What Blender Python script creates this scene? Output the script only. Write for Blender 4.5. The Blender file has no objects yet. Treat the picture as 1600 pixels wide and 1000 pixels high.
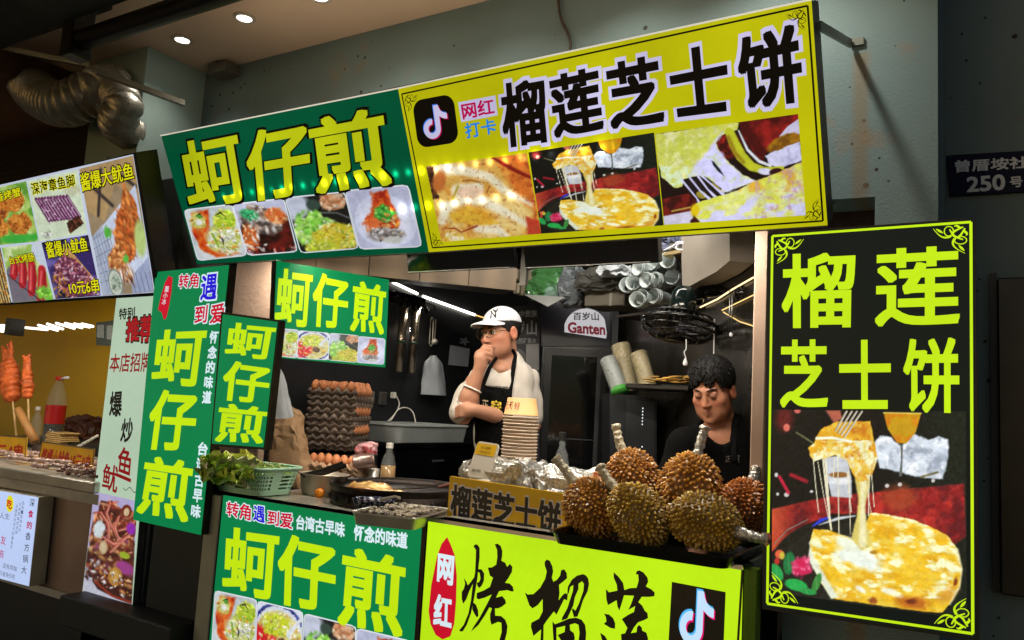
import bpy, math, random
import numpy as np
from mathutils import Matrix, Vector
S = bpy.context.scene
COL = S.collection
# ------------------------------------------------------------------ camera
FPX, CXP, CYP = 1231.0, 800.0, 500.0
_up = np.array([634., -10900., 1231.]); _up /= np.linalg.norm(_up)
_xx = np.array([2050., -20., -1231.]); _xx -= _xx.dot(_up) * _up; _xx /= np.linalg.norm(_xx)
ROT = np.array([_xx, np.cross(_up, _xx), _up])
EYE = np.array([0., 0., 1.3])
cam = bpy.data.cameras.new('camera'); camo = bpy.data.objects.new('camera', cam); COL.objects.link(camo)
cam.sensor_width = 36; cam.lens = FPX / 1600 * 36; cam.clip_start = .05; cam.clip_end = 500
_r, _d, _f = ROT @ np.array([1., 0, 0]), ROT @ np.array([0, 1., 0]), ROT @ np.array([0, 0, 1.])
camo.matrix_world = Matrix(((_r[0], -_d[0], -_f[0], EYE[0]), (_r[1], -_d[1], -_f[1], EYE[1]), (_r[2], -_d[2], -_f[2], EYE[2]), (0, 0, 0, 1)))
S.camera = camo
# ------------------------------------------------------------------ world (night), exposure
W = bpy.data.worlds.new('World'); S.world = W; W.use_nodes = True
_sky = W.node_tree.nodes.new('ShaderNodeTexSky'); _sky.sky_type = 'NISHITA'; _sky.sun_disc = False
_sky.sun_elevation = math.radians(14.0); _sky.sun_rotation = math.radians(200)
_bg = W.node_tree.nodes['Background']; _bg.inputs[1].default_value = .042
W.node_tree.links.new(_sky.outputs[0], _bg.inputs[0])
S.view_settings.view_transform = 'Standard'; S.view_settings.look = 'None'
S.view_settings.exposure = 0; S.view_settings.gamma = 1
try:
    S.cycles.use_denoising = True; S.cycles.max_bounces = 7; S.cycles.sample_clamp_indirect = 4
except Exception: pass

def lamp(kind, name, loc, power, col, size=.1, sy=None, aim=None, spread=None, parent=None, spot=None, blend=.6):
    l = bpy.data.lights.new(name, kind); l.energy = power; l.color = col
    o = bpy.data.objects.new(name, l); COL.objects.link(o)
    if kind == 'AREA':
        l.size = size
        if sy: l.shape = 'RECTANGLE'; l.size_y = sy
        if spread: l.spread = math.radians(spread)
    else: l.shadow_soft_size = size
    if spot: l.spot_size = math.radians(spot); l.spot_blend = blend
    p = np.array(loc, float)
    if parent: p = p - np.array(parent.location); o.parent = parent
    o.location = p
    if aim is not None: o.rotation_euler = (Vector(aim) - Vector(loc)).to_track_quat('-Z', 'Y').to_euler()
    return o
# ------------------------------------------------------------------ photo pixel -> point on a real plane
def ray(x, y): return ROT @ np.array([x - CXP, y - CYP, FPX])
def onP(x, y, P, N):
    d = ray(x, y); N = np.array(N, float); return EYE + d * ((np.array(P, float) - EYE).dot(N) / d.dot(N))
def onX(x, y, X): d = ray(x, y); return EYE + d * (X - EYE[0]) / d[0]
def onY(x, y, Y): d = ray(x, y); return EYE + d * (Y - EYE[1]) / d[1]
def onZ(x, y, Z): d = ray(x, y); return EYE + d * (Z - EYE[2]) / d[2]
def proj(P):
    c = (np.asarray(P, float) - EYE) @ ROT; return CXP + FPX * c[..., 0] / c[..., 2], CYP + FPX * c[..., 1] / c[..., 2]
# ------------------------------------------------------------------ colours and materials
def lin(c):
    c = np.asarray(c, float); return np.where(c <= .04045, c / 12.92, ((np.maximum(c, 0) + .055) / 1.055) ** 2.4)
def L(r, g, b): return tuple(float(v) for v in lin(np.array([r, g, b]) / 255.)) + (1.,)
_M = {}
def newmat(name):
    m = bpy.data.materials.new(name); m.use_nodes = True
    return m, m.node_tree, m.node_tree.nodes['Principled BSDF']
def mat(name, rgb=(128, 128, 128), rough=.5, metal=0., var=.12, scale=9., bump=0., bscale=60., spec=.5, coat=0., alpha=1., trans=0., attr=None, emit=0., stain=None, ior=1.45, sss=0.):
    """Principled surface with soft noise variation of its colour and roughness."""
    if name in _M: return _M[name]
    m, t, b = newmat(name); N = t.nodes; K = t.links
    tc = N.new('ShaderNodeTexCoord'); nz = N.new('ShaderNodeTexNoise')
    nz.inputs['Scale'].default_value = scale; nz.inputs['Detail'].default_value = 5; K.new(tc.outputs['Object'], nz.inputs['Vector'])
    mp = N.new('ShaderNodeMapRange'); mp.inputs[1].default_value = .3; mp.inputs[2].default_value = .7
    mp.inputs[3].default_value = 1 - var; mp.inputs[4].default_value = 1 + var; K.new(nz.outputs['Fac'], mp.inputs[0])
    if attr:
        a = N.new('ShaderNodeAttribute'); a.attribute_name = attr; src = a.outputs['Color']
    else:
        a = N.new('ShaderNodeRGB'); a.outputs[0].default_value = L(*rgb); src = a.outputs[0]
    if stain:
        n2 = N.new('ShaderNodeTexNoise'); n2.inputs['Scale'].default_value = stain[1]; n2.inputs['Detail'].default_value = 8; n2.inputs['Roughness'].default_value = .7
        K.new(tc.outputs['Object'], n2.inputs['Vector'])
        r2 = N.new('ShaderNodeMapRange'); r2.inputs[1].default_value = stain[2]; r2.inputs[2].default_value = stain[2] + .08; r2.inputs[4].default_value = .8; K.new(n2.outputs['Fac'], r2.inputs[0])
        mx = N.new('ShaderNodeMix'); mx.data_type = 'RGBA'; K.new(r2.outputs[0], mx.inputs[0]); K.new(src, mx.inputs[6]); mx.inputs[7].default_value = L(*stain[0]); src = mx.outputs[2]
    sc = N.new('ShaderNodeVectorMath'); sc.operation = 'SCALE'; K.new(src, sc.inputs[0]); K.new(mp.outputs[0], sc.inputs['Scale'])
    K.new(sc.outputs[0], b.inputs['Base Color'])
    if emit:
        K.new(sc.outputs[0], b.inputs['Emission Color']); b.inputs['Emission Strength'].default_value = emit
    rr = N.new('ShaderNodeMapRange'); rr.inputs[3].default_value = max(.02, rough - .08); rr.inputs[4].default_value = min(1, rough + .08); K.new(nz.outputs['Fac'], rr.inputs[0]); K.new(rr.outputs[0], b.inputs['Roughness'])
    b.inputs['Metallic'].default_value = metal; b.inputs['Specular IOR Level'].default_value = spec; b.inputs['Coat Weight'].default_value = coat
    b.inputs['Alpha'].default_value = alpha; b.inputs['Transmission Weight'].default_value = trans; b.inputs['IOR'].default_value = ior
    if sss: b.inputs['Subsurface Weight'].default_value = sss; b.inputs['Subsurface Radius'].default_value = (.01, .004, .002)
    if bump:
        n3 = N.new('ShaderNodeTexNoise'); n3.inputs['Scale'].default_value = bscale; n3.inputs['Detail'].default_value = 6; K.new(tc.outputs['Object'], n3.inputs['Vector'])
        bp = N.new('ShaderNodeBump'); bp.inputs['Strength'].default_value = bump; bp.inputs['Distance'].default_value = .01; K.new(n3.outputs['Fac'], bp.inputs['Height']); K.new(bp.outputs[0], b.inputs['Normal'])
    _M[name] = m; return m
def emi(name, rgb=None, k=1., led=None, rough=.35):
    """Backlit printed film: the lamps inside the box show through it (led = soft rows of LED dots)."""
    if name in _M: return _M[name]
    m, t, b = newmat(name); N = t.nodes; K = t.links
    if rgb is None:
        a = N.new('ShaderNodeAttribute'); a.attribute_name = 'Col'; src = a.outputs['Color']; b.inputs['Base Color'].default_value = (.05, .05, .05, 1)
    else:
        a = N.new('ShaderNodeRGB'); a.outputs[0].default_value = L(*rgb); src = a.outputs[0]
        b.inputs['Base Color'].default_value = tuple(.12 * v for v in L(*rgb)[:3]) + (1,)
    tc = N.new('ShaderNodeTexCoord'); nz = N.new('ShaderNodeTexNoise'); nz.inputs['Scale'].default_value = 2.2; nz.inputs['Detail'].default_value = 2
    K.new(tc.outputs['Object'], nz.inputs['Vector'])
    mp = N.new('ShaderNodeMapRange'); mp.inputs[1].default_value = .3; mp.inputs[2].default_value = .7; K.new(nz.outputs['Fac'], mp.inputs[0])
    mp.inputs[3].default_value = k * (.9 if not led else .72); mp.inputs[4].default_value = k * (1.06 if not led else 1.05)
    val = mp.outputs[0]
    def M(op, x, y=None, c=None):
        n = N.new('ShaderNodeMath'); n.operation = op
        for i, v in enumerate((x, y, c)):
            if v is None: continue
            if isinstance(v, (int, float)): n.inputs[i].default_value = v
            else: K.new(v, n.inputs[i])
        return n.outputs[0]
    def D(ax):
        n = N.new('ShaderNodeVectorMath'); n.operation = 'DOT_PRODUCT'; K.new(tc.outputs['Object'], n.inputs[0]); n.inputs[1].default_value = ax; return n.outputs['Value']
    for (au, av, u0, u1, v0, kk, sp, rad, gain) in (led or []):
        u = D(au); v = M('SUBTRACT', D(av), M('ADD', M('MULTIPLY', u, kk), v0))
        du = M('MULTIPLY', M('SUBTRACT', M('FRACT', M('DIVIDE', u, sp)), .5), sp)
        d2 = M('ADD', M('MULTIPLY', du, du), M('MULTIPLY', v, v))
        g = M('EXPONENT', M('DIVIDE', d2, -rad * rad)); g2 = M('MULTIPLY', M('EXPONENT', M('DIVIDE', d2, -rad * rad * 9)), .07)
        w = M('MULTIPLY', M('MULTIPLY', M('GREATER_THAN', u, u0), M('LESS_THAN', u, u1)), gain)
        cell = N.new('ShaderNodeTexWhiteNoise'); cell.noise_dimensions = '1D'; K.new(M('FLOOR', M('DIVIDE', u, sp)), cell.inputs['W'])
        w = M('MULTIPLY', w, M('ADD', M('MULTIPLY', cell.outputs['Value'], .9), .35))
        val = M('ADD', val, M('MULTIPLY', M('ADD', g, g2), w))
    fn = N.new('ShaderNodeTexNoise'); fn.inputs['Scale'].default_value = 34; fn.inputs['Detail'].default_value = 6; fn.inputs['Roughness'].default_value = .7; K.new(tc.outputs['Object'], fn.inputs['Vector'])
    val = M('MULTIPLY', val, M('ADD', M('MULTIPLY', fn.outputs['Fac'], .16), .92))
    K.new(src, b.inputs['Emission Color']); K.new(val, b.inputs['Emission Strength'])
    b.inputs['Roughness'].default_value = rough; b.inputs['Specular IOR Level'].default_value = .15
    _M[name] = m; return m
# ------------------------------------------------------------------ noise
def _h(ix, iy, iz, s):
    n = (ix * 374761393 + iy * 668265263 + iz * 2147483647 + s * 1274126177) & 0xffffffff
    n = ((n ^ (n >> 13)) * 1274126177) & 0xffffffff
    return ((n ^ (n >> 16)) & 0xffff) / 65535.
def vnoise(x, y, z=0., s=0):
    x, y, z = np.broadcast_arrays(np.asarray(x, float), y, z)
    fx, fy, fz = np.floor(x), np.floor(y), np.floor(z); i, j, k = (q.astype(np.int64) for q in (fx, fy, fz))
    u, v, w = (q * q * (3 - 2 * q) for q in (x - fx, y - fy, z - fz)); r = 0
    for a in (0, 1):
        for b in (0, 1):
            for c in (0, 1):
                r = r + _h(i + a, j + b, k + c, s) * (u if a else 1 - u) * (v if b else 1 - v) * (w if c else 1 - w)
    return r
def fbm(x, y, z=0., s=0, o=4):
    r, a, t = 0, 1., 0
    for q in range(o): r = r + a * vnoise(x * 2 ** q, y * 2 ** q, np.asarray(z) * 2 ** q, s + q); t += a; a *= .55
    return r / t
# ------------------------------------------------------------------ mesh building
class MB:
    def __init__(s): s.V = []; s.F = []; s.C = []; s.n = 0
    def add(s, V, F, col=None):
        V = np.asarray(V, float).reshape(-1, 3); s.V.append(V)
        s.F += [[int(i) + s.n for i in f] for f in F]
        c = np.asarray(col if col is not None else (.5, .5, .5), float)
        s.C.append(np.broadcast_to(c, (len(V), 3)).copy()); s.n += len(V); return s
    def box(s, a, b, col=None, bev=0.):
        a, b = np.minimum(a, b), np.maximum(a, b)
        if bev > 0:
            V = []; bev = min(bev, .45 * float((b - a).min()))
            bm_f = []
            for sx in (0, 1):
                for sy in (0, 1):
                    for sz in (0, 1):
                        p = np.array([(a, b)[q][i] for i, q in enumerate((sx, sy, sz))]); d = np.array([1 - 2 * sx, 1 - 2 * sy, 1 - 2 * sz]) * bev
                        for i in range(3):
                            e = d.copy(); e[i] = 0; V.append(p + e)
            V = np.array(V); I = lambda x, y, z, i: (x * 4 + y * 2 + z) * 3 + i
            for i in range(3):
                j, k = (i + 1) % 3, (i + 2) % 3
                for sg in (0, 1):
                    q = []
                    for (u, v) in ((0, 0), (1, 0), (1, 1), (0, 1)):
                        x = [0, 0, 0]; x[i] = sg; x[j] = u; x[k] = v; q.append(I(*x, i))
                    bm_f.append(q if sg else q[::-1])
                for (u, v) in ((0, 0), (0, 1), (1, 1), (1, 0)):
                    x = [0, 0, 0]; x[j] = u; x[k] = v; y = list(x); y[i] = 1
                    bm_f.append([I(*x, j), I(*y, j), I(*y, k), I(*x, k)] if (u ^ v) else [I(*x, k), I(*y, k), I(*y, j), I(*x, j)])
            for x in (0, 1):
                for y in (0, 1):
                    for z in (0, 1):
                        t = [I(x, y, z, 0), I(x, y, z, 1), I(x, y, z, 2)]; bm_f.append(t if (x + y + z) % 2 else t[::-1])
            return s.add(V, bm_f, col)
        V = [(x, y, z) for x in (a[0], b[0]) for y in (a[1], b[1]) for z in (a[2], b[2])]
        return s.add(V, [(0, 1, 3, 2), (4, 6, 7, 5), (0, 4, 5, 1), (2, 3, 7, 6), (0, 2, 6, 4), (1, 5, 7, 3)], col)
    def hexa(s, P8, col=None):  # bottom 4, top 4 (same order)
        return s.add(P8, [(3, 2, 1, 0), (4, 5, 6, 7), (0, 1, 5, 4), (1, 2, 6, 5), (2, 3, 7, 6), (3, 0, 4, 7)], col)
    def tube(s, P, r, n=8, col=None, cap=True, ry=None, closed=False):
        P = np.asarray(P, float); m = len(P); r = np.broadcast_to(r, (m,)); ryy = r if ry is None else np.broadcast_to(ry, (m,))
        T = np.gradient(P, axis=0) if not closed else np.roll(P, -1, 0) - np.roll(P, 1, 0)
        T /= np.linalg.norm(T, axis=1)[:, None] + 1e-12
        a = np.array([0, 0, 1.]) if abs(T[0][2]) < .9 else np.array([1., 0, 0]); V = []
        for i in range(m):
            a = a - T[i] * a.dot(T[i]); a /= np.linalg.norm(a) + 1e-12; b = np.cross(T[i], a)
            for k in range(n):
                t = 2 * math.pi * k / n; V.append(P[i] + a * math.cos(t) * r[i] + b * math.sin(t) * ryy[i])
        F = []
        for i in range(m if closed else m - 1):
            i2 = (i + 1) % m
            for k in range(n): F.append((i * n + k, i * n + (k + 1) % n, i2 * n + (k + 1) % n, i2 * n + k))
        if cap and not closed: F += [tuple(range(n))[::-1], tuple((m - 1) * n + k for k in range(n))]
        return s.add(V, F, col)
    def lathe(s, prof, c=(0, 0, 0), n=24, ax=(0, 0, 1), col=None, sq=(1, 1), cap=True):
        ax = np.array(ax, float); ax /= np.linalg.norm(ax); a = np.cross(ax, (0, 1, 0) if abs(ax[1]) < .9 else (1, 0, 0)); a /= np.linalg.norm(a); b = np.cross(ax, a)
        V = [np.array(c) + ax * z + r * (a * math.cos(2 * math.pi * k / n) * sq[0] + b * math.sin(2 * math.pi * k / n) * sq[1]) for r, z in prof for k in range(n)]
        m = len(prof); F = [(i * n + k, i * n + (k + 1) % n, (i + 1) * n + (k + 1) % n, (i + 1) * n + k) for i in range(m - 1) for k in range(n)]
        if cap: F += [tuple(range(n))[::-1], tuple((m - 1) * n + k for k in range(n))]
        return s.add(V, F, col)
    def ball(s, c, r, n=12, m=8, col=None, nz=0., seed=0):
        r = np.broadcast_to(np.asarray(r, float), (3,)); V = []
        for i in range(m + 1):
            t = math.pi * i / m
            for k in range(n): V.append((math.sin(t) * math.cos(2 * math.pi * k / n), math.sin(t) * math.sin(2 * math.pi * k / n), math.cos(t)))
        V = np.array(V)
        if nz: V = V * (1 + nz * (fbm(V[:, 0] * 1.7 + 5, V[:, 1] * 1.7 + 5, V[:, 2] * 1.7 + 5, seed)[:, None] - .5) * 2)
        return s.add(np.array(c) + V * r, [(i * n + k, (i + 1) * n + k, (i + 1) * n + (k + 1) % n, i * n + (k + 1) % n) for i in range(m) for k in range(n)], col)
    def prism(s, P, d, col=None):
        P = np.asarray(P, float); n = len(P); d = np.asarray(d, float)
        return s.add(np.vstack([P, P + d]), [tuple(range(n))[::-1], tuple(range(n, 2 * n))] + [(i, (i + 1) % n, n + (i + 1) % n, n + i) for i in range(n)], col)
    def xf(s, M):  # transform everything so far by a 4x4
        M = np.array(M); s.V = [v @ M[:3, :3].T + M[:3, 3] for v in s.V]; return s
    def build(s, name, m, parent=None, smooth=False, auto=None):
        V = np.vstack(s.V); Cc = np.vstack(s.C)
        return mesh(name, V, s.F, m, parent, Cc, smooth)
def origin(o):
    p = np.zeros(3)
    while o: p = p + np.array(o.location); o = o.parent
    return p
def mesh(name, V, F, m, parent=None, col=None, smooth=False):
    """Link one mesh object; V is in world metres and is stored relative to its parent (or to its own base)."""
    V = np.asarray(V, float)
    if parent is not None: off = origin(parent)
    else: off = np.array([V[:, 0].mean(), V[:, 1].mean(), V[:, 2].min()])
    me = bpy.data.meshes.new(name); me.from_pydata((V - off).tolist(), [], [list(f) for f in F])
    if col is not None:
        a = me.attributes.new('Col', 'FLOAT_COLOR', 'POINT'); buf = np.ones((len(V), 4), np.float32); buf[:, :3] = col; a.data.foreach_set('color', buf.ravel())
    if smooth: me.polygons.foreach_set('use_smooth', [True] * len(me.polygons))
    me.materials.append(m); me.update()
    o = bpy.data.objects.new(name, me); COL.objects.link(o)
    if parent is not None: o.parent = parent
    else: o.location = off
    return o
def tag(o, label=None, cat=None, group=None, kind=None):
    for k, v in (('label', label), ('category', cat), ('group', group), ('kind', kind)):
        if v: o[k] = v
    return o
def thing(name, loc, label, cat, group=None):
    o = bpy.data.objects.new(name, None); o.empty_display_size = .05; COL.objects.link(o); o.location = loc; return tag(o, label, cat, group)
def copy_tree(o, parent=None):
    c = o.copy(); COL.objects.link(c)
    if parent: c.parent = parent
    for ch in list(o.children): copy_tree(ch, c)
    return c
# ------------------------------------------------------------------ smooth sculpting: signed distance + surface nets
def smin(a, b, k):
    h = np.clip(.5 + .5 * (b - a) / k, 0, 1); return b * (1 - h) + a * h - k * h * (1 - h)
def smax(a, b, k): return -smin(-a, -b, k)
def sd_cap(P, a, b, ra, rb):
    a, b = np.array(a, float), np.array(b, float); ba = b - a; h = np.clip(((P - a) @ ba) / (ba @ ba), 0, 1)
    return np.linalg.norm(P - a - h[..., None] * ba, axis=-1) - (ra + (rb - ra) * h)
def sd_ell(P, c, r, R=None):
    q = P - np.array(c, float)
    if R is not None: q = q @ R
    r = np.array(r, float); k0 = np.linalg.norm(q / r, axis=-1); k1 = np.linalg.norm(q / (r * r), axis=-1)
    return k0 * (k0 - 1) / (k1 + 1e-9)
def nets(f, lo, hi, h):
    lo, hi = np.array(lo, float), np.array(hi, float); n = np.ceil((hi - lo) / h).astype(int) + 1
    g = np.stack(np.meshgrid(*[lo[i] + h * np.arange(n[i]) for i in range(3)], indexing='ij'), -1)
    D = f(g.reshape(-1, 3)).reshape(n); S0 = D < 0
    acc = np.zeros(tuple(n - 1) + (3,)); cnt = np.zeros(tuple(n - 1))
    cs = [(i, j, k) for i in (0, 1) for j in (0, 1) for k in (0, 1)]
    sl = lambda c: tuple(slice(c[i], n[i] - 1 + c[i]) for i in range(3))
    for ci in cs:
        for ax in range(3):
            if ci[ax]: continue
            cj = list(ci); cj[ax] = 1; a, b = D[sl(ci)], D[sl(cj)]; x = (a < 0) != (b < 0)
            t = np.where(x, a / np.where(x, a - b, 1), 0)
            p = np.zeros(a.shape + (3,)); p[...] = ci; p[..., ax] = t
            acc += p * x[..., None]; cnt += x
    act = cnt > 0; idx = -np.ones(act.shape, int); idx[act] = np.arange(act.sum())
    ijk = np.argwhere(act); V = lo + h * (ijk + acc[act] / cnt[act][:, None]); F = []
    for ax in range(3):
        a = S0[tuple(slice(0, -1) if i == ax else slice(1, -1) for i in range(3))]; b = S0[tuple(slice(1, None) if i == ax else slice(1, -1) for i in range(3))]
        E = np.argwhere(a != b)
        if not len(E): continue
        fl = a[tuple(E.T)]; u, v = (ax + 1) % 3, (ax + 2) % 3; c = E.copy(); c[:, u] += 1; c[:, v] += 1
        q = []
        for du, dv in ((1, 1), (0, 1), (0, 0), (1, 0)):
            d = c.copy(); d[:, u] -= du; d[:, v] -= dv; q.append(idx[tuple(d.T)])
        q = np.stack(q, 1); q[~fl] = q[~fl][:, ::-1]; F.append(q)
    return V, np.vstack(F).tolist()
def rotz(a): c, s = math.cos(a), math.sin(a); return np.array([[c, -s, 0], [s, c, 0], [0, 0, 1.]])
def rotx(a): c, s = math.cos(a), math.sin(a); return np.array([[1., 0, 0], [0, c, -s], [0, s, c]])
def roty(a): c, s = math.cos(a), math.sin(a); return np.array([[c, 0, s], [0, 1., 0], [-s, 0, c]])
def smooth_path(P, n=8):
    P = np.asarray(P, float); Q = np.vstack([2 * P[0] - P[1], P, 2 * P[-1] - P[-2]]); out = []
    for i in range(1, len(Q) - 2):
        for t in np.arange(n) / n:
            a, b, c, d = Q[i - 1:i + 3]; out.append(.5 * (2 * b + (c - a) * t + (2 * a - 5 * b + 4 * c - d) * t * t + (3 * b - a - 3 * c + d) * t ** 3))
    return np.array(out + [P[-1]])
# ------------------------------------------------------------------ flat printed sign faces
_G = {}
def glyph(s, off=0.):
    if (s, off) in _G: return _G[(s, off)]
    cu = bpy.data.curves.new('lettering', 'FONT'); cu.body = s; cu.size = 1; cu.offset = off; cu.resolution_u = 3; cu.fill_mode = 'FRONT'
    o = bpy.data.objects.new('lettering', cu); COL.objects.link(o)
    e = o.evaluated_get(bpy.context.evaluated_depsgraph_get()); m = e.to_mesh()
    V = np.array([v.co[:2] for v in m.vertices]); F = [list(p.vertices) for p in m.polygons]
    e.to_mesh_clear(); bpy.data.objects.remove(o); bpy.data.curves.remove(cu)
    lo, hi = V.min(0), V.max(0); V = (V - lo) / np.maximum(hi - lo, 1e-6); asp = (hi - lo)
    V[:, 1] = 1 - V[:, 1]; _G[(s, off)] = (V, F, asp); return _G[(s, off)]
class Panel:
    """A real plane in the place (point, normal towards the street); px() finds where a photo pixel lies on it."""
    def __init__(s, P, N): s.P = np.array(P, float); s.N = np.array(N, float) / np.linalg.norm(N)
    def px(s, x, y, lift=0.): return onP(x, y, s.P, s.N) + s.N * lift
    def pts(s, q, lift=0.): return np.array([s.px(x, y, lift) for x, y in q])
    def bil(s, q, U, lift=0.):
        A, B, C_, D = s.pts(q, lift); u, v = U[:, :1], U[:, 1:2]
        return A * (1 - u) * (1 - v) + B * u * (1 - v) + C_ * u * v + D * (1 - u) * v
    def face(s, name, q, m, parent, lift=0., col=None):
        V = s.pts(q, lift); return mesh(name, V, [list(range(len(V)))[::-1]], m, parent)
    def box(s, name, q, th, m, parent, lift=-.002):
        V = s.pts(q, lift); b = MB(); b.prism(V, -s.N * th); return b.build(name, m, parent)
    def glyphs(s, name, items, m, parent, lift, bold=0., off=.003, ring=None, sq=True, bx=1., dens=1):
        if len(items) > 1: return [s.glyphs(name, [it], m, parent, lift, bold, off, ring, sq, bx) for it in items]
        """items: (string, quad); bold/ring: stroke thickening as a fraction of one em."""
        V, F, n, e = [], [], 0, 0
        for st, q in items:
            g, f, asp = glyph(st, off); em = 1. / np.maximum(asp, .2)
            r = bold if ring is None else ring
            sh = [(0, 0)]
            if r > 0:
                sh = [(bx * i, j) for i in (-1, 0, 1) for j in (-1, 0, 1)] if sq else [(math.cos(a), math.sin(a)) for a in np.arange(12) * math.pi / 6]
                if r > .05 and sq: sh += [(bx * i, j) for i in (-.5, .5) for j in (-1, 1)] + [(bx * i, j) for i in (-1, 1) for j in (-.5, .5)]
            inn = 0 if ring is not None else r
            for dx, dy in sh:
                U = g * (1 - 2 * inn * em * np.array([bx, 1])) + inn * em * np.array([bx, 1]) + np.array([dx, dy]) * r * em
                V.append(s.bil(q, U, lift + e * 1.2e-5)); e += 1
                F += [[i + n for i in p][::-1] for p in f]; n += len(U)
        return mesh(name, np.vstack(V), F, m, parent)
    def polys(s, name, plist, m, parent, lift):
        V, F, n = [], [], 0
        for k, q in enumerate(plist):
            V.append(s.pts(q, lift + k * 1.2e-5)); F.append(list(range(n, n + len(q)))[::-1]); n += len(q)
        return mesh(name, np.vstack(V), F, m, parent)
    def strokes(s, name, lines, m, parent, lift, quad=None):
        """lines: (points, width or widths) as flat ribbons; points are photo pixels, or unit coordinates of a quad."""
        V, F, n = [], [], 0
        for k, (pts, w) in enumerate(lines):
            P = np.asarray(pts, float)
            if quad is not None: P = s.bil(quad, P, lift + k * 1.2e-5)
            else: P = s.pts(P, lift + k * 1.2e-5)
            w = np.broadcast_to(w, (len(P),)); T = np.gradient(P, axis=0); T /= np.linalg.norm(T, axis=1)[:, None] + 1e-9
            B = np.cross(s.N, T); V += [P + B * w[:, None] / 2, P - B * w[:, None] / 2]; m_ = len(P)
            F += [(n + i, n + m_ + i, n + m_ + i + 1, n + i + 1)[::-1] for i in range(m_ - 1)]; n += 2 * m_
        return mesh(name, np.vstack(V), F, m, parent)
    def picture(s, name, q, paint, m, parent, lift, nu, nv, rnd=0., k=1.):
        """A printed photograph: a fine flat grid whose print colours come from a painter function."""
        u, v = np.meshgrid(np.linspace(0, 1, nu), np.linspace(0, 1, nv)); uu, vv = u.copy(), v.copy()
        if rnd > 0:
            A, B, C_, D = s.pts(q); ru = rnd / np.linalg.norm(B - A); rv = rnd / np.linalg.norm(D - A)
            cx, cy = np.clip(u, ru, 1 - ru), np.clip(v, rv, 1 - rv); dx, dy = (u - cx) / ru, (v - cy) / rv; r = np.hypot(dx, dy); f = np.where(r > 1, 1 / np.maximum(r, 1e-6), 1)
            uu, vv = cx + dx * f * ru, cy + dy * f * rv
        P = s.bil(q, np.stack([uu.ravel(), vv.ravel()], 1), lift)
        a = Art(u, v, proj(P)); paint(a); a.X, a.Y = u * nu, v * nv; a.im *= (1 + .16 * (a.n(7., 3) - .5) + .10 * (a.n(1.8, 2) - .5))[..., None]; col = lin(np.clip(a.im, 0, 1)).reshape(-1, 3) * k
        i = np.arange(nu * nv).reshape(nv, nu); F = np.stack([i[1:, :-1], i[1:, 1:], i[:-1, 1:], i[:-1, :-1]], -1).reshape(-1, 4)
        return mesh(name, P, F.tolist(), m, parent, col)
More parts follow.
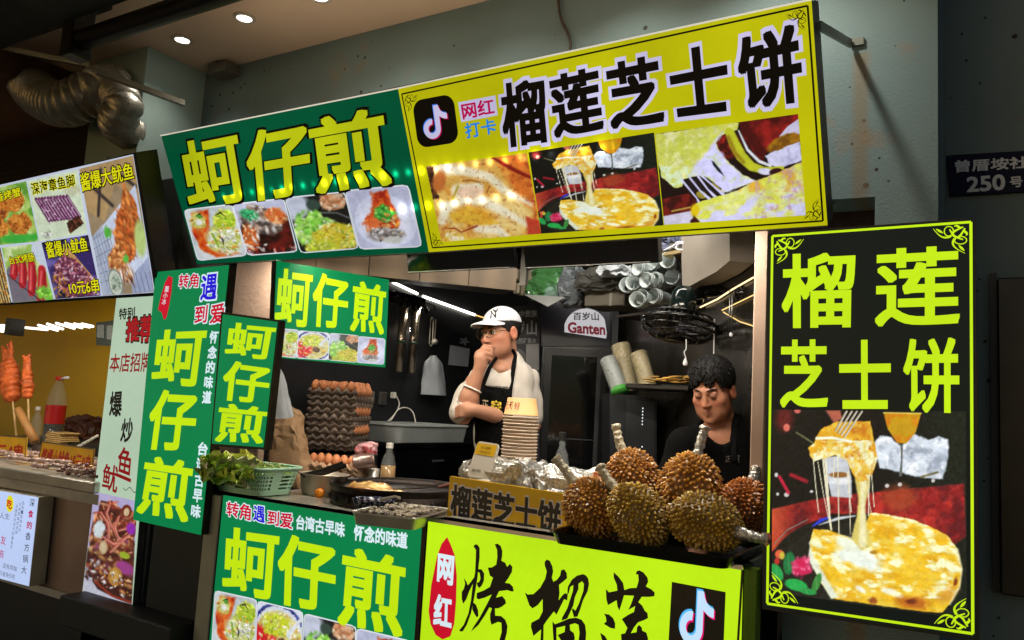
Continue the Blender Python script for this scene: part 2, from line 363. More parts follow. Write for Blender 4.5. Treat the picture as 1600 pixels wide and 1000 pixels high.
class Art:
    """Tiny painter for the printed pictures; coordinates are the picture's own (u right, v down) or set by use()."""
    def __init__(s, u, v, pxy): s.u, s.v = u, v; s.X, s.Y = u, v; s.pxy = (pxy[0].reshape(u.shape), pxy[1].reshape(u.shape)); s.im = np.zeros(u.shape + (3,)); s.seed = 1
    def use_px(s): s.X, s.Y = s.pxy; return s
    def use(s, w, h): s.X, s.Y = s.u * w, s.v * h; return s
    def fill(s, c): s.im[:] = np.array(c) / 255.
    def put(s, mask, c): s.im += (np.asarray(c, float) / 255. - s.im) * mask[..., None]
    def n(s, sc, o=4, sd=None):
        s.seed += 7; return fbm(s.X / sc, s.Y / sc, 0, sd or s.seed, o)
    def d_ell(s, cx, cy, rx, ry, rot=0):
        c, sn = math.cos(rot), math.sin(rot); x, y = s.X - cx, s.Y - cy; return np.hypot((x * c + y * sn) / rx, (-x * sn + y * c) / ry)
    def e(s, cx, cy, rx, ry, c, rot=0, soft=.12, nz=0., nsc=None, a=1.):
        d = s.d_ell(cx, cy, rx, ry, rot)
        if nz: d = d + (s.n(nsc or (rx + ry) / 3) - .5) * 2 * nz
        m = np.clip((1 - d) / soft + .5, 0, 1) * a; s.put(m, c); return m
    def poly(s, P, c, soft=.8, nz=0., nsc=8, a=1., ret=False):
        P = np.asarray(P, float); x, y = s.X, s.Y; ins = np.zeros(x.shape, bool); d = np.full(x.shape, 1e9)
        for i in range(len(P)):
            (x0, y0), (x1, y1) = P[i - 1], P[i]
            if y0 != y1: ins ^= ((y0 > y) != (y1 > y)) & (x < (x1 - x0) * (y - y0) / (y1 - y0) + x0)
            dx, dy = x1 - x0, y1 - y0; t = np.clip(((x - x0) * dx + (y - y0) * dy) / (dx * dx + dy * dy + 1e-9), 0, 1); d = np.minimum(d, np.hypot(x - x0 - t * dx, y - y0 - t * dy))
        sd = np.where(ins, d, -d)
        if nz: sd = sd + (s.n(nsc) - .5) * 2 * nz
        m = np.clip(sd / soft + .5, 0, 1) * a
        if c is not None: s.put(m, c)
        return m
    def line(s, P, w, c, soft=.8, a=1.):
        P = np.asarray(P, float); w = np.atleast_1d(np.asarray(w, float)); w = np.interp(np.linspace(0, 1, len(P)), np.linspace(0, 1, len(w)), w) if len(w) > 1 else np.repeat(w, len(P)); d = np.full(s.X.shape, -1e9)
        for i in range(len(P) - 1):
            (x0, y0), (x1, y1) = P[i], P[i + 1]; dx, dy = x1 - x0, y1 - y0
            t = np.clip(((s.X - x0) * dx + (s.Y - y0) * dy) / (dx * dx + dy * dy + 1e-9), 0, 1)
            d = np.maximum(d, (w[i] + (w[i + 1] - w[i]) * t) / 2 - np.hypot(s.X - x0 - t * dx, s.Y - y0 - t * dy))
        m = np.clip(d / soft + .5, 0, 1) * a; s.put(m, c); return m
    def mot(s, mask, c, sc, lo=.45, hi=.6, a=1.): lo, hi = lo - .05, hi + .07; s.put(mask * np.clip((s.n(sc) - lo) / (hi - lo), 0, 1) * a, c)
    def scat(s, n, mask, cols, r, asp=2., rot=None, sd=0, soft=.7, a=.9, shade=True):
        """n small bits (food pieces) spread where mask > .5, each with its own tint and a lighter top edge."""
        rg = random.Random(sd + 11); J = np.argwhere(mask > .5)
        if not len(J): return
        n = int(n * 1.7); r = (r[0] * .7, r[1] * .9)
        for _ in range(n):
            j = J[rg.randrange(len(J))]; cx, cy = s.X[j[0], j[1]], s.Y[j[0], j[1]]; q = rg.uniform(*r); ang = rg.uniform(0, 3.14) if rot is None else rot + rg.uniform(-.4, .4)
            c = np.array(rg.choice(cols), float) * rg.uniform(.82, 1.12); w = q * rg.uniform(1, asp * 1.5)
            B = (np.abs(s.X - cx) < w * 1.4) & (np.abs(s.Y - cy) < w * 1.4); ii = np.argwhere(B)
            if not len(ii): continue
            y0, x0 = ii.min(0); y1, x1 = ii.max(0) + 1; X, Y = s.X[y0:y1, x0:x1] - cx, s.Y[y0:y1, x0:x1] - cy
            cc, sn = math.cos(ang), math.sin(ang); lx, ly = (X * cc + Y * sn) / w, (-X * sn + Y * cc) / q
            m = np.clip((1 - np.hypot(lx, ly)) / soft, 0, 1) * a; k = (1 - .24 * (np.clip(Y / q, -1, 1))) if shade else 1 + 0 * X
            s.im[y0:y1, x0:x1] += (np.clip(c[None, None] / 255. * k[..., None], 0, 1) - s.im[y0:y1, x0:x1]) * m[..., None]
NOTE = None
def note_shape():
    """Musical-note mark in unit coordinates (u right, v down)."""
    P = [(.50, .17), (.615, .17)] + [(.615 + .185 * t ** 1.0 * (.2 + .8 * t), .17 + .19 * (1 - (1 - t) ** 1.7)) for t in np.linspace(.1, 1, 8)]
    P += [(.80, .475), (.74, .468), (.68, .445), (.615, .40), (.615, .64)]
    P += [(.41 + .205 * math.cos(a), .64 + .205 * math.sin(a)) for a in np.radians(np.linspace(8, 278, 26))]
    P += [(.41 + .092 * math.cos(a), .64 + .092 * math.sin(a)) for a in np.radians(np.linspace(278, 5, 22))]
    return np.array(P + [(.50, .64)])
def logo(p, q, parent, lift, mats, nq=None):
    P = note_shape(); nq = nq or q
    for i, (dx, dy, m) in enumerate(((-.022, -.022, mats[0]), (.022, .022, mats[1]), (0, 0, mats[2]))):
        V = p.bil(nq, P + np.array([dx, dy]), lift + .0006 * (i + 1)); mesh('note_mark', V, [list(range(len(V)))[::-1]], m, parent)
def rrect(r=.24, n=7):
    out = []
    for cx, cy, a0 in ((1 - r, r, -90), (1 - r, 1 - r, 0), (r, 1 - r, 90), (r, r, 180)):
        out += [(cx + r * math.cos(math.radians(a0 + 90 * i / n)), cy + r * math.sin(math.radians(a0 + 90 * i / n))) for i in range(n + 1)]
    return np.array(out)
def scroll(flipx, flipy):
    """One corner scroll: two loops and three leaf tips along each arm (unit box, corner at 0,0)."""
    L_ = []
    def arm(sw):
        f = (lambda p: [(y, x) for x, y in p]) if sw else (lambda p: p)
        t = np.linspace(0, 1, 15)
        L_.append((f([(.12 + .42 * a, .16 + .30 * math.sin(a * 3.1)) for a in t]), [.05 + .05 * math.sin(a * 3.14) for a in t]))
        L_.append((f([(.56 + .13 * math.cos(a), .24 + .17 * math.sin(a)) for a in np.linspace(0, 6.28, 15)]), .045))
        L_.append((f([(.50 + .5 * a, .40 - .28 * a ** 2 + .1 * math.sin(a * 3.1)) for a in t]), [.09 * (1 - a) + .02 for a in t]))
        L_.append((f([(.72 + .2 * a, .30 - .16 * a) for a in t]), [.02 + .08 * math.sin(a * 3.14) for a in t]))
        L_.append((f([(.16 + .25 * a, .10 + .04 * math.sin(a * 6)) for a in t]), [.03 + .07 * math.sin(a * 3.14) for a in t]))
    arm(0); arm(1)
    return [([((1 - x) if flipx else x, (1 - y) if flipy else y) for x, y in p], w) for p, w in L_]
def ornaments(p, quads, m, parent, lift, size):
    for q, fx, fy in quads:
        p.strokes('corner_ornament', [(a, np.array(w) * size) for a, w in scroll(fx, fy)], m, parent, lift, quad=q)
# ------------------------------------------------------------------ what is printed on the signs
def cheese(a):
    a.fill((11, 13, 12)); dk = a.Y < 760; a.put(np.clip((a.X - 1370) / 120, 0, 1) * .5, (24, 40, 26))
    a.e(1226, 655, 14, 18, (92, 26, 26), soft=.8, nz=.2); a.e(1229, 668, 5, 6, (218, 112, 96), soft=.4); a.poly([(1290, 641), (1313, 641), (1316, 654), (1303, 661)], (172, 92, 72), 3); a.e(1246, 642, 5, 4, (200, 96, 84), soft=.5)
    a.line([(1245, 676), (1270, 692)], 3, (90, 92, 60))
    m = a.poly([(1205, 796), (1265, 782), (1310, 774), (1380, 768), (1506, 756), (1509, 838), (1488, 852), (1400, 812), (1300, 802), (1205, 862)], (142, 28, 30), 3)
    a.mot(m, (196, 52, 44), 14, .45, .65, .8); a.mot(m, (84, 18, 26), 22, .5, .62, .8); a.put(m * np.clip(1 - (a.X - 1205) / 40, 0, 1), (206, 84, 50))
    a.e(1405, 778, 26, 20, (176, 74, 40), soft=.6, nz=.2, a=.7)
    for x, y in ((1213, 742), (1215, 772), (1229, 773), (1268, 768), (1386, 759), (1406, 757), (1458, 751)): a.e(x, y, 2.2 + (x * 7 % 5) * .55, 2 + (x * 3 % 4) * .5, (205, 200, 196), soft=.5)
    a.line([(1218, 745), (1232, 770)], 5, (190, 30, 60), 2); a.line([(1236, 742), (1260, 752)], 6, (150, 24, 40), 3)
    a.e(1350, 884, 146, 82, (22, 24, 19), soft=.03); a.e(1350, 888, 134, 72, (34, 34, 27), soft=.05, a=.6)
    a.line([(1270, 822), (1283, 813), (1297, 808)], [2, 6, 2], (44, 60, 214), 2.5); a.line([(1280, 820), (1310, 810), (1336, 806)], [1, 5, 2], (196, 200, 202), 2); a.line([(1210, 850), (1230, 828), (1262, 812)], 1.5, (120, 120, 110))
    m = a.poly([(1365, 694), (1375, 680), (1392, 684), (1408, 697), (1427, 677), (1450, 688), (1466, 681), (1480, 687), (1483, 712), (1473, 748), (1440, 746), (1407, 738), (1375, 731), (1368, 712)], (206, 215, 226), 3, nz=2)
    a.mot(m, (140, 150, 166), 16, .5, .62, .8); a.mot(m, (238, 242, 246), 11, .55, .66); a.line([(1440, 745), (1465, 738)], 3, (90, 80, 40), 3)
    m = a.poly([(1381, 645), (1439, 646), (1431, 675), (1416, 693), (1402, 692), (1387, 670)], (192, 148, 20), 1.5); a.mot(m, (206, 122, 14), 14, .45, .6); a.line([(1381, 645), (1439, 646)], 2, (226, 206, 96)); a.line([(1409, 696), (1409, 720), (1407, 742)], [4, 2.4, 5], (92, 96, 92), 1.5)
    m = a.poly([(1286, 715), (1323, 711), (1330, 745), (1331, 778), (1299, 776)], (196, 200, 206), 2); a.e(1311, 742, 15, 4.5, (140, 92, 40), soft=.4); a.e(1312, 752, 17, 5, (226, 228, 230), soft=.6)
    # pancake
    pc = a.poly([(1271, 827), (1295, 828), (1312, 835), (1332, 842), (1341, 850), (1349, 826), (1360, 801), (1387, 804), (1425, 812), (1455, 824), (1480, 836), (1495, 857), (1503, 890), (1499, 918), (1483, 945), (1472, 957), (1445, 956), (1300, 935), (1284, 912), (1265, 875), (1266, 846)], (238, 192, 38), 1.5, nz=1.2)
    X, Y = a.X.copy(), a.Y.copy(); a.X = X * .55 - Y * .25
    a.mot(pc, (214, 150, 22), 15, .5, .62, .6); a.mot(pc, (236, 204, 74), 9, .5, .6, .8); a.mot(pc * (Y < 935), (246, 248, 200), 10, .53, .6, 1.); a.mot(pc, (214, 158, 20), 5, .6, .7, .4); a.X = X
    a.e(1342, 872, 36, 15, (236, 246, 238), .3, .7, .5, a=.95); a.e(1325, 850, 22, 9, (232, 238, 214), .4, .7, .4); a.poly([(1265, 848), (1271, 868), (1290, 903), (1312, 934), (1299, 935), (1284, 912), (1264, 876)], (224, 230, 206), 3, nz=2)
    a.e(1425, 942, 24, 9, (178, 88, 26), .1, .9, .5, a=.85); a.e(1424, 940, 8, 4, (110, 44, 20), .1, .8, .5); a.e(1364, 938, 7, 5, (150, 78, 30), 0, .7, .4); a.e(1493, 909, 3, 7, (140, 62, 24), .2, .7, .3); a.e(1480, 930, 16, 9, (210, 150, 60), -.6, 1., .4, a=.8); a.e(1365, 863, 6, 3, (176, 128, 40), 0, .6); a.e(1390, 924, 12, 5, (240, 238, 210), .2, .7, .4); a.e(1345, 921, 10, 4, (240, 240, 220), .6, .7, .4)
    a.line([(1496, 858), (1503, 890), (1499, 918), (1484, 944)], 3, (236, 226, 176), 2, .7)
    # lifted piece, strands, fork
    a.poly([(1333, 730), (1362, 730), (1357, 768), (1351, 792), (1354, 818), (1364, 852), (1346, 860), (1330, 840), (1338, 812), (1341, 780)], (214, 196, 104), 3, nz=1.5); a.line([(1349, 735), (1348, 790), (1348, 850)], [10, 7, 12], (240, 236, 196), 5, .8)
    m = a.poly([(1275, 681), (1287, 668), (1307, 659), (1360, 658), (1365, 685), (1371, 714), (1365, 736), (1356, 752), (1340, 752), (1331, 738), (1324, 719), (1305, 711), (1285, 717), (1271, 722), (1262, 700), (1272, 692)], (222, 164, 36), 1.5, nz=1.5)
    a.mot(m, (196, 112, 26), 14, .5, .64, .8); a.mot(m * (a.Y > 690 - (a.X - 1262) * .02), (236, 240, 204), 9, .42, .52, .95); a.mot(m, (232, 196, 70), 7, .54, .64, .8); a.line([(1276, 685), (1300, 684), (1330, 690)], 4, (240, 244, 224), 2)
    for x0, y0, x1, y1, w in ((1271, 720, 1279, 800, 1.4), (1286, 718, 1299, 828, 2.6), (1290, 719, 1296, 800, 3), (1309, 712, 1311, 834, 1.6), (1304, 714, 1302, 745, 1.2), (1324, 738, 1330, 800, 1.5), (1326, 735, 1329, 835, 1.2), (1358, 745, 1357, 806, 1.6), (1362, 742, 1366, 792, 1.3), (1352, 750, 1361, 800, 1.2), (1278, 722, 1298, 826, 1.2)):
        a.line([(x0, y0), (x0 * .55 + x1 * .45, y0 * .5 + y1 * .5), (x1, y1)], w, (228, 222, 190), 1)
    for i in range(4): a.line([(1347 - i * 8, 643), (1320 - i * 4.6, 683 - i * 3.4)], 2.6, (196, 190, 176), 1); a.line([(1345 - i * 8, 643), (1318 - i * 4.6, 683 - i * 3.4)], 1, (120, 100, 60), .7)
    for cx, cy, rx, ry, rot, c in ((1214, 894, 8, 15, -.5, (34, 158, 74)), (1233, 880, 9, 18, .1, (30, 120, 64)), (1244, 914, 18, 9, .25, (34, 170, 76)), (1276, 911, 6, 16, .35, (60, 136, 60)), (1262, 924, 14, 5, .2, (40, 150, 70))):
        a.e(cx, cy, rx, ry, c, rot, .25); a.line([(cx - rx * .2, cy - ry * .6), (cx, cy + ry * .6)], 1.2, (120, 190, 120), 1, .5)
    m = a.e(1254, 886, 14, 16, (206, 34, 84), 0, .3, .5); a.mot(m, (240, 120, 160), 7, .5, .6); a.e(1218, 866, 7, 7, (226, 96, 62), soft=.4); a.e(1214, 877, 4, 5, (190, 50, 40), soft=.4); a.e(1222, 868, 4, 6, (206, 186, 60), soft=.5)
    a.put(np.clip((a.n(3) - .5) * 1.2, -.5, .5) * .12, (255, 255, 255))
def paint_cheese_px(a): a.use_px(); cheese(a)
def paint_cheese_uv(a): a.X, a.Y = 1207 + a.u * 303, 648 + a.v * 292; cheese(a)
def paint_pull(a):
    a.use_px(); a.X, a.Y = (a.X - 1010) * 5, (a.Y - 180) * 5; a.fill((24, 10, 11))
    m = a.poly([(730, 50), (1200, -10), (1200, 90), (1040, 180), (930, 300), (900, 370), (830, 280), (750, 160)], (150, 28, 26), 8); a.mot(m, (70, 10, 12), 110, .42, .55); m = a.e(640, 240, 90, 90, (160, 30, 26), .5, .5); a.mot(m, (60, 12, 12), 60)
    a.poly([(1200, 20), (1100, 90), (1035, 168), (1200, 155)], (202, 196, 226), 6); m = a.e(1080, 215, 140, 58, (168, 116, 20), -.42, .2, .2); a.mot(m, (120, 76, 16), 50)
    m = a.poly([(930, 320), (1000, 280), (1200, 205), (1215, 350), (1060, 410), (960, 385)], (210, 210, 242), 8, nz=12, nsc=50); a.mot(m, (180, 176, 214), 60)
    m = a.poly([(100, 660), (330, 610), (395, 680), (350, 745), (120, 800)], (112, 26, 20), 10); a.mot(m, (60, 14, 14), 50); a.poly([(130, 790), (360, 745), (365, 850), (140, 870)], (208, 202, 226), 8); a.line([(200, 750), (340, 720)], 14, (170, 140, 60), 8)
    m = a.poly([(60, 150), (440, 92), (560, 68), (725, 55), (712, 110), (570, 165), (543, 215), (560, 270), (640, 370), (760, 470), (860, 515), (610, 600), (560, 590), (430, 470), (350, 480), (290, 500), (285, 560), (215, 565), (120, 480), (70, 260)], (202, 206, 92), 5, nz=8, nsc=40)
    a.mot(m, (226, 226, 168), 60, .42, .6, .9); a.mot(m, (190, 200, 60), 46, .52, .64, .7); a.mot(m * (a.Y > 400), (214, 232, 190), 34, .45, .55)
    m = a.poly([(340, 470), (400, 360), (480, 290), (520, 200), (600, 130), (545, 215), (565, 280), (640, 370), (760, 470), (860, 515), (600, 605), (520, 500), (430, 470)], (206, 204, 246), 26, nz=20, nsc=60); a.mot(m, (188, 206, 140), 55, .58, .68, .7)
    a.poly([(507, 352), (530, 365), (575, 420), (610, 478), (560, 440), (520, 390)], (22, 26, 40), 4)
    for q in ([(345, 485), (372, 478), (440, 560), (475, 600), (455, 612), (400, 560)], [(415, 490), (500, 560), (545, 610), (520, 612), (450, 540)], [(434, 470), (480, 490), (590, 575), (570, 590), (500, 530)], [(300, 520), (330, 510), (400, 585), (390, 600), (360, 580)]): a.poly(q, (26, 22, 26), 4)
    a.e(430, 622, 42, 28, (150, 138, 50), .3, .2); a.e(545, 560, 48, 14, (140, 124, 50), .7, .3)
    for q in ([(275, 505), (395, 650), (420, 700)], [(340, 490), (420, 590), (500, 660)], [(405, 480), (480, 580), (540, 640)], [(430, 470), (530, 560), (600, 620)]): a.line(q, [16, 11, 24], (208, 206, 244), 5)
    a.line([(650, 130), (690, 230), (740, 320), (820, 400), (920, 432), (1060, 412)], [70, 84, 84, 70, 56, 30], (186, 190, 40), 10); a.line([(720, 120), (790, 270), (880, 360), (970, 395)], [10, 20, 24, 20], (222, 224, 232), 8); a.line([(640, 170), (690, 290), (760, 370)], [30, 34, 24], (140, 112, 22), 16, .8); a.e(930, 440, 60, 26, (216, 214, 240), .1, .3); a.e(1010, 440, 50, 26, (46, 14, 16), -.2, .3)
    m = a.poly([(358, 720), (395, 684), (700, 592), (850, 515), (1000, 460), (1230, 360), (1250, 790), (800, 815), (430, 850), (385, 790)], (212, 216, 84), 6, nz=8, nsc=40)
    a.mot(m * (a.X > 600), (222, 226, 150), 60, .42, .6, .9); a.mot(m * (a.Y < 600), (214, 158, 50), 70, .48, .62, .8); X = a.X.copy(); a.X = X * .6 + a.Y * .5; a.mot(m * np.clip((a.Y - 560 + (X - 1000) * .25) / 60, 0, 1), (208, 206, 244), 55, .44, .52, .97); a.X = X; a.mot(m * (a.X > 850), (190, 150, 170), 40, .6, .66, .8); a.e(380, 745, 34, 50, (214, 186, 16), 0, .6); a.e(376, 830, 34, 24, (60, 14, 20), 0, .3)
def paint_flesh(a):
    a.use_px(); a.X, a.Y = (a.X - 650) * 4.1, (a.Y - 230) * 4.1; a.fill((214, 166, 78)); one = np.ones(a.X.shape)
    X = a.X.copy(); a.X = X * .8 - a.Y * .4; a.mot(one, (232, 206, 134), 120, .42, .6, .9); a.mot(one, (208, 128, 40), 90, .54, .66, .8); a.X = X
    m = a.poly([(520, 60), (730, 40), (810, 560), (700, 560), (760, 420), (640, 300), (560, 180)], (212, 112, 40), 40, nz=25, nsc=60); a.mot(m, (236, 164, 70), 70, .46, .58); a.mot(m, (160, 60, 26), 40, .6, .68, .7)
    a.line([(480, 60), (600, 130), (700, 180), (790, 210)], [14, 26, 24, 20], (116, 16, 16), 10, .9); a.line([(700, 345), (800, 350)], 12, (150, 40, 30), 10, .7)
    for P, w in (([(170, 140), (300, 150), (470, 190), (560, 270), (740, 370)], [70, 60, 56, 50, 20]), ([(180, 390), (300, 340), (420, 340), (540, 400), (740, 510)], [50, 56, 60, 56, 24]), ([(170, 470), (190, 380)], 60), ([(390, 520), (520, 530), (580, 570)], [50, 60, 40]), ([(270, 280), (400, 260)], [90, 70])):
        a.line(P, w, (236, 230, 204), 26, .9)
    m = a.e(340, 290, 80, 40, (232, 200, 168), 0, .5, .3); a.line([(300, 215), (350, 212), (410, 225)], 9, (130, 86, 40), 7, .8); a.line([(455, 290), (470, 250)], 8, (140, 80, 30), 6, .8); a.line([(235, 330), (270, 250)], 16, (170, 150, 40), 10, .8)
    m = a.poly([(220, 430), (330, 380), (450, 410), (540, 490), (400, 500), (240, 480)], (224, 178, 56), 16, nz=14, nsc=50); a.mot(m, (206, 140, 40), 50); m = a.poly([(200, 540), (430, 580), (560, 600), (150, 620)], (220, 180, 60), 14, nz=14, nsc=40); a.mot(m, (236, 226, 190), 40)
    a.line([(180, 520), (250, 520), (290, 545), (390, 505)], [4, 12, 8, 14], (140, 40, 30), 6, .8)
    m = a.poly([(700, 440), (810, 480), (810, 570), (720, 560)], (190, 60, 40), 16, nz=14, nsc=30)
    m = a.poly([(55, 120), (110, 130), (120, 240), (150, 330), (110, 330), (80, 230)], (96, 54, 30), 14, nz=14, nsc=24); a.mot(m, (40, 24, 16), 20); m = a.e(150, 220, 40, 70, (196, 110, 50), .2, .5)
    a.mot(one, (150, 80, 30), 16, .66, .74, .6)
WH, SH = (216, 222, 230), (170, 178, 192)
def dishA(a):
    a.use(100, 100); a.fill((206, 212, 214)); one = np.ones(a.X.shape); a.mot(one, (182, 190, 196), 40)
    m = a.poly([(14, 8), (52, 2), (46, 30), (38, 58), (60, 84), (92, 96), (40, 100), (12, 78), (4, 40)], (206, 78, 22), 5, nz=4, nsc=16); a.mot(m, (226, 120, 44), 14); a.mot(m, (170, 40, 16), 18, .55)
    m = a.e(66, 62, 34, 34, (204, 208, 184), 0, .3, .3, 18); a.mot(m, (190, 200, 70), 14, .5, .58); a.scat(46, m, [(228, 230, 226), (206, 210, 150), (180, 190, 90), (240, 240, 236)], (2, 5), 2.2, sd=1)
    m2 = a.e(78, 26, 22, 18, (176, 196, 44), -.4, .3, .4, 10); a.scat(22, m2, [(160, 200, 50), (214, 220, 90), (120, 160, 40)], (1.5, 4), 3, sd=2)
    m3 = a.e(22, 24, 16, 18, (196, 200, 110), .3, .4, .4, 10); a.scat(26, ((m + m3) > .5) * 1., [(222, 140, 60), (190, 60, 24), (214, 190, 90), (226, 222, 200)], (1.2, 4), 2.4, sd=3)
    for P in ([(58, 58), (63, 66), (61, 76)], [(70, 60), (76, 66)], [(66, 80), (70, 88)], [(20, 14), (30, 10), (34, 18)], [(62, 16), (74, 12), (80, 20)], [(82, 70), (88, 76)]): a.line(P, [1, 3.6, 1], (26, 28, 30), 1.4)
    a.line([(45, 52), (50, 78)], [5, 4], (130, 170, 50), 2); a.e(24, 26, 7, 6, (226, 226, 222), 0, .3); a.e(28, 15, 5, 4, (80, 150, 50), 0, .3)
def dishB(a):
    a.use(100, 100); a.fill((214, 220, 232)); a.e(50, 50, 60, 56, (52, 62, 140), 0, .05); a.e(50, 51, 56, 52, (212, 216, 226), 0, .05); a.scat(50, ((a.d_ell(50, 50, 59, 55) < 1) & (a.d_ell(50, 51, 55, 51) > 1)) * 1., [(60, 70, 150), (30, 40, 110)], (1.5, 3), 1.5, sd=4)
    m = a.e(50, 54, 50, 47, (206, 196, 120), 0, .06); a.mot(m, (224, 220, 170), 16); mr = a.e(18, 66, 28, 32, (206, 20, 34), .4, .4, .4, 12); a.mot(mr, (230, 70, 60), 10); mt = a.e(44, 34, 34, 20, (196, 206, 40), -.1, .4, .4, 10)
    a.scat(60, m, [(226, 226, 210), (200, 190, 90), (222, 170, 80), (240, 236, 220)], (2, 5), 2, sd=5); a.scat(34, mt, [(206, 214, 50), (160, 190, 50), (228, 226, 100)], (2, 4), 2.5, sd=6); a.e(60, 66, 12, 10, (104, 66, 40), .2, .4, .4); a.scat(10, a.e(60, 66, 10, 8, (90, 60, 40), .2, .5), [(140, 100, 70), (60, 40, 30)], (2, 4), sd=7)
    a.line([(100, 10), (72, 46)], [6, 10], (214, 220, 226), 2)
def dishK(a):
    a.use(100, 100); a.fill((186, 190, 214)); a.e(54, 62, 56, 48, (40, 20, 18), 0, .1); m = a.e(52, 70, 48, 36, (92, 20, 16), 0, .3, .3); a.mot(m, (30, 8, 8), 22, .45, .55); m2 = a.e(46, 34, 40, 26, (130, 110, 100), .2, .3, .4)
    a.scat(60, m2, [(206, 206, 204), (70, 62, 60), (160, 130, 110), (226, 222, 216), (90, 76, 70)], (2.5, 7), 1.6, sd=8); a.scat(18, a.e(26, 22, 18, 10, (60, 150, 90), .3, .5), [(50, 170, 110), (40, 120, 70), (220, 226, 220)], (1.5, 4), 3, sd=9); a.scat(20, a.e(78, 30, 20, 14, (210, 110, 50), .3, .5), [(226, 130, 60), (200, 80, 40), (236, 180, 130)], (2, 5), 2, sd=10)
    a.scat(20, a.e(16, 66, 16, 24, (190, 90, 40), 0, .5), [(206, 110, 50), (226, 180, 140), (226, 226, 220)], (2, 6), 2, sd=12); a.scat(24, ((a.Y > 82)) * 1., [(214, 206, 200), (150, 40, 30), (100, 20, 16)], (2, 4), 2, sd=13)
def dishC(a):
    a.use(100, 100); a.fill((20, 22, 22)); a.e(8, 16, 30, 26, (190, 196, 214), 0, .4); m = a.e(78, 14, 22, 15, (176, 110, 70), 0, .15); a.scat(22, m, [(226, 180, 140), (206, 150, 110), (236, 206, 176)], (4, 6), 1.3, sd=14); a.e(44, 16, 12, 10, (50, 70, 62), 0, .4); a.line([(10, 44), (40, 30), (80, 34), (100, 46)], 3, (90, 94, 92), 2)
    m = a.e(34, 62, 34, 32, (128, 196, 66), -.2, .2, .4, 12); a.mot(m, (176, 222, 110), 12); a.mot(m, (70, 140, 40), 14, .56); a.scat(40, m, [(150, 214, 80), (206, 236, 150), (110, 180, 60), (226, 240, 200)], (2.5, 6), 2.4, sd=15)
    m = a.e(72, 78, 40, 26, (200, 186, 44), -.15, .2, .3, 14); a.mot(m, (222, 200, 90), 10); a.scat(50, m, [(214, 196, 60), (190, 150, 40), (230, 224, 150), (160, 180, 60)], (2, 4.5), 2, sd=16); m = a.e(40, 92, 30, 12, (186, 190, 50), 0, .3, .3); a.scat(14, m, [(216, 220, 110), (160, 180, 50)], (2, 5), 2, sd=17)
def dishD(a):
    a.use(100, 100); a.fill((184, 188, 214)); a.e(52, 56, 50, 46, (206, 210, 232), 0, .08); a.e(52, 58, 40, 36, (218, 220, 238), 0, .2)
    m = a.poly([(40, 6), (66, 4), (76, 60), (64, 76), (30, 74), (16, 56), (34, 40)], (200, 74, 26), 5, nz=5, nsc=12); a.mot(m, (230, 110, 40), 10); a.mot(m, (160, 30, 16), 12, .55)
    for i in range(6): a.line([(44 - i * 5, 40 + i * 3), (40 - i * 4, 66 + i)], [2, 4], (226, 126, 70), 2, .8)
    a.scat(26, a.e(50, 78, 30, 11, (130, 120, 118), 0, .4, .3), [(206, 206, 206), (90, 84, 84), (160, 140, 120)], (2, 5), 1.6, sd=18); m = a.e(52, 42, 14, 14, (60, 150, 50), .3, .4, .5); a.scat(14, m, [(70, 180, 60), (40, 120, 40), (130, 210, 100)], (2, 5), 2, sd=19); a.scat(20, m * 0 + (a.d_ell(58, 56, 16, 12) < 1), [(214, 190, 130), (226, 150, 60), (190, 70, 30)], (2, 4), 2, sd=20); a.e(58, 88, 16, 6, (196, 196, 190), 0, .4)
PAINT = {'A': dishA, 'B': dishB, 'C': dishC, 'D': dishD, 'K': dishK}
def paint_crab(a):
    a.use(100, 120); a.fill((150, 186, 80)); one = np.ones(a.X.shape); a.mot(one, (196, 216, 140), 16); a.mot(one, (90, 150, 50), 20, .55)
    for cx, cy, r in ((30, 46, 24), (66, 34, 22), (20, 82, 24), (68, 80, 25)):
        m = a.e(cx, cy, r, r * .9, (186, 106, 34), 0, .15, .3, 12); a.mot(m, (222, 150, 64), 8); a.mot(m, (120, 56, 20), 12, .56); a.scat(26, m, [(226, 160, 76), (170, 90, 30)], (1.5, 3), 1.5, sd=int(cx))
    a.e(60, 110, 40, 10, (60, 170, 60), 0, .4, .4)
def paint_tentacles(a):
    a.use(100, 110); a.fill((204, 218, 190)); a.e(84, 30, 18, 10, (170, 160, 130), .3, .8, .5, a=.5)
    for i in range(11):
        x = 10 + i * 6.2; m = a.line([(x, 34 + i * .6), (x + 18, 76 + i * .3)], [6, 6.5], (110, 50, 96) if i % 2 else (88, 36, 80), 1.5); a.line([(x + 1.4, 36 + i * .6), (x + 19, 75 + i * .3)], 1.6, (226, 200, 214), 1, .8)
    a.scat(60, (a.poly([(6, 34), (70, 38), (88, 78), (26, 82)], None) > .5) * 1., [(150, 96, 140), (226, 206, 220), (70, 26, 60)], (1, 2), 2, sd=21); a.poly([(62, 86), (88, 76), (96, 92), (66, 106)], (60, 30, 22), 1.5); a.scat(16, a.poly([(63, 87), (88, 78), (94, 91), (67, 104)], None), [(110, 60, 40), (40, 20, 16)], (2, 4), sd=22); a.scat(12, a.e(20, 100, 12, 6, (180, 190, 170), 0, .6), [(120, 124, 116), (214, 216, 208)], (1, 3), sd=23)
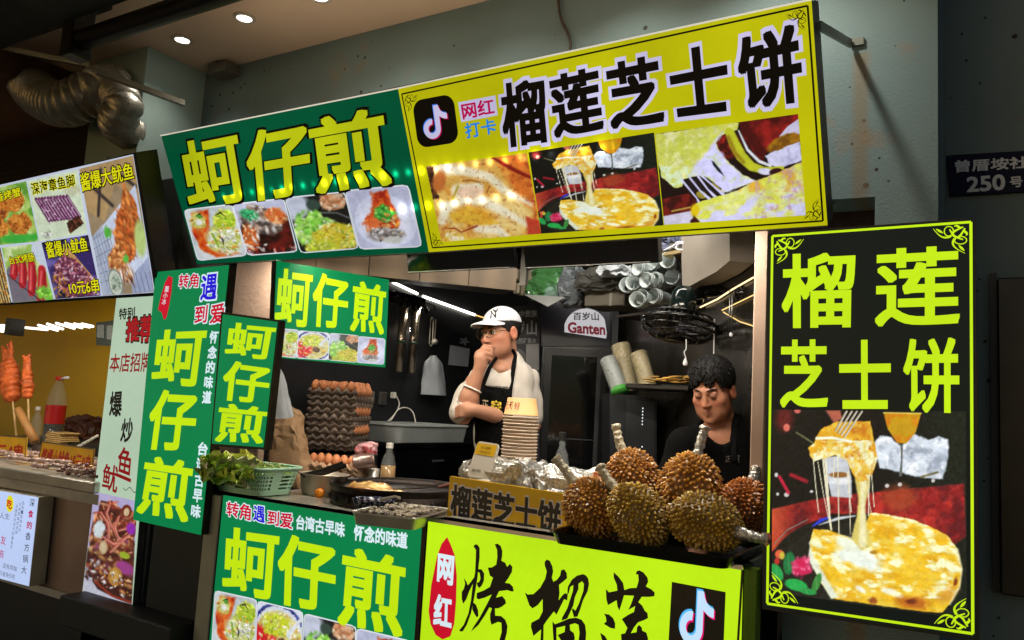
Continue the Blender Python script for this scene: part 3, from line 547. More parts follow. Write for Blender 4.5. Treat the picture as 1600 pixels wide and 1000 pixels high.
def paint_bigsquid(a):
    a.use(100, 190); a.fill((148, 128, 100)); a.poly([(0, 0), (100, 0), (100, 60), (60, 30), (30, 80), (0, 60)], (170, 140, 96), 2); 
    for P in ([(10, 20), (50, 60)], [(40, 8), (20, 70)], [(60, 10), (96, 40)]): a.line(P, 5, (50, 44, 46), 3)
    a.poly([(18, 90), (96, 38), (100, 160), (52, 176), (36, 140)], (196, 206, 228), 1.5); a.poly([(0, 100), (24, 84), (46, 160), (40, 190), (0, 190)], (166, 176, 196), 2)
    for k in range(6): a.line([(0, 104 + k * 13), (36, 90 + k * 15)], 1, (110, 120, 146), .8); a.line([(4 + k * 6, 96), (14 + k * 6, 186)], 1, (110, 120, 146), .8)
    a.poly([(60, 164), (100, 140), (100, 190), (60, 190)], (150, 160, 190), 2, nz=4); 
    for k in range(5): a.line([(62 + k * 9, 160), (66 + k * 9, 190)], 1, (80, 90, 120), .8)
    m = a.poly([(76, 40), (92, 60), (94, 90), (84, 120), (66, 146), (50, 140), (44, 110), (52, 80), (68, 56)], (186, 96, 40), 3, nz=4, nsc=12); a.mot(m, (214, 130, 66), 10); a.mot(m, (130, 56, 24), 12, .55); a.scat(46, m, [(222, 140, 76), (150, 70, 30), (200, 100, 40)], (2.5, 4), 4.5, rot=1.0, sd=24)
    m = a.e(44, 140, 18, 22, (176, 96, 44), .3, .2, .4); a.scat(40, m, [(222, 150, 86), (130, 60, 26), (236, 180, 120)], (2, 4), 3, sd=25); a.scat(16, a.e(54, 160, 14, 14, (180, 140, 110), .3, .4), [(206, 150, 96), (120, 60, 30), (214, 206, 206)], (1.6, 3), 5, rot=1.3, sd=26)
    a.e(90, 112, 10, 26, (176, 196, 120), .1, .4); a.e(32, 96, 6, 8, (80, 170, 60), 0, .5, .5); a.e(58, 138, 5, 6, (90, 180, 70), 0, .5, .5); a.e(30, 172, 14, 22, (120, 130, 120), 0, .1); a.e(30, 172, 12, 19, (196, 204, 190), 0, .1); a.scat(14, a.e(30, 172, 9, 14, (176, 186, 170), 0, .3), [(110, 130, 110)], (1, 3), 2, sd=27)
def paint_sausages(a):
    a.use(100, 120); a.fill((150, 186, 90)); one = np.ones(a.X.shape); a.mot(one, (206, 220, 170), 18); a.poly([(0, 50), (10, 40), (100, 120), (0, 120)], (110, 104, 116), 3); a.poly([(80, 0), (100, 0), (100, 60), (74, 20)], (196, 206, 220), 2)
    for x0, y0, x1, y1 in ((24, 34, 16, 62), (46, 32, 34, 82), (68, 40, 52, 100), (90, 54, 70, 116)):
        a.line([(x0, y0), ((x0 + x1) / 2 + 3, (y0 + y1) / 2), (x1, y1)], [18, 22, 18], (186, 34, 44), 3); a.line([(x0 - 2, y0 + 4), (x1 - 1, y1 - 6)], [3, 5], (236, 120, 120), 3, .8); a.line([(x0 + 6, y0 + 6), (x1 + 7, y1)], 4, (120, 14, 26), 4, .8)
    m = a.e(90, 108, 24, 16, (120, 190, 60), .3, .3, .5); a.scat(12, m, [(160, 214, 90), (90, 160, 50)], (3, 6), 2, sd=28); a.line([(0, 56), (70, 120)], 2, (40, 30, 40), 1)
def paint_smallsquid(a):
    a.use(100, 120); a.fill((50, 36, 96)); one = np.ones(a.X.shape); a.mot(one, (110, 100, 170), 30); a.mot(one, (20, 16, 40), 24, .5)
    for k in range(8): a.line([(40 + k * 2, 20), (60 + k * 6, 80 + k * 3)], 2, (206, 160, 90), 1)
    m = a.poly([(16, 50), (40, 30), (62, 44), (90, 80), (96, 118), (24, 118), (10, 80)], (96, 40, 66), 4, nz=6, nsc=14); a.scat(120, m, [(196, 130, 150), (120, 50, 80), (226, 190, 200), (70, 26, 50), (190, 110, 90)], (2, 4.5), 2.6, sd=29); a.scat(14, (a.Y > 70) * (a.X < 30) * 1., [(200, 150, 60), (150, 90, 30)], (2, 4), 3, sd=30)
def paint_skewers(a):
    a.use(100, 120); a.fill((60, 50, 40))
    for k in range(7): a.line([(60 + k * 7, 0), (72 + k * 6, 120)], 3, (206, 176, 110), 1); a.scat(9, ((abs(a.X - (64 + k * 6.6)) < 3)) * 1., [(206, 150, 60), (226, 190, 110), (150, 90, 30)], (3, 4), 1.5, sd=31 + k)
def paint_squidpan(a):
    a.use(100, 220); a.fill((176, 166, 206)); a.put(np.clip((a.Y - 150) / 40, 0, 1), (190, 190, 206)); a.poly([(0, 166), (30, 200), (70, 210), (100, 214), (100, 120), (0, 120)], (58, 30, 26), 3)
    m = a.poly([(20, 18), (44, 10), (66, 22), (92, 20), (100, 44), (100, 196), (70, 204), (40, 190), (12, 160), (2, 110), (6, 60)], (96, 42, 30), 3, nz=5, nsc=20); a.mot(m, (60, 24, 20), 24, .45, .55)
    a.scat(90, m * (a.Y < 120), [(150, 56, 40), (186, 96, 60), (110, 36, 34), (206, 150, 110), (196, 120, 80)], (2.5, 5.5), 3.5, sd=40); a.scat(60, m * (a.Y > 80), [(186, 130, 80), (206, 170, 120), (150, 90, 50), (90, 40, 26), (120, 60, 90)], (3.5, 8), 1.5, sd=41)
    for P in ([(40, 16), (34, 40), (46, 62), (60, 80)], [(62, 40), (54, 64), (66, 90)], [(90, 70), (70, 92), (50, 118)], [(20, 40), (40, 60), (44, 90)], [(98, 40), (84, 60), (64, 70)], [(30, 90), (54, 100), (76, 92)]): a.line(P, [3, 7, 4], (186, 96, 80), 3); a.line(np.array(P) + [1.5, 0], [1, 2, 1], (226, 170, 150), 2, .8)
    a.e(78, 26, 11, 14, (110, 40, 26), .2, .15); a.e(78, 28, 6, 9, (206, 180, 140), .2, .3); a.e(22, 76, 12, 18, (206, 216, 220), .2, .4, .5); a.e(34, 112, 9, 14, (186, 160, 120), 0, .2); a.e(34, 112, 6, 10, (206, 186, 150), 0, .3); a.e(80, 118, 11, 7, (150, 170, 40), .1, .3); a.e(82, 144, 19, 13, (150, 60, 130), .2, .3); a.e(64, 166, 14, 20, (176, 126, 50), .1, .15); a.e(62, 163, 8, 12, (200, 156, 80), .1, .5); a.e(90, 60, 10, 12, (140, 40, 170), 0, .5)
    a.scat(40, (a.Y > 160) * m, [(214, 206, 206), (60, 24, 24), (150, 90, 60), (200, 150, 60), (226, 222, 226)], (1.5, 3.5), 2, sd=42); a.line([(2, 150), (24, 186), (60, 206), (98, 210)], 4, (150, 46, 24), 3); a.scat(20, (a.X < 30) * (a.Y > 140) * (a.Y < 186) * 1., [(200, 200, 214), (70, 40, 40), (150, 70, 50)], (3, 6), 1.6, sd=43)
# ================================================================== SIGNS
YG = (203, 225, 18); GRN = (0, 110, 62)
LEDG = []
TN = (0, -math.cos(math.radians(25)), -math.sin(math.radians(25)))
# --- the big tilted sign over the opening
T = Panel(onY(308, 413, 2.2), TN)
troot = thing('hanging_lightbox_sign', T.px(800, 385), 'wide green and yellow lightbox hung tilted over the stall opening', 'sign')
_u, _v = np.array([1., 0, 0]), np.array([0, -math.sin(math.radians(25)), math.cos(math.radians(25))])
def tuv(x, y): p = T.px(x, y) - np.array(troot.location); return p @ _u, p @ _v
def row(pa, pb, xa, xb, sp, rad, gain):
    a, b = tuv(*pa), tuv(*pb); k = (b[1] - a[1]) / (b[0] - a[0]); return (tuple(_u), tuple(_v), tuv(*xa)[0], tuv(*xb)[0], a[1] - k * a[0], k, sp, rad, gain)
LEDG = [row((370, 303), (735, 257), (340, 305), (960, 230), .0565, .0105, 7.), row((628, 326), (795, 306), (610, 326), (815, 300), .0565, .012, 4.5)]
m_tg = emi('sign_green_film', (2, 96, 62), .72, LEDG); m_ty = emi('sign_yellow_film', (208, 205, 14), .88, LEDG); m_tl = emi('sign_lime_letter_film', (196, 205, 20), .92, LEDG)
m_tp = emi('sign_print_film', None, 1.0, LEDG); m_tw = emi('sign_white_film', (214, 208, 244), .95, LEDG)
m_blk = mat('black_vinyl', (12, 12, 13), .4, var=.05); m_tmag = emi('sign_magenta_film', (188, 16, 84), .9); m_tblu = emi('sign_blue_film', (30, 132, 226), .95); m_tcy = emi('sign_azure_film', (80, 132, 240), .95)
m_frame = mat('dark_sign_frame', (52, 47, 36), .45, .5, bump=.1); m_alu = mat('bright_aluminium_edge', (190, 190, 190), .3, .9)
m_wht = mat('white_ink', (225, 225, 230), .5)
TQ = [(252, 213), (1268, 0), (1293, 352), (308, 413)]
T.box('light_box', TQ, .10, m_frame, troot)
GQ = [(252, 213), (622, 139), (670, 394), (308, 413)]; YQ = [(622, 139), (1268, 0), (1293, 352), (670, 394)]
T.face('face_panel', GQ, m_tg, troot); T.face('face_panel', YQ, m_ty, troot)
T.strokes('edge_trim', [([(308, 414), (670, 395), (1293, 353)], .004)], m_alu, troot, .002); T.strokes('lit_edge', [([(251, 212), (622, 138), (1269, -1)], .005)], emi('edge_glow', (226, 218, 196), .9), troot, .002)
_c = T.px(760, 112) - T.N * .05 + np.array([0, .0, .035]); lamp('AREA', 'assumed_edge_lamp', _c, 3.4, (1., .82, .58), 2.5, .05, aim=_c + np.array([0, .35, 1.]), parent=troot)  # assumed area lamp along the top edge, added to brighten wall and ceiling
qg = [('蚵', [(278, 224), (370, 205), (388, 314), (297, 327)]), ('仔', [(381, 208), (482, 187), (487, 303), (392, 316)]), ('煎', [(480, 188), (598, 164), (614, 290), (495, 304)])]
T.glyphs('lettering_outline', qg, m_blk, troot, .001, ring=.034, off=.002)
T.glyphs('lettering', qg, m_tl, troot, .002, bold=.020, off=.002)
qy = [('榴', [(780, 132), (850, 119), (859, 222), (788, 232)]), ('莲', [(856, 120), (936, 102), (945, 203), (867, 217)]), ('芝', [(945, 101), (1030, 83), (1040, 192), (955, 203)]),
      ('士', [(1042, 84), (1134, 62), (1141, 173), (1054, 184)]), ('饼', [(1148, 62), (1248, 34), (1257, 160), (1160, 173)])]
T.glyphs('lettering_outline', qy, m_tw, troot, .001, ring=.058, off=.002)
T.glyphs('lettering', qy, m_blk, troot, .002, bold=.024, off=.002, bx=1.15)
T.face('name_patch', [(716, 160), (774, 149), (778, 180), (721, 191)], m_tw, troot, .001)
T.glyphs('lettering', [('网红', [(720, 162), (771, 153), (774, 178), (724, 187)])], m_tmag, troot, .002, bold=.02)
T.glyphs('lettering', [('打卡', [(725, 193), (774, 184), (777, 208), (729, 217)])], m_tblu, troot, .002, bold=.02)
LQ = [(644, 158), (708, 146), (718, 222), (654, 232)]
V = T.bil(LQ, rrect(), .001); lg = mesh('logo_tile', V, [list(range(len(V)))[::-1]], m_blk, troot)
logo(T, LQ, lg, .001, (m_tcy, m_tmag, m_tw))
BR = [(628, 147), (1262, 9), (1286, 345), (676, 387)]
for off, w in ((0, .005), (1, .003)):
    b = [(628 + 4 * off, 147 + 3 * off), (1262 - 4 * off, 9 + 4 * off), (1286 - 4 * off, 345 - 4 * off), (676 + 3 * off, 387 - 3 * off)]
    if off == 0: T.strokes('border_line', [([b[i], b[(i + 1) % 4]], w) for i in range(4)], m_blk, troot, .001)
ornaments(T, [([(630, 149), (652, 144), (657, 172), (635, 176)], 0, 0), ([(1228, 18), (1260, 11), (1262, 46), (1231, 52)], 1, 0),
              ([(1254, 313), (1283, 310), (1285, 344), (1256, 347)], 1, 1), ([(673, 363), (690, 362), (694, 385), (677, 386)], 0, 1)], m_blk, troot, .0014, .030)
DG = [([(289, 329), (362, 320), (385, 398), (310, 406)], 'A'), ([(365, 320), (443, 311), (464, 392), (388, 398)], 'K'), ([(447, 310), (538, 301), (559, 387), (471, 394)], 'C'), ([(541, 299), (637, 290), (658, 384), (563, 388)], 'D')]
def dishes(p, DG, m, root, nu, rnd, k=1., rim=None, lift=.001):
    for q, kind in DG:
        c = np.mean(q, axis=0); f = p.picture('picture_rim', [tuple(c + (np.array(a) - c) * 1.045) for a in q], lambda a: a.fill((226, 232, 240)), rim or m, root, lift, 12, 12, rnd * 1.15, .9)
        p.picture('dish_picture', q, PAINT[kind], m, root, lift + .0008, nu, nu, rnd, k)
dishes(T, DG, m_tp, troot, 84, .016)
T.picture('food_picture', [(666, 260), (823, 239), (846, 365), (690, 378)], paint_flesh, m_tp, troot, .001, 150, 130)
T.picture('food_picture', [(826, 238), (1022, 207), (1037, 352), (846, 365)], paint_cheese_uv, m_tp, troot, .001, 170, 140)
T.picture('food_picture', [(1024, 209), (1247, 178), (1259, 336), (1038, 351)], paint_pull, m_tp, troot, .001, 190, 150)
# --- portrait lightbox on the right
Rp = Panel((0, 2.13, 0), (0, -1, 0)); RQ = [(1199, 364), (1524, 340), (1530, 1002), (1190, 952)]
rroot = thing('portrait_lightbox_sign', Rp.px(1360, 975), 'tall black lightbox with lime lettering above a picture of a cheese pancake', 'sign')
m_lime = emi('lime_film', (200, 238, 24), 1.0); m_rp = emi('bright_print_film', None, 1.12); m_rb = emi('black_film', (17, 24, 21), .9); m_bframe = mat('black_sign_frame', (16, 17, 16), .4)
Rp.box('light_box', RQ, .09, m_bframe, rroot)
Rp.face('face_panel', [(1202, 367), (1521, 343), (1526, 998), (1193, 949)], m_rb, rroot)
Rp.picture('food_picture', [(1207, 640), (1509, 643), (1511, 968), (1206, 925)], paint_cheese_px, m_rp, rroot, .0006, 250, 260)
b = [(1207, 369), (1517, 347), (1520, 990), (1199, 943)]
Rp.strokes('border_line', [([b[i], b[(i + 1) % 4]], .0062) for i in range(4)], m_lime, rroot, .001)
ornaments(Rp, [([(1209, 371), (1256, 368), (1255, 412), (1208, 412)], 0, 0), ([(1458, 352), (1514, 349), (1515, 396), (1459, 396)], 1, 0),
               ([(1460, 935), (1517, 935), (1519, 988), (1460, 980)], 1, 1), ([(1200, 893), (1247, 903), (1247, 949), (1200, 942)], 0, 1)], m_lime, rroot, .0014, .055)
qr = [('榴', [(1221, 398), (1337, 392), (1335, 512), (1222, 513)]), ('莲', [(1368, 390), (1500, 383), (1500, 508), (1367, 511)]),
      ('芝', [(1220, 531), (1294, 530), (1294, 638), (1219, 637)]), ('士', [(1311, 532), (1392, 530), (1392, 639), (1312, 639)]), ('饼', [(1411, 530), (1499, 527), (1499, 647), (1412, 644)])]
Rp.glyphs('lettering', qr, m_lime, rroot, .002, bold=.017, off=.002)
# --- counter front: green box
m_gf = emi('counter_green_film', (4, 128, 72), .95); m_prn = emi('counter_print_film', None, 1.0); m_ltx = emi('lime_letter_film', (196, 232, 16), 1.0)
m_red = emi('red_film', (206, 16, 44), .95); m_navy = emi('blue_letter_film', (38, 20, 214), .95); m_wf = emi('white_film', (216, 236, 244), 1.0)
F1 = Panel((0, 2.10, 0), (0, -1, 0))
def rectpx(P, x0, x1, z0, z1, y): return [tuple(float(a) for a in proj(np.array([x, y, z]))) for x, z in ((x0, z1), (x1, z1), (x1, z0), (x0, z0))]
g1 = thing('counter_lightbox_sign', (-2.045, 2.1, .3), 'landscape green lightbox on the counter front with lime letters and dish pictures', 'sign')
q = rectpx(F1, -2.526, -1.566, .30, .906, 2.10)
F1.box('light_box', q, .07, m_frame, g1); F1.face('face_panel', q, m_gf, g1)
q1 = [('转角', [(355, 783), (393, 789), (392, 814), (354, 806)]), ('到爱', [(419, 797), (458, 803), (457, 827), (418, 819)])]; q2 = [('遇', [(397, 789), (415, 792), (414, 818), (396, 813)])]
def small(p, items, m, root, r=.06, bold=.02):
    p.glyphs('lettering_outline', items, m_wf, root, .001, ring=r, off=.003); p.glyphs('lettering', items, m, root, .0018, bold=bold, off=.003)
small(F1, q1, m_red, g1); small(F1, q2, m_navy, g1)
F1.glyphs('lettering', [('台湾古早味', [(464, 804), (540, 816), (539, 840), (463, 827)]), ('怀念的味道', [(554, 819), (638, 832), (637, 858), (553, 844)])], m_wf, g1, .002, bold=.028)
qb = [('蚵', [(352, 822), (438, 833), (430, 940), (347, 923)]), ('仔', [(436, 831), (528, 850), (522, 960), (433, 943)]), ('煎', [(537, 852), (636, 872), (629, 998), (527, 975)])]
F1.glyphs('lettering', qb, m_ltx, g1, .002, bold=.021, off=.002)
dishes(F1, [([(337, 924), (401, 938), (397, 1022), (332, 1007)], 'A'), ([(404, 940), (473, 957), (469, 1044), (400, 1026)], 'B'), ([(477, 960), (556, 980), (551, 1070), (472, 1048)], 'C'), ([(559, 983), (642, 1003), (637, 1095), (555, 1072)], 'D')], m_prn, g1, 84, .014)
# --- counter front: yellow box with brush lettering
m_yf = emi('counter_yellow_film', (190, 236, 22), 1.0)
g2 = thing('counter_lightbox_sign', (-1.04, 2.1, .3), 'lime yellow lightbox on the counter front with black brush lettering', 'sign')
q = rectpx(F1, -1.543, -.537, .30, .931, 2.10)
F1.box('light_box', q, .10, mat('box_side_olive', (60, 66, 30), .3), g2); F1.face('face_panel', q, m_yf, g2)
F1.strokes('edge_trim', [([(667, 811), (1161, 887)], .012)], m_alu, g2, .0025); F1.strokes('edge_trim', [([(1160.5, 890), (1153, 1010)], .006)], m_frame, g2, .0025)
F1.polys('red_seal', [[(699, 839), (705, 852), (711, 868), (714, 900), (713, 940), (710, 975), (704, 994), (692, 999), (681, 992), (673, 975), (670, 955), (674, 915), (683, 870), (690, 850)]], m_red, g2, .001)
F1.glyphs('lettering', [('网', [(685, 864), (711, 869), (708, 916), (683, 908)]), ('红', [(680, 927), (707, 932), (706, 982), (677, 975)])], m_wf, g2, .002, bold=.03)
def z1(P): return [(710 + x / 6.25, 840 + y / 6.25) for x, y in P]
def z2(P): return [(900 + x / 6.154, 860 + y / 6.154) for x, y in P]
BRUSH = [z1(p) for p in (
    [(190, 85), (205, 65), (230, 68), (250, 100), (250, 190), (238, 300), (228, 400), (208, 520), (190, 625), (165, 740), (125, 850), (85, 915), (60, 915), (50, 905), (95, 850), (140, 740), (165, 610), (180, 480), (205, 340), (212, 200), (214, 120)],
    [(95, 392), (120, 430), (135, 465), (165, 430), (205, 375), (215, 420), (185, 450), (150, 520), (120, 600), (90, 645), (75, 600), (75, 530), (95, 500), (108, 450)],
    [(225, 305), (270, 310), (295, 350), (292, 420), (270, 470), (245, 492), (228, 470), (222, 440), (245, 432), (258, 400), (250, 345), (228, 330)],
    [(185, 630), (215, 655), (235, 710), (238, 765), (222, 778), (200, 745), (178, 700)],
    [(398, 65), (425, 58), (455, 80), (472, 130), (470, 180), (462, 225), (500, 245), (518, 285), (545, 255), (570, 285), (565, 335), (530, 395), (498, 440), (545, 448), (575, 480), (583, 525), (560, 525), (520, 512), (440, 522), (410, 585), (470, 570), (500, 605), (508, 640), (470, 672), (430, 690), (400, 690), (402, 760), (460, 765), (500, 800), (522, 860), (515, 930), (495, 1010), (440, 1010), (465, 920), (462, 830), (430, 822), (365, 850), (352, 800), (352, 745), (370, 690), (345, 680), (300, 760), (240, 850), (165, 918), (190, 870), (250, 780), (320, 650), (368, 555), (300, 585), (240, 602), (220, 590), (222, 540), (290, 515), (350, 480), (380, 390), (350, 370), (330, 292), (370, 290), (412, 262), (422, 190), (420, 120)],
    [(885, 235), (905, 213), (935, 225), (960, 280), (968, 330), (955, 390), (970, 430), (1005, 410), (1035, 370), (1045, 318), (1075, 308), (1100, 345), (1104, 395), (1070, 425), (1025, 460), (1030, 540), (1022, 610), (1060, 560), (1085, 540), (1110, 555), (1105, 612), (1075, 600), (1040, 670), (1000, 752), (975, 720), (905, 810), (875, 855), (872, 1010), (843, 1010), (850, 895), (775, 960), (750, 870), (755, 830), (830, 790), (865, 720), (865, 600), (815, 660), (765, 690), (735, 660), (692, 535), (720, 555), (775, 550), (840, 490), (890, 400), (905, 330), (885, 270)],
    [(1105, 560), (1110, 480), (1150, 410), (1200, 370), (1260, 355), (1290, 370), (1310, 400), (1318, 450), (1305, 520), (1260, 610), (1235, 690), (1205, 770), (1170, 775), (1150, 700), (1160, 690), (1185, 712), (1220, 640), (1262, 520), (1268, 450), (1250, 425), (1215, 450), (1215, 500), (1180, 580), (1165, 660), (1105, 790), (1050, 810), (1055, 780), (1105, 690), (1160, 520), (1165, 462), (1135, 480), (1120, 540)],
    [(960, 815), (985, 845), (1050, 820), (1120, 790), (1190, 780), (1245, 800), (1280, 850), (1290, 930), (1285, 1010), (1215, 1010), (1225, 930), (1215, 850), (1180, 835), (1130, 850), (1135, 905), (1170, 930), (1180, 985), (1170, 1010), (1050, 1010), (1012, 950), (1080, 920), (1085, 860), (1000, 880), (1000, 1010), (972, 1010), (965, 920)])]
BRUSH += [z2(p) for p in (
    [(365, 208), (410, 250), (455, 310), (468, 380), (520, 362), (585, 358), (605, 290), (600, 228), (578, 232), (585, 200), (610, 190), (650, 210), (690, 260), (697, 300), (675, 345), (730, 375), (760, 405), (755, 440), (700, 446), (635, 445), (602, 495), (640, 530), (665, 580), (690, 600), (695, 650), (660, 668), (600, 690), (560, 740), (530, 795), (585, 785), (590, 735), (610, 715), (635, 740), (640, 770), (680, 790), (697, 850), (690, 870), (440, 870), (435, 805), (475, 795), (497, 745), (470, 700), (443, 660), (500, 620), (560, 590), (572, 535), (505, 570), (530, 520), (560, 435), (465, 430), (445, 500), (420, 577), (402, 540), (393, 478), (310, 525), (295, 470), (290, 370), (320, 402), (400, 385), (395, 330), (365, 260)],
    [(272, 607), (320, 615), (360, 650), (380, 700), (378, 752), (335, 745), (270, 705), (295, 682), (290, 640)], [(235, 790), (280, 820), (310, 870), (255, 870)])]
F1.polys('brush_lettering', BRUSH, m_blk, g2, .002)
lg = F1.face('logo_tile', [(1050, 909), (1134, 925), (1130, 1030), (1044, 1015)], m_blk, g2, .001)
logo(F1, None, lg, .0012, (emi('azure_film', (80, 184, 246), 1.), emi('pink_film', (225, 20, 110), 1.), emi('pale_film', (196, 226, 252), 1.)), nq=[(1049, 893), (1136, 909), (1131, 1036), (1043, 1020)])
m_clear = mat('green_acrylic_edge', (120, 160, 40), .25, alpha=.55)
bx = MB(); bx.box((-.536, 2.105, .72), (-.505, 2.16, .926)); bx.build('acrylic_edge_strip', m_clear, g2)
# --- vertical green banner on the left
Bp = Panel((0, 2.07, 0), (0, -1, 0)); BQ = [(243, 425), (358, 414), (314, 836), (208, 812)]
g3 = thing('vertical_lightbox_sign', Bp.px(262, 824), 'tall narrow green sign with three lime letters running down it', 'sign')
Bp.box('light_box', BQ, .035, m_frame, g3); Bp.face('face_panel', BQ, m_gf, g3)
qv = [('蚵', [(245, 516), (325, 512), (313, 606), (236, 598)]), ('仔', [(240, 608), (312, 612), (302, 706), (227, 702)]), ('煎', [(229, 711), (304, 721), (294, 818), (213, 801)])]
Bp.glyphs('lettering', qv, m_ltx, g3, .002, bold=.021, off=.002)
small(Bp, [('转角', [(281, 429), (312, 427), (310, 449), (279, 451)]), ('到', [(306, 479), (326, 476), (323, 504), (304, 506)]), ('爱', [(330, 476), (352, 473), (349, 504), (328, 506)])], m_red, g3); small(Bp, [('遇', [(316, 430), (342, 427), (338, 468), (313, 470)])], m_navy, g3)
Bp.polys('red_brush_mark', [[(264, 431), (270, 434), (268, 458), (264, 480), (260, 498), (256, 499), (253, 488), (247, 484), (252, 462), (258, 442)]], m_red, g3, .001)
Bp.glyphs('lettering', [(c, [(256 + 3 - i * 2.2, 447 + i * 10), (265 - i * 2.2, 447 + i * 10), (264 - i * 2.2, 456 + i * 10), (255 + 2 - i * 2.2, 456 + i * 10)]) for i, c in enumerate('董小冰')], m_wf, g3, .0018)
Bp.glyphs('lettering', [(c, [(329 - i * 2.8, 517 + i * 23.4), (343 - i * 2.8, 517 + i * 23.4), (341 - i * 2.8, 537 + i * 23.4), (327 - i * 2.8, 537 + i * 23.4)]) for i, c in enumerate('怀念的味道')] +
          [(c, [(311 - i * 2.7, 690 + i * 24.3), (326 - i * 2.7, 692 + i * 24.3), (324 - i * 2.7, 713 + i * 24.3), (309 - i * 2.7, 711 + i * 24.3)]) for i, c in enumerate('台湾古早味')], m_wf, g3, .0018, bold=.028)
# --- small green box sign in front of the pillar
Sp = Panel((0, 2.03, 0), (0, -1, 0)); SQ = [(345, 487), (437, 500), (415, 703), (328, 697)]
g4 = thing('small_lightbox_sign', Sp.px(372, 700), 'small upright green box sign fixed before the bare pillar', 'sign')
Sp.box('light_box', SQ, .028, m_frame, g4); Sp.face('face_panel', [(348, 491), (434, 503), (412, 699), (331, 693)], m_gf, g4)
qs = [('蚵', [(357, 503), (433, 510), (423, 563), (351, 556)]), ('仔', [(352, 562), (426, 572), (417, 632), (346, 625)]), ('煎', [(344, 629), (420, 637), (411, 694), (336, 690)])]
Sp.glyphs('lettering', qs, m_ltx, g4, .002, bold=.021, off=.002)
# --- green sign on the inner left wall
Ip = Panel((-2.45, 2.2, 1.5), (.96, -.28, 0)); IQ = [(432, 407), (608, 437), (602, 574), (426, 558)]
g5 = thing('indoor_lightbox_sign', Ip.px(520, 565), 'landscape green sign hung inside the stall beside the bare pillar', 'sign')
Ip.box('light_box', IQ, .04, m_frame, g5); Ip.face('face_panel', IQ, m_gf, g5)
qi = [('蚵', [(434, 418), (489, 426), (483, 513), (428, 506)]), ('仔', [(490, 424), (546, 436), (541, 515), (486, 510)]), ('煎', [(552, 437), (604, 447), (599, 524), (546, 517)])]
Ip.glyphs('lettering', qi, m_ltx, g5, .002, bold=.021, off=.002)
dishes(Ip, [([(424, 513), (466, 516), (463, 559), (421, 554)], 'A'), ([(467, 517), (514, 521), (512, 562), (464, 559)], 'B'), ([(516, 521), (560, 525), (557, 566), (513, 562)], 'C'), ([(561, 526), (601, 530), (599, 569), (558, 566)], 'D')], m_prn, g5, 54, .008)
# --- price board on the counter (printed board, no lamp inside; a faint glow is put into its colours)
Yp = Panel((0, 2.25, 0), (0, -1, 0)); YQ2 = [(703, 744), (905, 775), (901, 846), (698, 812)]
g6 = thing('price_board', Yp.px(800, 822), 'long yellow board with black lettering standing on the counter before the foil trays', 'sign')
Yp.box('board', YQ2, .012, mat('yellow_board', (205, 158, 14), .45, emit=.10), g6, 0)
qp = [('榴莲芝士饼', [(706, 756), (878, 786), (876, 839), (704, 808)])]
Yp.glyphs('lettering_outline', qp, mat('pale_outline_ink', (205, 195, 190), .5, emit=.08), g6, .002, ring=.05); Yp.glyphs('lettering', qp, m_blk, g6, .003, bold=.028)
bx = MB(); bx.add(Yp.pts([(697, 810), (902, 845)], .001).tolist() + (Yp.pts([(697, 818), (902, 853)], .03)).tolist()[::-1], [(3, 2, 1, 0)]); bx.build('clear_foot', mat('clear_acrylic', (210, 205, 200), .2, alpha=.8), g6)
# --- menu lightbox of the left stall
Mp = Panel(onY(243, 460, 2.1), TN); MQ = [(-70, 307), (212, 238), (249, 462), (-45, 480)]
m_mp = emi('menu_print_film', None, .95); m_mg = emi('menu_pale_green_film', (196, 216, 190), .9); m_mt = emi('menu_yellow_letter', (226, 222, 20), 1.)
g7 = thing('menu_lightbox', Mp.px(120, 468), 'tilted menu lightbox with six food pictures over the squid stall', 'menu board')
Mp.box('light_box', MQ, .10, m_bframe, g7, -.001)
Mp.face('face_panel', [(-66, 304), (208, 241), (242, 457), (-40, 476)], emi('menu_white_film', (200, 210, 230), .9), g7)
for q, f in (([(-30, 299), (41, 283), (61, 377), (-12, 384)], paint_crab), ([(43, 283), (121, 265), (137, 364), (63, 377)], paint_tentacles), ([(124, 264), (208, 243), (241, 456), (161, 462)], paint_bigsquid),
             ([(3, 387), (62, 380), (84, 468), (20, 473)], paint_sausages), ([(65, 379), (138, 367), (158, 462), (87, 467)], paint_smallsquid), ([(-60, 390), (1, 387), (18, 473), (-44, 476)], paint_skewers)):
    Mp.picture('food_picture', q, f, m_mp, g7, .001, 90, 110)
def mtxt(st, q): Mp.glyphs('lettering_outline', [(st, q)], m_blk, g7, .002, ring=.06); Mp.glyphs('lettering', [(st, q)], m_mt, g7, .003, bold=.006, off=.004)
mtxt('香烤蟹', [(-8, 302), (32, 292), (34, 306), (-5, 317)]); mtxt('酱爆大鱿鱼', [(125, 271), (207, 253), (211, 279), (129, 300)]); mtxt('台式烤肠', [(13, 401), (53, 394), (56, 408), (17, 413)])
mtxt('酱爆小鱿鱼', [(71, 378), (136, 370), (139, 392), (76, 404)]); mtxt('10元6串', [(107, 441), (154, 434), (157, 457), (111, 460)])
Mp.glyphs('lettering_outline', [('深海章鱼脚', [(48, 286), (116, 271), (119, 291), (52, 305)])], m_mt, g7, .002, ring=.045); Mp.glyphs('lettering', [('深海章鱼脚', [(48, 286), (116, 271), (119, 291), (52, 305)])], m_blk, g7, .003, bold=.01)
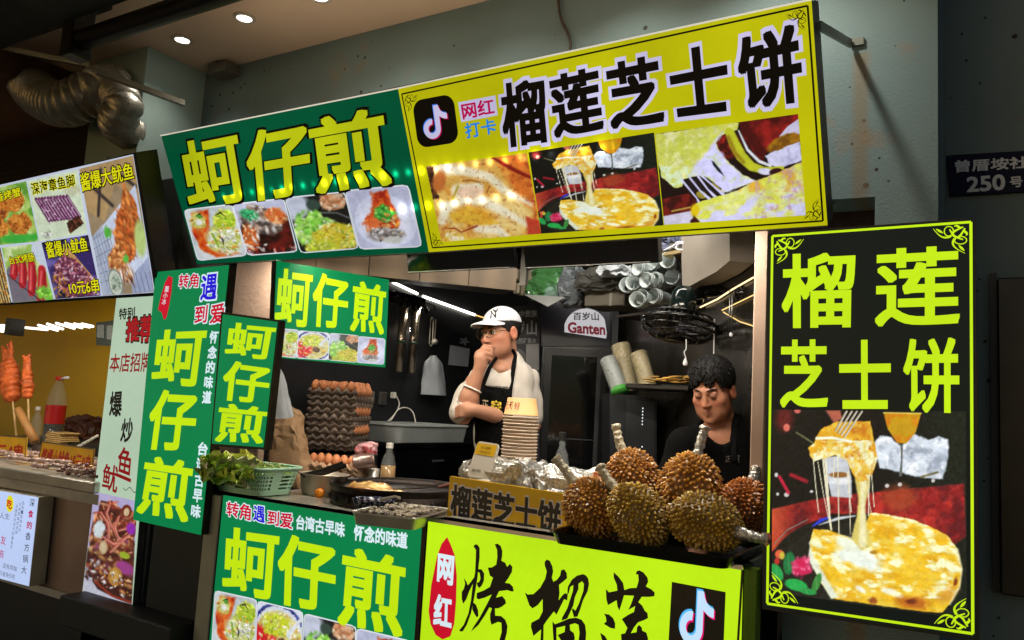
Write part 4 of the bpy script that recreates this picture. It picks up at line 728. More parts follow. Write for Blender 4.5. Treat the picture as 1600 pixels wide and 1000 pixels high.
# --- pale squid banner
Wp = Panel((0, 2.13, 0), (0, -1, 0)); WQ = [(182, 465), (246, 459), (206, 950), (128, 931)]
g8 = thing('squid_banner_sign', Wp.px(165, 940), 'tall pale green sign with squid lettering over a picture of fried squid', 'sign')
m_wb = emi('pale_green_film', (184, 208, 182), .9)
Wp.box('light_box', WQ, .03, m_alu, g8); Wp.face('face_panel', WQ, m_wb, g8); Wp.picture('food_picture', [(147, 768), (215, 783), (206, 949), (129, 930)], paint_squidpan, m_mp, g8, .001, 110, 190)
Wp.glyphs('lettering', [('特别', [(187, 482), (212, 479), (211, 498), (186, 500)]), ('爆', [(173, 612), (193, 610), (190, 652), (171, 650)]), ('炒', [(192, 654), (210, 652), (206, 694), (188, 690)])], m_blk, g8, .002, bold=.02)
rw = [('推', [(199, 497), (219, 495), (217, 535), (197, 533)]), ('荐', [(220, 494), (240, 492), (237, 535), (218, 534)])]
Wp.glyphs('lettering_outline', rw, m_blk, g8, .0015, ring=.06); Wp.glyphs('lettering', rw, emi('crimson_film', (168, 20, 30), .9), g8, .002, bold=.03)
Wp.glyphs('lettering', [('本店招牌', [(174, 553), (238, 550), (236, 581), (171, 582)]), ('鱿', [(163, 724), (187, 728), (183, 772), (159, 762)]), ('鱼', [(187, 697), (209, 702), (205, 754), (182, 744)])], emi('dark_red_film', (140, 18, 22), .9), g8, .002, bold=.012)
Wp.strokes('wave_mark', [([(193 + 20 * t, 762 + 5 * t + 3 * math.sin(t * 9)) for t in np.linspace(0, 1, 16)], .003)], m_blk, g8, .002)
# --- white lightbox below the left counter
Lp = Panel((0, 2.06, 0), (0, -1, 0)); LQ2 = [(-60, 757), (60, 777), (45, 916), (-68, 886)]
g9 = thing('white_lightbox_sign', Lp.px(0, 905), 'glowing white lightbox with small columns of writing under the squid counter', 'sign')
Lp.box('light_box', LQ2, .07, mat('cream_box_side', (190, 178, 150), .5), g9); Lp.face('face_panel', LQ2, emi('cool_white_film', (188, 206, 246), 1.), g9)
m_gy = emi('grey_ink', (96, 104, 130), .9); m_dk = mat('dark_ink', (30, 30, 40), .5)
Lp.glyphs('lettering', [(c, [(47 - i * 2.1, 779 + i * 17.5), (55 - i * 2.1, 780 + i * 17.5), (54 - i * 2.1, 792 + i * 17.5), (46 - i * 2.1, 791 + i * 17.5)]) for i, c in enumerate('深的为香方锅大') if i not in (1, 2)], m_dk, g9, .001)
Lp.glyphs('lettering', [(c, [(47 - i * 2.1, 779 + i * 17.5), (55 - i * 2.1, 780 + i * 17.5), (54 - i * 2.1, 792 + i * 17.5), (46 - i * 2.1, 791 + i * 17.5)]) for i, c in enumerate('深食的') if i], m_tmag, g9, .001, bold=.02)
Lp.glyphs('lettering', [(c, [(x0 - i * .95, y0 + i * 7.1), (x0 + 3.6 - i * .95, y0 + .5 + i * 7.1), (x0 + 3.2 - i * .95, y0 + 6 + i * 7.1), (x0 - .4 - i * .95, y0 + 5.5 + i * 7.1)]) for x0, y0, st in ((35, 783, '品尝一家烟中海'), (30, 786, '不想再留的遗憾'), (25, 788, '这里是吃货们的最爱天')) for i, c in enumerate(st)], m_gy, g9, .001)
Lp.glyphs('lettering', [('没有烦恼', [(5, 879), (27, 885), (26, 893), (4, 887)]), ('只有快乐吧', [(0, 891), (24, 898), (23, 906), (-1, 899)]), ('人生', [(0, 800), (16, 803), (15, 812), (-1, 810)])], m_gy, g9, .001)
Lp.glyphs('lettering', [('友', [(2, 836), (10, 838), (9, 852), (1, 850)]), ('有', [(0, 858), (7, 860), (6, 873), (-1, 871)])], m_tmag, g9, .001)
V = Lp.bil([(11, 773), (22, 775), (21, 801), (9, 799)], .5 + .5 * np.array([(math.cos(a), math.sin(a)) for a in np.linspace(0, 6.28, 25)[:-1]]), .001); mesh('yellow_oval', V, [list(range(24))[::-1]], emi('oval_yellow_film', (222, 220, 30), 1.), g9)
Lp.glyphs('lettering', [('吃', [(12, 779), (20, 781), (19, 796), (11, 794)])], m_red, g9, .002, bold=.03)
# --- address plate on the recessed wall
Ap = Panel((0, 2.885, 0), (0, -1, 0)); AQ = [(1478, 243), (1625, 234), (1625, 298), (1484, 306)]
g10 = thing('address_plate', Ap.px(1550, 303), 'dark navy street number plate on the recessed wall at the right', 'sign')
Ap.box('plate', AQ, .012, mat('navy_enamel', (14, 22, 50), .6, spec=.2, stain=((60, 62, 66), 40, .72)), g10, 0)
m_pl = mat('faded_white_enamel', (212, 216, 222), .5)
Ap.glyphs('lettering', [('曾厝垵社', [(1492, 251), (1607, 244), (1607, 263), (1493, 270)]), ('250', [(1510, 277), (1570, 272), (1571, 297), (1511, 301)]), ('号', [(1577, 277), (1597, 275), (1598, 292), (1579, 294)])], m_pl, g10, .002, bold=.022)
pass
# ================================================================== SETTING
def struct(name, mb, m, smooth=False): return tag(mb.build(name, m, None, smooth), kind='structure')
def slab(a, b, bev=0.): return MB().box(np.array(a, float), np.array(b, float), None, bev)
struct('pavement', slab((-14, -8, -.1), (8, 8, 0)), mat('wet_dark_paving', (92, 88, 82), .4, var=.3, scale=4, bump=.3, bscale=30))
# plaster: pale green-grey, pocked, with repaired patches and one rusty run below the bracket
def plaster(name, rgb, run=None):
    m = mat(name, rgb, .85, var=.14, scale=1.6, bump=.16, bscale=130, stain=((122, 112, 98), 3.1, .59)); t = m.node_tree; N, K = t.nodes, t.links; b = N['Principled BSDF']
    src = b.inputs['Base Color'].links[0].from_socket; tc = [n for n in N if n.type == 'TEX_COORD'][0]
    v = N.new('ShaderNodeTexVoronoi'); v.inputs['Scale'].default_value = 17; K.new(tc.outputs['Object'], v.inputs['Vector'])
    w = N.new('ShaderNodeTexNoise'); w.inputs['Scale'].default_value = 3.3; K.new(tc.outputs['Object'], w.inputs['Vector'])
    sc = N.new('ShaderNodeMath'); sc.operation = 'MULTIPLY_ADD'; K.new(w.outputs['Fac'], sc.inputs[0]); sc.inputs[1].default_value = .44; sc.inputs[2].default_value = -.15
    lt = N.new('ShaderNodeMath'); lt.operation = 'LESS_THAN'; K.new(v.outputs['Distance'], lt.inputs[0]); K.new(sc.outputs[0], lt.inputs[1])
    mx = N.new('ShaderNodeMix'); mx.data_type = 'RGBA'; K.new(lt.outputs[0], mx.inputs[0]); K.new(src, mx.inputs[6]); mx.inputs[7].default_value = L(52, 50, 46); out = mx.outputs[2]
    if run is not None:
        sp = N.new('ShaderNodeSeparateXYZ'); K.new(tc.outputs['Object'], sp.inputs[0])
        n4 = N.new('ShaderNodeTexNoise'); n4.inputs['Scale'].default_value = 22; K.new(tc.outputs['Object'], n4.inputs['Vector'])
        a1 = N.new('ShaderNodeMath'); a1.operation = 'SUBTRACT'; K.new(sp.outputs['X'], a1.inputs[0]); a1.inputs[1].default_value = run[0]
        a2 = N.new('ShaderNodeMath'); a2.operation = 'ABSOLUTE'; K.new(a1.outputs[0], a2.inputs[0])
        a3 = N.new('ShaderNodeMath'); a3.operation = 'MULTIPLY_ADD'; K.new(n4.outputs['Fac'], a3.inputs[0]); a3.inputs[1].default_value = .02; K.new(a2.outputs[0], a3.inputs[2])
        mr = N.new('ShaderNodeMapRange'); mr.inputs[1].default_value = .020; mr.inputs[2].default_value = .042; mr.inputs[3].default_value = .55; mr.inputs[4].default_value = 0; K.new(a3.outputs[0], mr.inputs[0])
        lz = N.new('ShaderNodeMath'); lz.operation = 'LESS_THAN'; K.new(sp.outputs['Z'], lz.inputs[0]); lz.inputs[1].default_value = run[1]
        mm = N.new('ShaderNodeMath'); mm.operation = 'MULTIPLY'; K.new(mr.outputs[0], mm.inputs[0]); K.new(lz.outputs[0], mm.inputs[1])
        m2 = N.new('ShaderNodeMix'); m2.data_type = 'RGBA'; K.new(mm.outputs[0], m2.inputs[0]); K.new(out, m2.inputs[6]); m2.inputs[7].default_value = L(122, 98, 62); out = m2.outputs[2]
    K.new(out, b.inputs['Base Color']); return m
WY = 2.40
hz0, hz1 = onY(1320, 370, WY)[2], onY(1320, 309, WY)[2]; hx = onY(1367, 330, WY)[0]
P = [(-3.98, WY, 2.0), (-.5, WY, 2.0), (-.5, WY, hz1), (hx, WY, hz1 - .004), (hx, WY, hz0 - .12), (-.5, WY, hz0 - .12), (-.5, WY, 0), (-.108, WY, 0), (-.108, WY, 2.87), (-3.98, WY, 2.87)]
wx = np.mean([p[0] for p in P])
wall = MB().prism(P, (0, .15, 0)).build('plaster_wall', plaster('pale_teal_plaster', (104, 121, 120), (onY(1345, 200, WY)[0] - wx, 2.40)), None)
tag(wall, 'pale green plaster wall, pocked and patched, above the opening and down the right side', 'wall')
bk = tag(slab((-.6, 2.552, hz0 - .3), (hx + .1, 2.60, hz1 + .1)).build('brick_infill', None or mat('dark_old_brick', (60, 46, 38), .9, var=.4, scale=14, bump=.6, bscale=20)), 'dark broken brickwork showing in the hole beside the hanging sign', 'wall')
rw = MB().prism([(-.25, 2.551, 0), (-.108, 2.551, 0), (-.108, 2.9, 0), (3.2, 2.9, 0), (3.2, 3.05, 0), (-.25, 3.05, 0)], (0, 0, 3.2)).build('recessed_wall', plaster('grey_green_plaster', (112, 128, 128)))
tag(rw, 'shaded grey green plaster wall set back behind the house number plate', 'wall')
struct('ceiling', slab((-3.97, .9, 2.87), (-.05, 2.552, 2.97)), mat('aged_soffit_paint', (208, 182, 158), .8, var=.10, scale=1.2, bump=.06, stain=((150, 132, 114), 1.7, .62)))
struct('ceiling', slab((-9, 1.52, 2.74), (-3.975, 2.6, 2.97)), mat('glow_tinted_soffit', (120, 84, 60), .8, var=.2, scale=2))  # orange glow on the neighbour's soffit is put into its base colour
pr = tag(slab((-3.72, 2.08, 2.26), (-3.312, 2.399, 2.868)).build('partition_pier', plaster('teal_pier_plaster', (150, 170, 164))), 'pale teal plaster pier in the corner under the downlights', 'pier')
tag(slab((-3.26, 2.17, 0), (-3.05, 3.6, 2.25)).build('partition_wall', mat('dim_plaster', (70, 72, 70), .8)), 'dim partition wall between the two stalls behind the green banner', 'wall')
# brick wall over the left stall with real mortar joints
def brickmat():
    m = mat('dark_brick', (44, 36, 32), .85, var=.3, scale=20, bump=.3); t = m.node_tree; N, K = t.nodes, t.links; b = N['Principled BSDF']; src = b.inputs['Base Color'].links[0].from_socket  # dark base colour with random variation
    tc = [n for n in N if n.type == 'TEX_COORD'][0]; mp = N.new('ShaderNodeMapping'); mp.inputs['Rotation'].default_value = (math.radians(90), 0, 0); K.new(tc.outputs['Object'], mp.inputs[0])
    br = N.new('ShaderNodeTexBrick'); br.inputs['Scale'].default_value = 7; br.inputs['Mortar Size'].default_value = .03; K.new(mp.outputs[0], br.inputs['Vector'])
    mx = N.new('ShaderNodeMix'); mx.data_type = 'RGBA'; K.new(br.outputs['Fac'], mx.inputs[0]); K.new(src, mx.inputs[6]); mx.inputs[7].default_value = L(20, 18, 17); K.new(mx.outputs[2], b.inputs['Base Color']); return m
tag(slab((-9, 2.401, 2.0), (-3.985, 2.55, 2.738)).build('brick_wall', brickmat()), 'dark brick wall above the tilted food menu', 'wall')
# awning with its steel edge beam, over the street
aw = thing('street_awning', (-3.6, 0, 2.45), 'black underside of the street awning with a heavy edge beam, upper left', 'awning')
m_dk_steel = mat('dark_painted_steel', (22, 20, 19), .45, .3, bump=.1); m_tarp = mat('black_tarpaulin', (13, 12, 12), .7, bump=.2, bscale=8)
slab((-2.80, -1.8, 2.575), (-1.0, 1.44, 2.60)).build('tarpaulin', m_tarp, aw); slab((-8.5, -1.8, 2.70), (-2.802, 1.6, 2.725)).build('tarpaulin', m_tarp, aw)
MB().tube([(-2.80, 1.5, 2.535), (-1.0, 1.5, 2.535)], .036, 12).build('edge_beam', m_dk_steel, aw, True)
slab((-2.86, 1.46, 2.47), (-2.79, 1.54, 2.69), .004).build('beam_hanger', m_dk_steel, aw)
m_rod = mat('galvanised_angle', (150, 148, 136), .4, .7, bump=.3, bscale=90, stain=((96, 80, 60), 30, .6))
for nm, a, b_, y0, y1, lab in (('angle_bar', (-12, 77), (144, 108), 1.75, 1.95, 'galvanised angle bar crossing above the silver duct, nearer the left edge'), ('angle_bar', (150, 117), (287, 167), 1.75, 2.06, 'galvanised angle bar running from the duct towards the plaster pier')):
    A, B = onY(*a, y0), onY(*b_, y1); bx = MB(); d = B - A; n_ = np.array([0, 0, .022]); s_ = np.cross(d / np.linalg.norm(d), [0, 0, 1.]) * .022; th = np.array([0, 0, .003])
    bx.hexa([A, B, B + s_, A + s_, A + th, B + th, B + s_ + th, A + s_ + th]); bx.hexa([A + s_, B + s_, B + s_ * 1.12, A + s_ * 1.12, A + s_ + n_, B + s_ + n_, B + s_ * 1.12 + n_, A + s_ * 1.12 + n_]); tag(bx.build(nm, m_rod), lab, 'steel bar')
# flexible ducts
m_duct = mat('crinkled_foil_duct', (176, 172, 160), .40, .75, var=.22, scale=24, bump=.3, bscale=70)
def duct(pts, r, lab, ribs, tw=0.):
    P = smooth_path(pts, 40); d = np.r_[0, np.cumsum(np.linalg.norm(np.diff(P, axis=0), axis=1))]; n = int(d[-1] / ribs * 8); s_ = np.linspace(0, d[-1], n)
    P = np.stack([np.interp(s_, d, P[:, i]) for i in range(3)], 1); rr = r * (1 + .085 * (np.abs(np.sin(s_ / ribs * math.pi)) - .5) * 2.9) * (1 + .05 * (fbm(s_ * 9, 0 * s_, 0, int(r * 1000)) - .5))
    b = MB(); b.tube(P, rr, 28, cap=False); V = b.V[0]; b.V[0] = V + (fbm(V[:, 0] * 42, V[:, 1] * 42, V[:, 2] * 42, 3)[:, None] - .5) * .005
    return tag(b.build('flexible_duct', m_duct, None, True), lab, 'duct')
duct([onY(8, 52, 2.2), onY(34, 108, 2.05), onY(62, 148, 1.93), onY(100, 163, 1.90), onY(136, 150, 1.93), onY(160, 138, 1.98), onY(178, 134, 2.06)], .094, 'fat silver foil duct bending in a U below the awning', .036)
duct([onY(160, 138, 2.10), onY(182, 146, 2.0), onY(193, 168, 1.95), onY(184, 190, 1.97), onY(200, 206, 2.07), onY(230, 222, 2.25)], .074, 'shorter foil duct curling down behind the corner of the menu', .030)
# downlights
m_glow = emi('downlight_lens', (255, 250, 240), 9.); m_trim = mat('white_trim', (190, 180, 165), .4)
for k, (x, y) in enumerate(((285, 62), (382, 28), (500, -5))):
    c = onZ(x, y, 2.866); t = thing('downlight', c, ('recessed round downlight, the one nearest the plaster pier', 'recessed round downlight, the middle one of the three', 'recessed round downlight cut off by the top edge of the photo')[k], 'ceiling light', 'recessed downlights in the soffit')
    MB().lathe([(.046, .003), (.046, -.004), (.034, -.006), (.030, -.001), (.030, .003)], c, 28).build('trim_ring', m_trim, t, True)
    MB().lathe([(.0299, -.003), (.02, -.0045), (.0005, -.005)], c, 24, cap=False).build('lens', m_glow, t)
    lamp('SPOT', 'downlight_lamp', (c[0], c[1], c[2] - .02), 8, (1., .94, .84), .04, aim=(c[0], c[1], 0), spot=120, blend=.9, parent=t)
for k, x in enumerate((-1.97, -1.50, -1.02, -.55)):  # unseen downlights, assumed to continue the row and light the right of the wall
    t = thing('downlight', (x, 2.1, 2.866), 'assumed recessed downlight, unseen, continuing the soffit row above the lime yellow half of the hanging sign', 'ceiling light', 'recessed downlights in the soffit')
    MB().lathe([(.066, .003), (.066, -.006), (.05, -.009), (.045, -.001), (.045, .003)], (x, 2.1, 2.866), 28).build('trim_ring', m_trim, t, True); MB().lathe([(.0449, -.004), (.03, -.006), (.0005, -.0065)], (x, 2.1, 2.866), 24, cap=False).build('lens', m_glow, t)
    lamp('SPOT', 'downlight_lamp', (x, 2.1, 2.846), (8, 10, 20, 36)[k], (1., .97, .88), .03, aim=(x, 2.1, 0), spot=135, blend=.9, parent=t)
b1 = onY(352, 112, 2.36); tag(slab(b1 - (.07, .05, .02), (b1[0] + .06, 2.399, b1[2] + .03), .004).build('junction_box', mat('grey_box', (90, 86, 78), .6)), 'small grey junction box where the plaster wall meets the ceiling', 'junction box')
c0 = [onY(x, y, 2.385) for x, y in ((872, -8), (874, 18), (879, 36), (887, 52), (891, 66), (891, 84))]
tag(MB().tube(smooth_path(c0, 5), .0055, 6).build('hanging_cable', mat('dusty_cable', (66, 54, 44), .7, var=.4, scale=60), None, True), 'frayed brown cable dropping down the wall to the top of the hanging sign', 'cable')
A, B = T.px(1275, 40) - T.N * .05, onY(1329, 68, 2.385); d = (B - A) / np.linalg.norm(B - A); s_ = np.array([0, 0, .013]); q = np.cross(d, [0, 0, 1.]); q = q / np.linalg.norm(q) * .004
bx = MB(); bx.hexa([A - s_ - q, B - s_ - q, B - s_ + q, A - s_ + q, A + s_ - q, B + s_ - q, B + s_ + q, A + s_ + q]); bx.box(onY(1329, 72, 2.39), onY(1350, 59, 2.399) + np.array([0, .0, 0])); bx.build('wall_bracket', mat('grey_steel_bracket', (110, 112, 104), .4, .7), troot)
# address-side: dark cabinet door at the right edge
dr = thing('dark_door', onY(1600, 925, 2.86), 'plain black door standing in the recess at the right edge', 'door')
A, B = onY(1558, 435, 2.86), onY(1565, 928, 2.86); slab((A[0], 2.85, B[2]), (A[0] + .5, 2.898, A[2]), .004).build('door_panel', mat('black_door_paint', (9, 9, 9), .35), dr)
slab((A[0] - .02, 2.87, B[2]), (A[0] - .001, 2.899, A[2] + .02)).build('door_frame', mat('dark_grey_frame', (40, 44, 44), .5), dr)
# ------------------------------------------------------------------ stall shell
m_char = mat('charcoal_panel', (38, 39, 41), .38, var=.15, scale=3, spec=.4)
LX, BY = -2.9, 5.0
tag(slab((LX - .1, 2.45, 0), (LX, BY, 2.5)).build('stall_side_wall', m_char), 'charcoal side wall inside the stall carrying the filters and the calendar', 'wall')
tag(slab((LX - .1, BY, 0), (-.2, BY + .1, 2.5)).build('stall_back_wall', m_char), 'dark back wall of the stall behind the drinks fridge', 'wall')
m_brush = mat('dark_brushed_steel', (66, 62, 56), .26, .85, var=.12, scale=5, bump=.05)
WU = np.array([-.64, .768, 0]); WN = np.array([-.768, -.64, 0]); W0 = np.array([-.46, 2.58, 0]); W2 = Panel(W0, WN)
a, b_ = W0, W0 + WU * 2.15; MB().hexa([a, b_, b_ - WN * .06, a - WN * .06] + [p + np.array([0, 0, 2.5]) for p in (a, b_, b_ - WN * .06, a - WN * .06)])
tag(MB().hexa([a, b_, b_ - WN * .06, a - WN * .06] + [p + np.array([0, 0, 2.5]) for p in (a, b_, b_ - WN * .06, a - WN * .06)]).build('steel_lined_wall', m_brush), 'dark brushed steel wall behind the fan and the seated man', 'wall')
struct('ceiling', slab((LX - .1, 2.552, 2.40), (-.2, BY, 2.46)), mat('dark_stall_ceiling', (30, 28, 26), .7))
col = tag(slab((onY(366, 450, 2.405)[0], 2.405, 0), (onY(437, 450, 2.44)[0], 2.44, 1.99), .004).build('bare_pillar', mat('pinkish_bare_render', (176, 148, 128), .85, var=.12, scale=5, bump=.3, bscale=45, stain=((110, 90, 76), 24, .66))), 'bare pinkish rendered pillar at the left of the opening', 'pillar')
tag(slab((-2.628, 2.105, 0), (-2.545, 2.128, .90), .003).build('corner_post', mat('grimy_white_metal', (158, 158, 142), .45, .3, stain=((110, 84, 60), 9, .62))), 'grimy pale metal post beside the green counter sign', 'post')
tag(slab((-3.0, 2.15, 0), (-2.672, 2.3, 1.05), .004).build('metal_cabinet', mat('dull_grey_cabinet', (44, 47, 46), .5, .4, bump=.05)), 'dull grey metal cabinet standing under the tall green banner', 'cabinet')
tag(slab((onY(1176, 500, 2.4)[0], 2.405, .95), (onY(1197, 500, 2.4)[0], 2.44, 1.99), .003).build('white_post', mat('pinkish_white_paint', (172, 146, 128), .5, stain=((120, 100, 84), 12, .68))), 'pinkish white post at the right of the opening beside the black portrait sign', 'post')
# counters
m_ss = mat('stainless', (190, 184, 172), .32, .55, var=.12, scale=12, bump=.04)
def counter(x0, x1, y1, z, lab):
    t = thing('serving_counter', ((x0 + x1) / 2, 2.4, 0), lab, 'counter'); slab((x0, 2.105, z - .035), (x1, y1, z), .004).build('worktop', m_ss, t); slab((x0 + .01, 2.21, 0), (x1 - .01, y1 - .03, z - .036)).build('base_cabinet', mat('dark_counter_base', (26, 26, 26), .5), t); return t
counter(-2.53, -1.566, 2.76, .906, 'stainless steel counter behind the green sign, crowded with cooking things'); counter(-1.548, -.545, 2.62, .931, 'steel counter behind the lime yellow sign, carrying the fruit')
tag(slab((-1.566, 2.10, .3), (-1.549, 2.2, .925)).build('joint_strip', mat('dark_bronze', (50, 44, 36), .4, .6)), 'dark metal strip between the green and lime counter signs', 'strip')
t = thing('added_ceiling_batten', (-1.3, 2.85, 2.39), 'added tube light on the stall ceiling, unseen above the black screens', 'light fitting')
slab((-1.8, 2.82, 2.37), (-.8, 2.88, 2.399)).build('housing', m_trim, t); slab((-1.79, 2.825, 2.355), (-.81, 2.875, 2.3695)).build('diffuser', emi('added_tube_glow', (255, 246, 230), 4.), t); lamp('AREA', 'added_shelf_fill', (-1.3, 2.85, 2.345), 13, (1., .95, .86), 1., .06, aim=(-1.5, 3.5, 1.4), parent=t)  # unseen fitting, added to brighten the cups and clutter on the shelf
# LED strips (lit) along the side wall and the steel wall
m_led = emi('led_tube', (255, 246, 232), 5.)
ls = thing('led_strip_light', onX(700, 480, LX), 'bright strip light running down the charcoal side wall towards the man in the cap', 'strip light')
for p0, p1 in (((614, 441), (652, 459)), ((661, 463), (742, 492))): MB().tube([onX(*p0, LX + .02), onX(*p1, LX + .02)], .0082, 8).build('tube', m_led, ls)
MB().tube([onX(742, 492, LX + .012), onX(812, 514, LX + .012)], .004, 6).build('tube', emi('led_tube_dim', (236, 190, 110), 1.6), ls)
c = onX(668, 466, LX + .12); lamp('AREA', 'strip_lamp', c, 9, (1, .93, .82), .9, .03, aim=c + np.array([.8, 0, -.5]), parent=ls).rotation_euler = (math.radians(0), math.radians(-58), math.radians(90) * 0)
l2 = thing('led_strip_light', W2.px(1120, 475), 'thin warm strip light bent along the dark steel wall by the white post, with its reflections as dim tubes', 'strip light')
MB().tube([W2.px(x, y, .012) for x, y in ((1010, 503), (1060, 491), (1095, 482), (1125, 468), (1150, 452), (1182, 434))], .0036, 6).build('tube', emi('led_warm', (255, 226, 170), 1.8), l2)
MB().tube([W2.px(x, y, .010) for x, y in ((1132, 485), (1182, 461))], .0026, 6).build('tube', emi('led_reflection', (240, 200, 130), 1.4), l2); MB().tube([W2.px(x, y, .010) for x, y in ((1134, 488), (1160, 503), (1182, 510))], .0022, 6).build('tube', emi('led_reflection', None, 1.), l2)  # dim glowing tubes stand for the strip's reflections in the steel
# assumed battens, unseen behind the hanging sign, added to light the counter and fruit
for k, x in enumerate((-2.4, -1.6, -.9)):
    t = thing('assumed_batten', (x, 2.29, 1.925), ('assumed linear light fitting, unseen behind the hanging sign over the green counter', 'assumed linear light fitting, unseen behind the hanging sign over the foil trays', 'assumed linear light fitting, unseen behind the hanging sign over the fruit')[k], 'light fitting', 'assumed linear lights behind the hanging sign')
    slab((x - .25, 2.27, 1.922), (x + .25, 2.315, 1.94)).build('housing', m_trim, t); slab((x - .24, 2.275, 1.912), (x + .24, 2.31, 1.9215)).build('diffuser', emi('assumed_batten_glow', (255, 240, 215), 4.), t)
    lamp('AREA', 'assumed_batten_lamp', (x, 2.292, 1.908), (17, 15, 18)[k], (1., .91, .78), .48, .04, aim=(x, 2.46, 0), parent=t)
# ================================================================== ON THE COUNTERS
ZT0 = 1.04
def c8(c): return lin(np.clip(np.asarray(c, float), 0, 255) / 255.)
m_vc = mat('tinted_matte', rough=.6, attr='Col', var=.08, scale=40); m_vg = mat('tinted_gloss', rough=.28, attr='Col', var=.06, scale=30)
ZG, ZY = .906, .931
# --- durians: lobed husk covered in spikes, each stem wrapped in foil or paper
m_dur = mat('durian_husk', rough=.34, attr='Col', var=.22, scale=26, spec=.7); m_foil = mat('crumpled_foil', (206, 204, 198), .26, .72, var=.1, scale=30, bump=.9, bscale=60); m_wrap = mat('pale_stem_wrap', (200, 190, 166), .4, .3, var=.2, scale=60, bump=.8, bscale=120)
def durian(c, r, stem, tone, label, seed, wrap=m_wrap, sl=.10):
    r = np.array(r) * (.95, .95, 1.0)
    """c centre, r three radii in its own frame, stem = direction (unit) the stalk points."""
    rg = np.random.RandomState(seed); st = np.array(stem, float); st /= np.linalg.norm(st); a = np.cross(st, (.3, .9, .2)); a /= np.linalg.norm(a); b = np.cross(st, a); Rm = np.stack([a, b, st], 1)
    def surf(d):
        th = np.arctan2(d[:, 1], d[:, 0]); k = 1 + .085 * np.cos(5 * th + seed) * (1 - d[:, 2] ** 2) + .10 * (fbm(d[:, 0] * 1.3 + seed, d[:, 1] * 1.3 + 7, d[:, 2] * 1.3 + 3, seed) - .5) - .05 * d[:, 2]
        return (d * k[:, None] * r) @ Rm.T + np.array(c)
    t = thing('durian', np.array(c) - (0, 0, max(r) * .9), label, 'durian', 'durians heaped on the black tray'); B = MB(); tone = np.array(tone)
    u, v = 30, 18; D = np.array([(math.sin(math.pi * j / v) * math.cos(2 * math.pi * i / u), math.sin(math.pi * j / v) * math.sin(2 * math.pi * i / u), math.cos(math.pi * j / v)) for j in range(v + 1) for i in range(u)])
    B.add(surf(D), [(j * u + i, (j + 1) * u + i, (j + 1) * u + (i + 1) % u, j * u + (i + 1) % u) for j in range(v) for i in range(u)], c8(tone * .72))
    n = 540; k = np.arange(n) + .5; ph = np.arccos(1 - 2 * k / n); th = math.pi * (1 + 5 ** .5) * k; d = np.stack([np.cos(th) * np.sin(ph), np.sin(th) * np.sin(ph), np.cos(ph)], 1) + rg.normal(0, .025, (n, 3)); d /= np.linalg.norm(d, axis=1)[:, None]
    P = surf(d); e = .02; hh = rg.uniform(.72, 1.2, n) * .0088 * (min(r) / .075)
    for i in range(n):
        if d[i, 2] > .965: continue
        nn = P[i] - np.array(c); nn = (d[i] / (np.array(r) ** 1)) @ Rm.T; nn /= np.linalg.norm(nn); tip = nn + rg.normal(0, .16, 3) + np.array([0, 0, -.08]); tip /= np.linalg.norm(tip)
        q = np.cross(nn, (.2, .5, .8)); q /= np.linalg.norm(q); w = np.cross(nn, q); rb = .0080 * (min(r) / .075) * rg.uniform(.85, 1.15); a0 = rg.uniform(0, 6); V, Cc = [], []
        g = tone * rg.uniform(.86, 1.12)
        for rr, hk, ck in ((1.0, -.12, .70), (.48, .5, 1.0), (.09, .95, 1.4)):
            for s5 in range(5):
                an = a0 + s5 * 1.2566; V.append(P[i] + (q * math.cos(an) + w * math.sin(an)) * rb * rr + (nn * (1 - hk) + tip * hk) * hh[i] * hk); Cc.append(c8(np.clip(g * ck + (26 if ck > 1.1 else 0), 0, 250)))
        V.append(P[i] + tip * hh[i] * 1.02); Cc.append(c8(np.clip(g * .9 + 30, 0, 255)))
        B.add(V, [(l * 5 + s5, l * 5 + (s5 + 1) % 5, l * 5 + 5 + (s5 + 1) % 5, l * 5 + 5 + s5) for l in (0, 1) for s5 in range(5)] + [(10 + s5, 10 + (s5 + 1) % 5, 15) for s5 in range(5)], np.array(Cc))
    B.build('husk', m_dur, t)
    top = surf(np.array([[0, 0, 1.]]))[0]; bend = np.array([rg.uniform(-.15, .15), rg.uniform(-.15, .15), .12]); q = [top - st * .012, top + st * sl * .35, top + st * sl * .7 + bend * sl * .2, top + st * sl + bend * sl * .5]
    S_ = MB(); PP = smooth_path(q, 6); kk = np.linspace(0, 1, len(PP)); rr = .0155 - .003 * kk + .003 * np.exp(-(kk / .12) ** 2) + .0035 * (kk > .88); S_.tube(PP, rr * (1 + .12 * np.sin(kk * 31 + seed)), 12); V = S_.V[0]; S_.V[0] = V + (np.stack([fbm(V[:, 0] * 130, V[:, 1] * 130, V[:, 2] * 130, q_) for q_ in (1, 2, 3)], 1) - .5) * .007; S_.build('stem', wrap, t, True)
    return t
OL, OR_, BR_ = (182, 138, 44), (184, 122, 44), (176, 114, 42)
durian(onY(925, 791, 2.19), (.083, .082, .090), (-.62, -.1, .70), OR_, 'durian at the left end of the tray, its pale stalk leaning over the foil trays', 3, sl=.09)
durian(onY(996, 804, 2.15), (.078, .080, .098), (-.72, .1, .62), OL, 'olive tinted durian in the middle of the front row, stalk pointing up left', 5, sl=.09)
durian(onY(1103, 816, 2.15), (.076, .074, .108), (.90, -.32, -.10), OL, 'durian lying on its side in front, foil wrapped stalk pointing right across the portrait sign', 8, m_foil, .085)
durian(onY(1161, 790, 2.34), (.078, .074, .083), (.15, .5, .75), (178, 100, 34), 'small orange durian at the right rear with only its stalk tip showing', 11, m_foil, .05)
durian(onY(990, 750, 2.36), (.078, .086, .102), (-.42, .0, .90), BR_, 'durian on top of the heap, pale stalk standing up before the drinks fridge', 13, sl=.085)
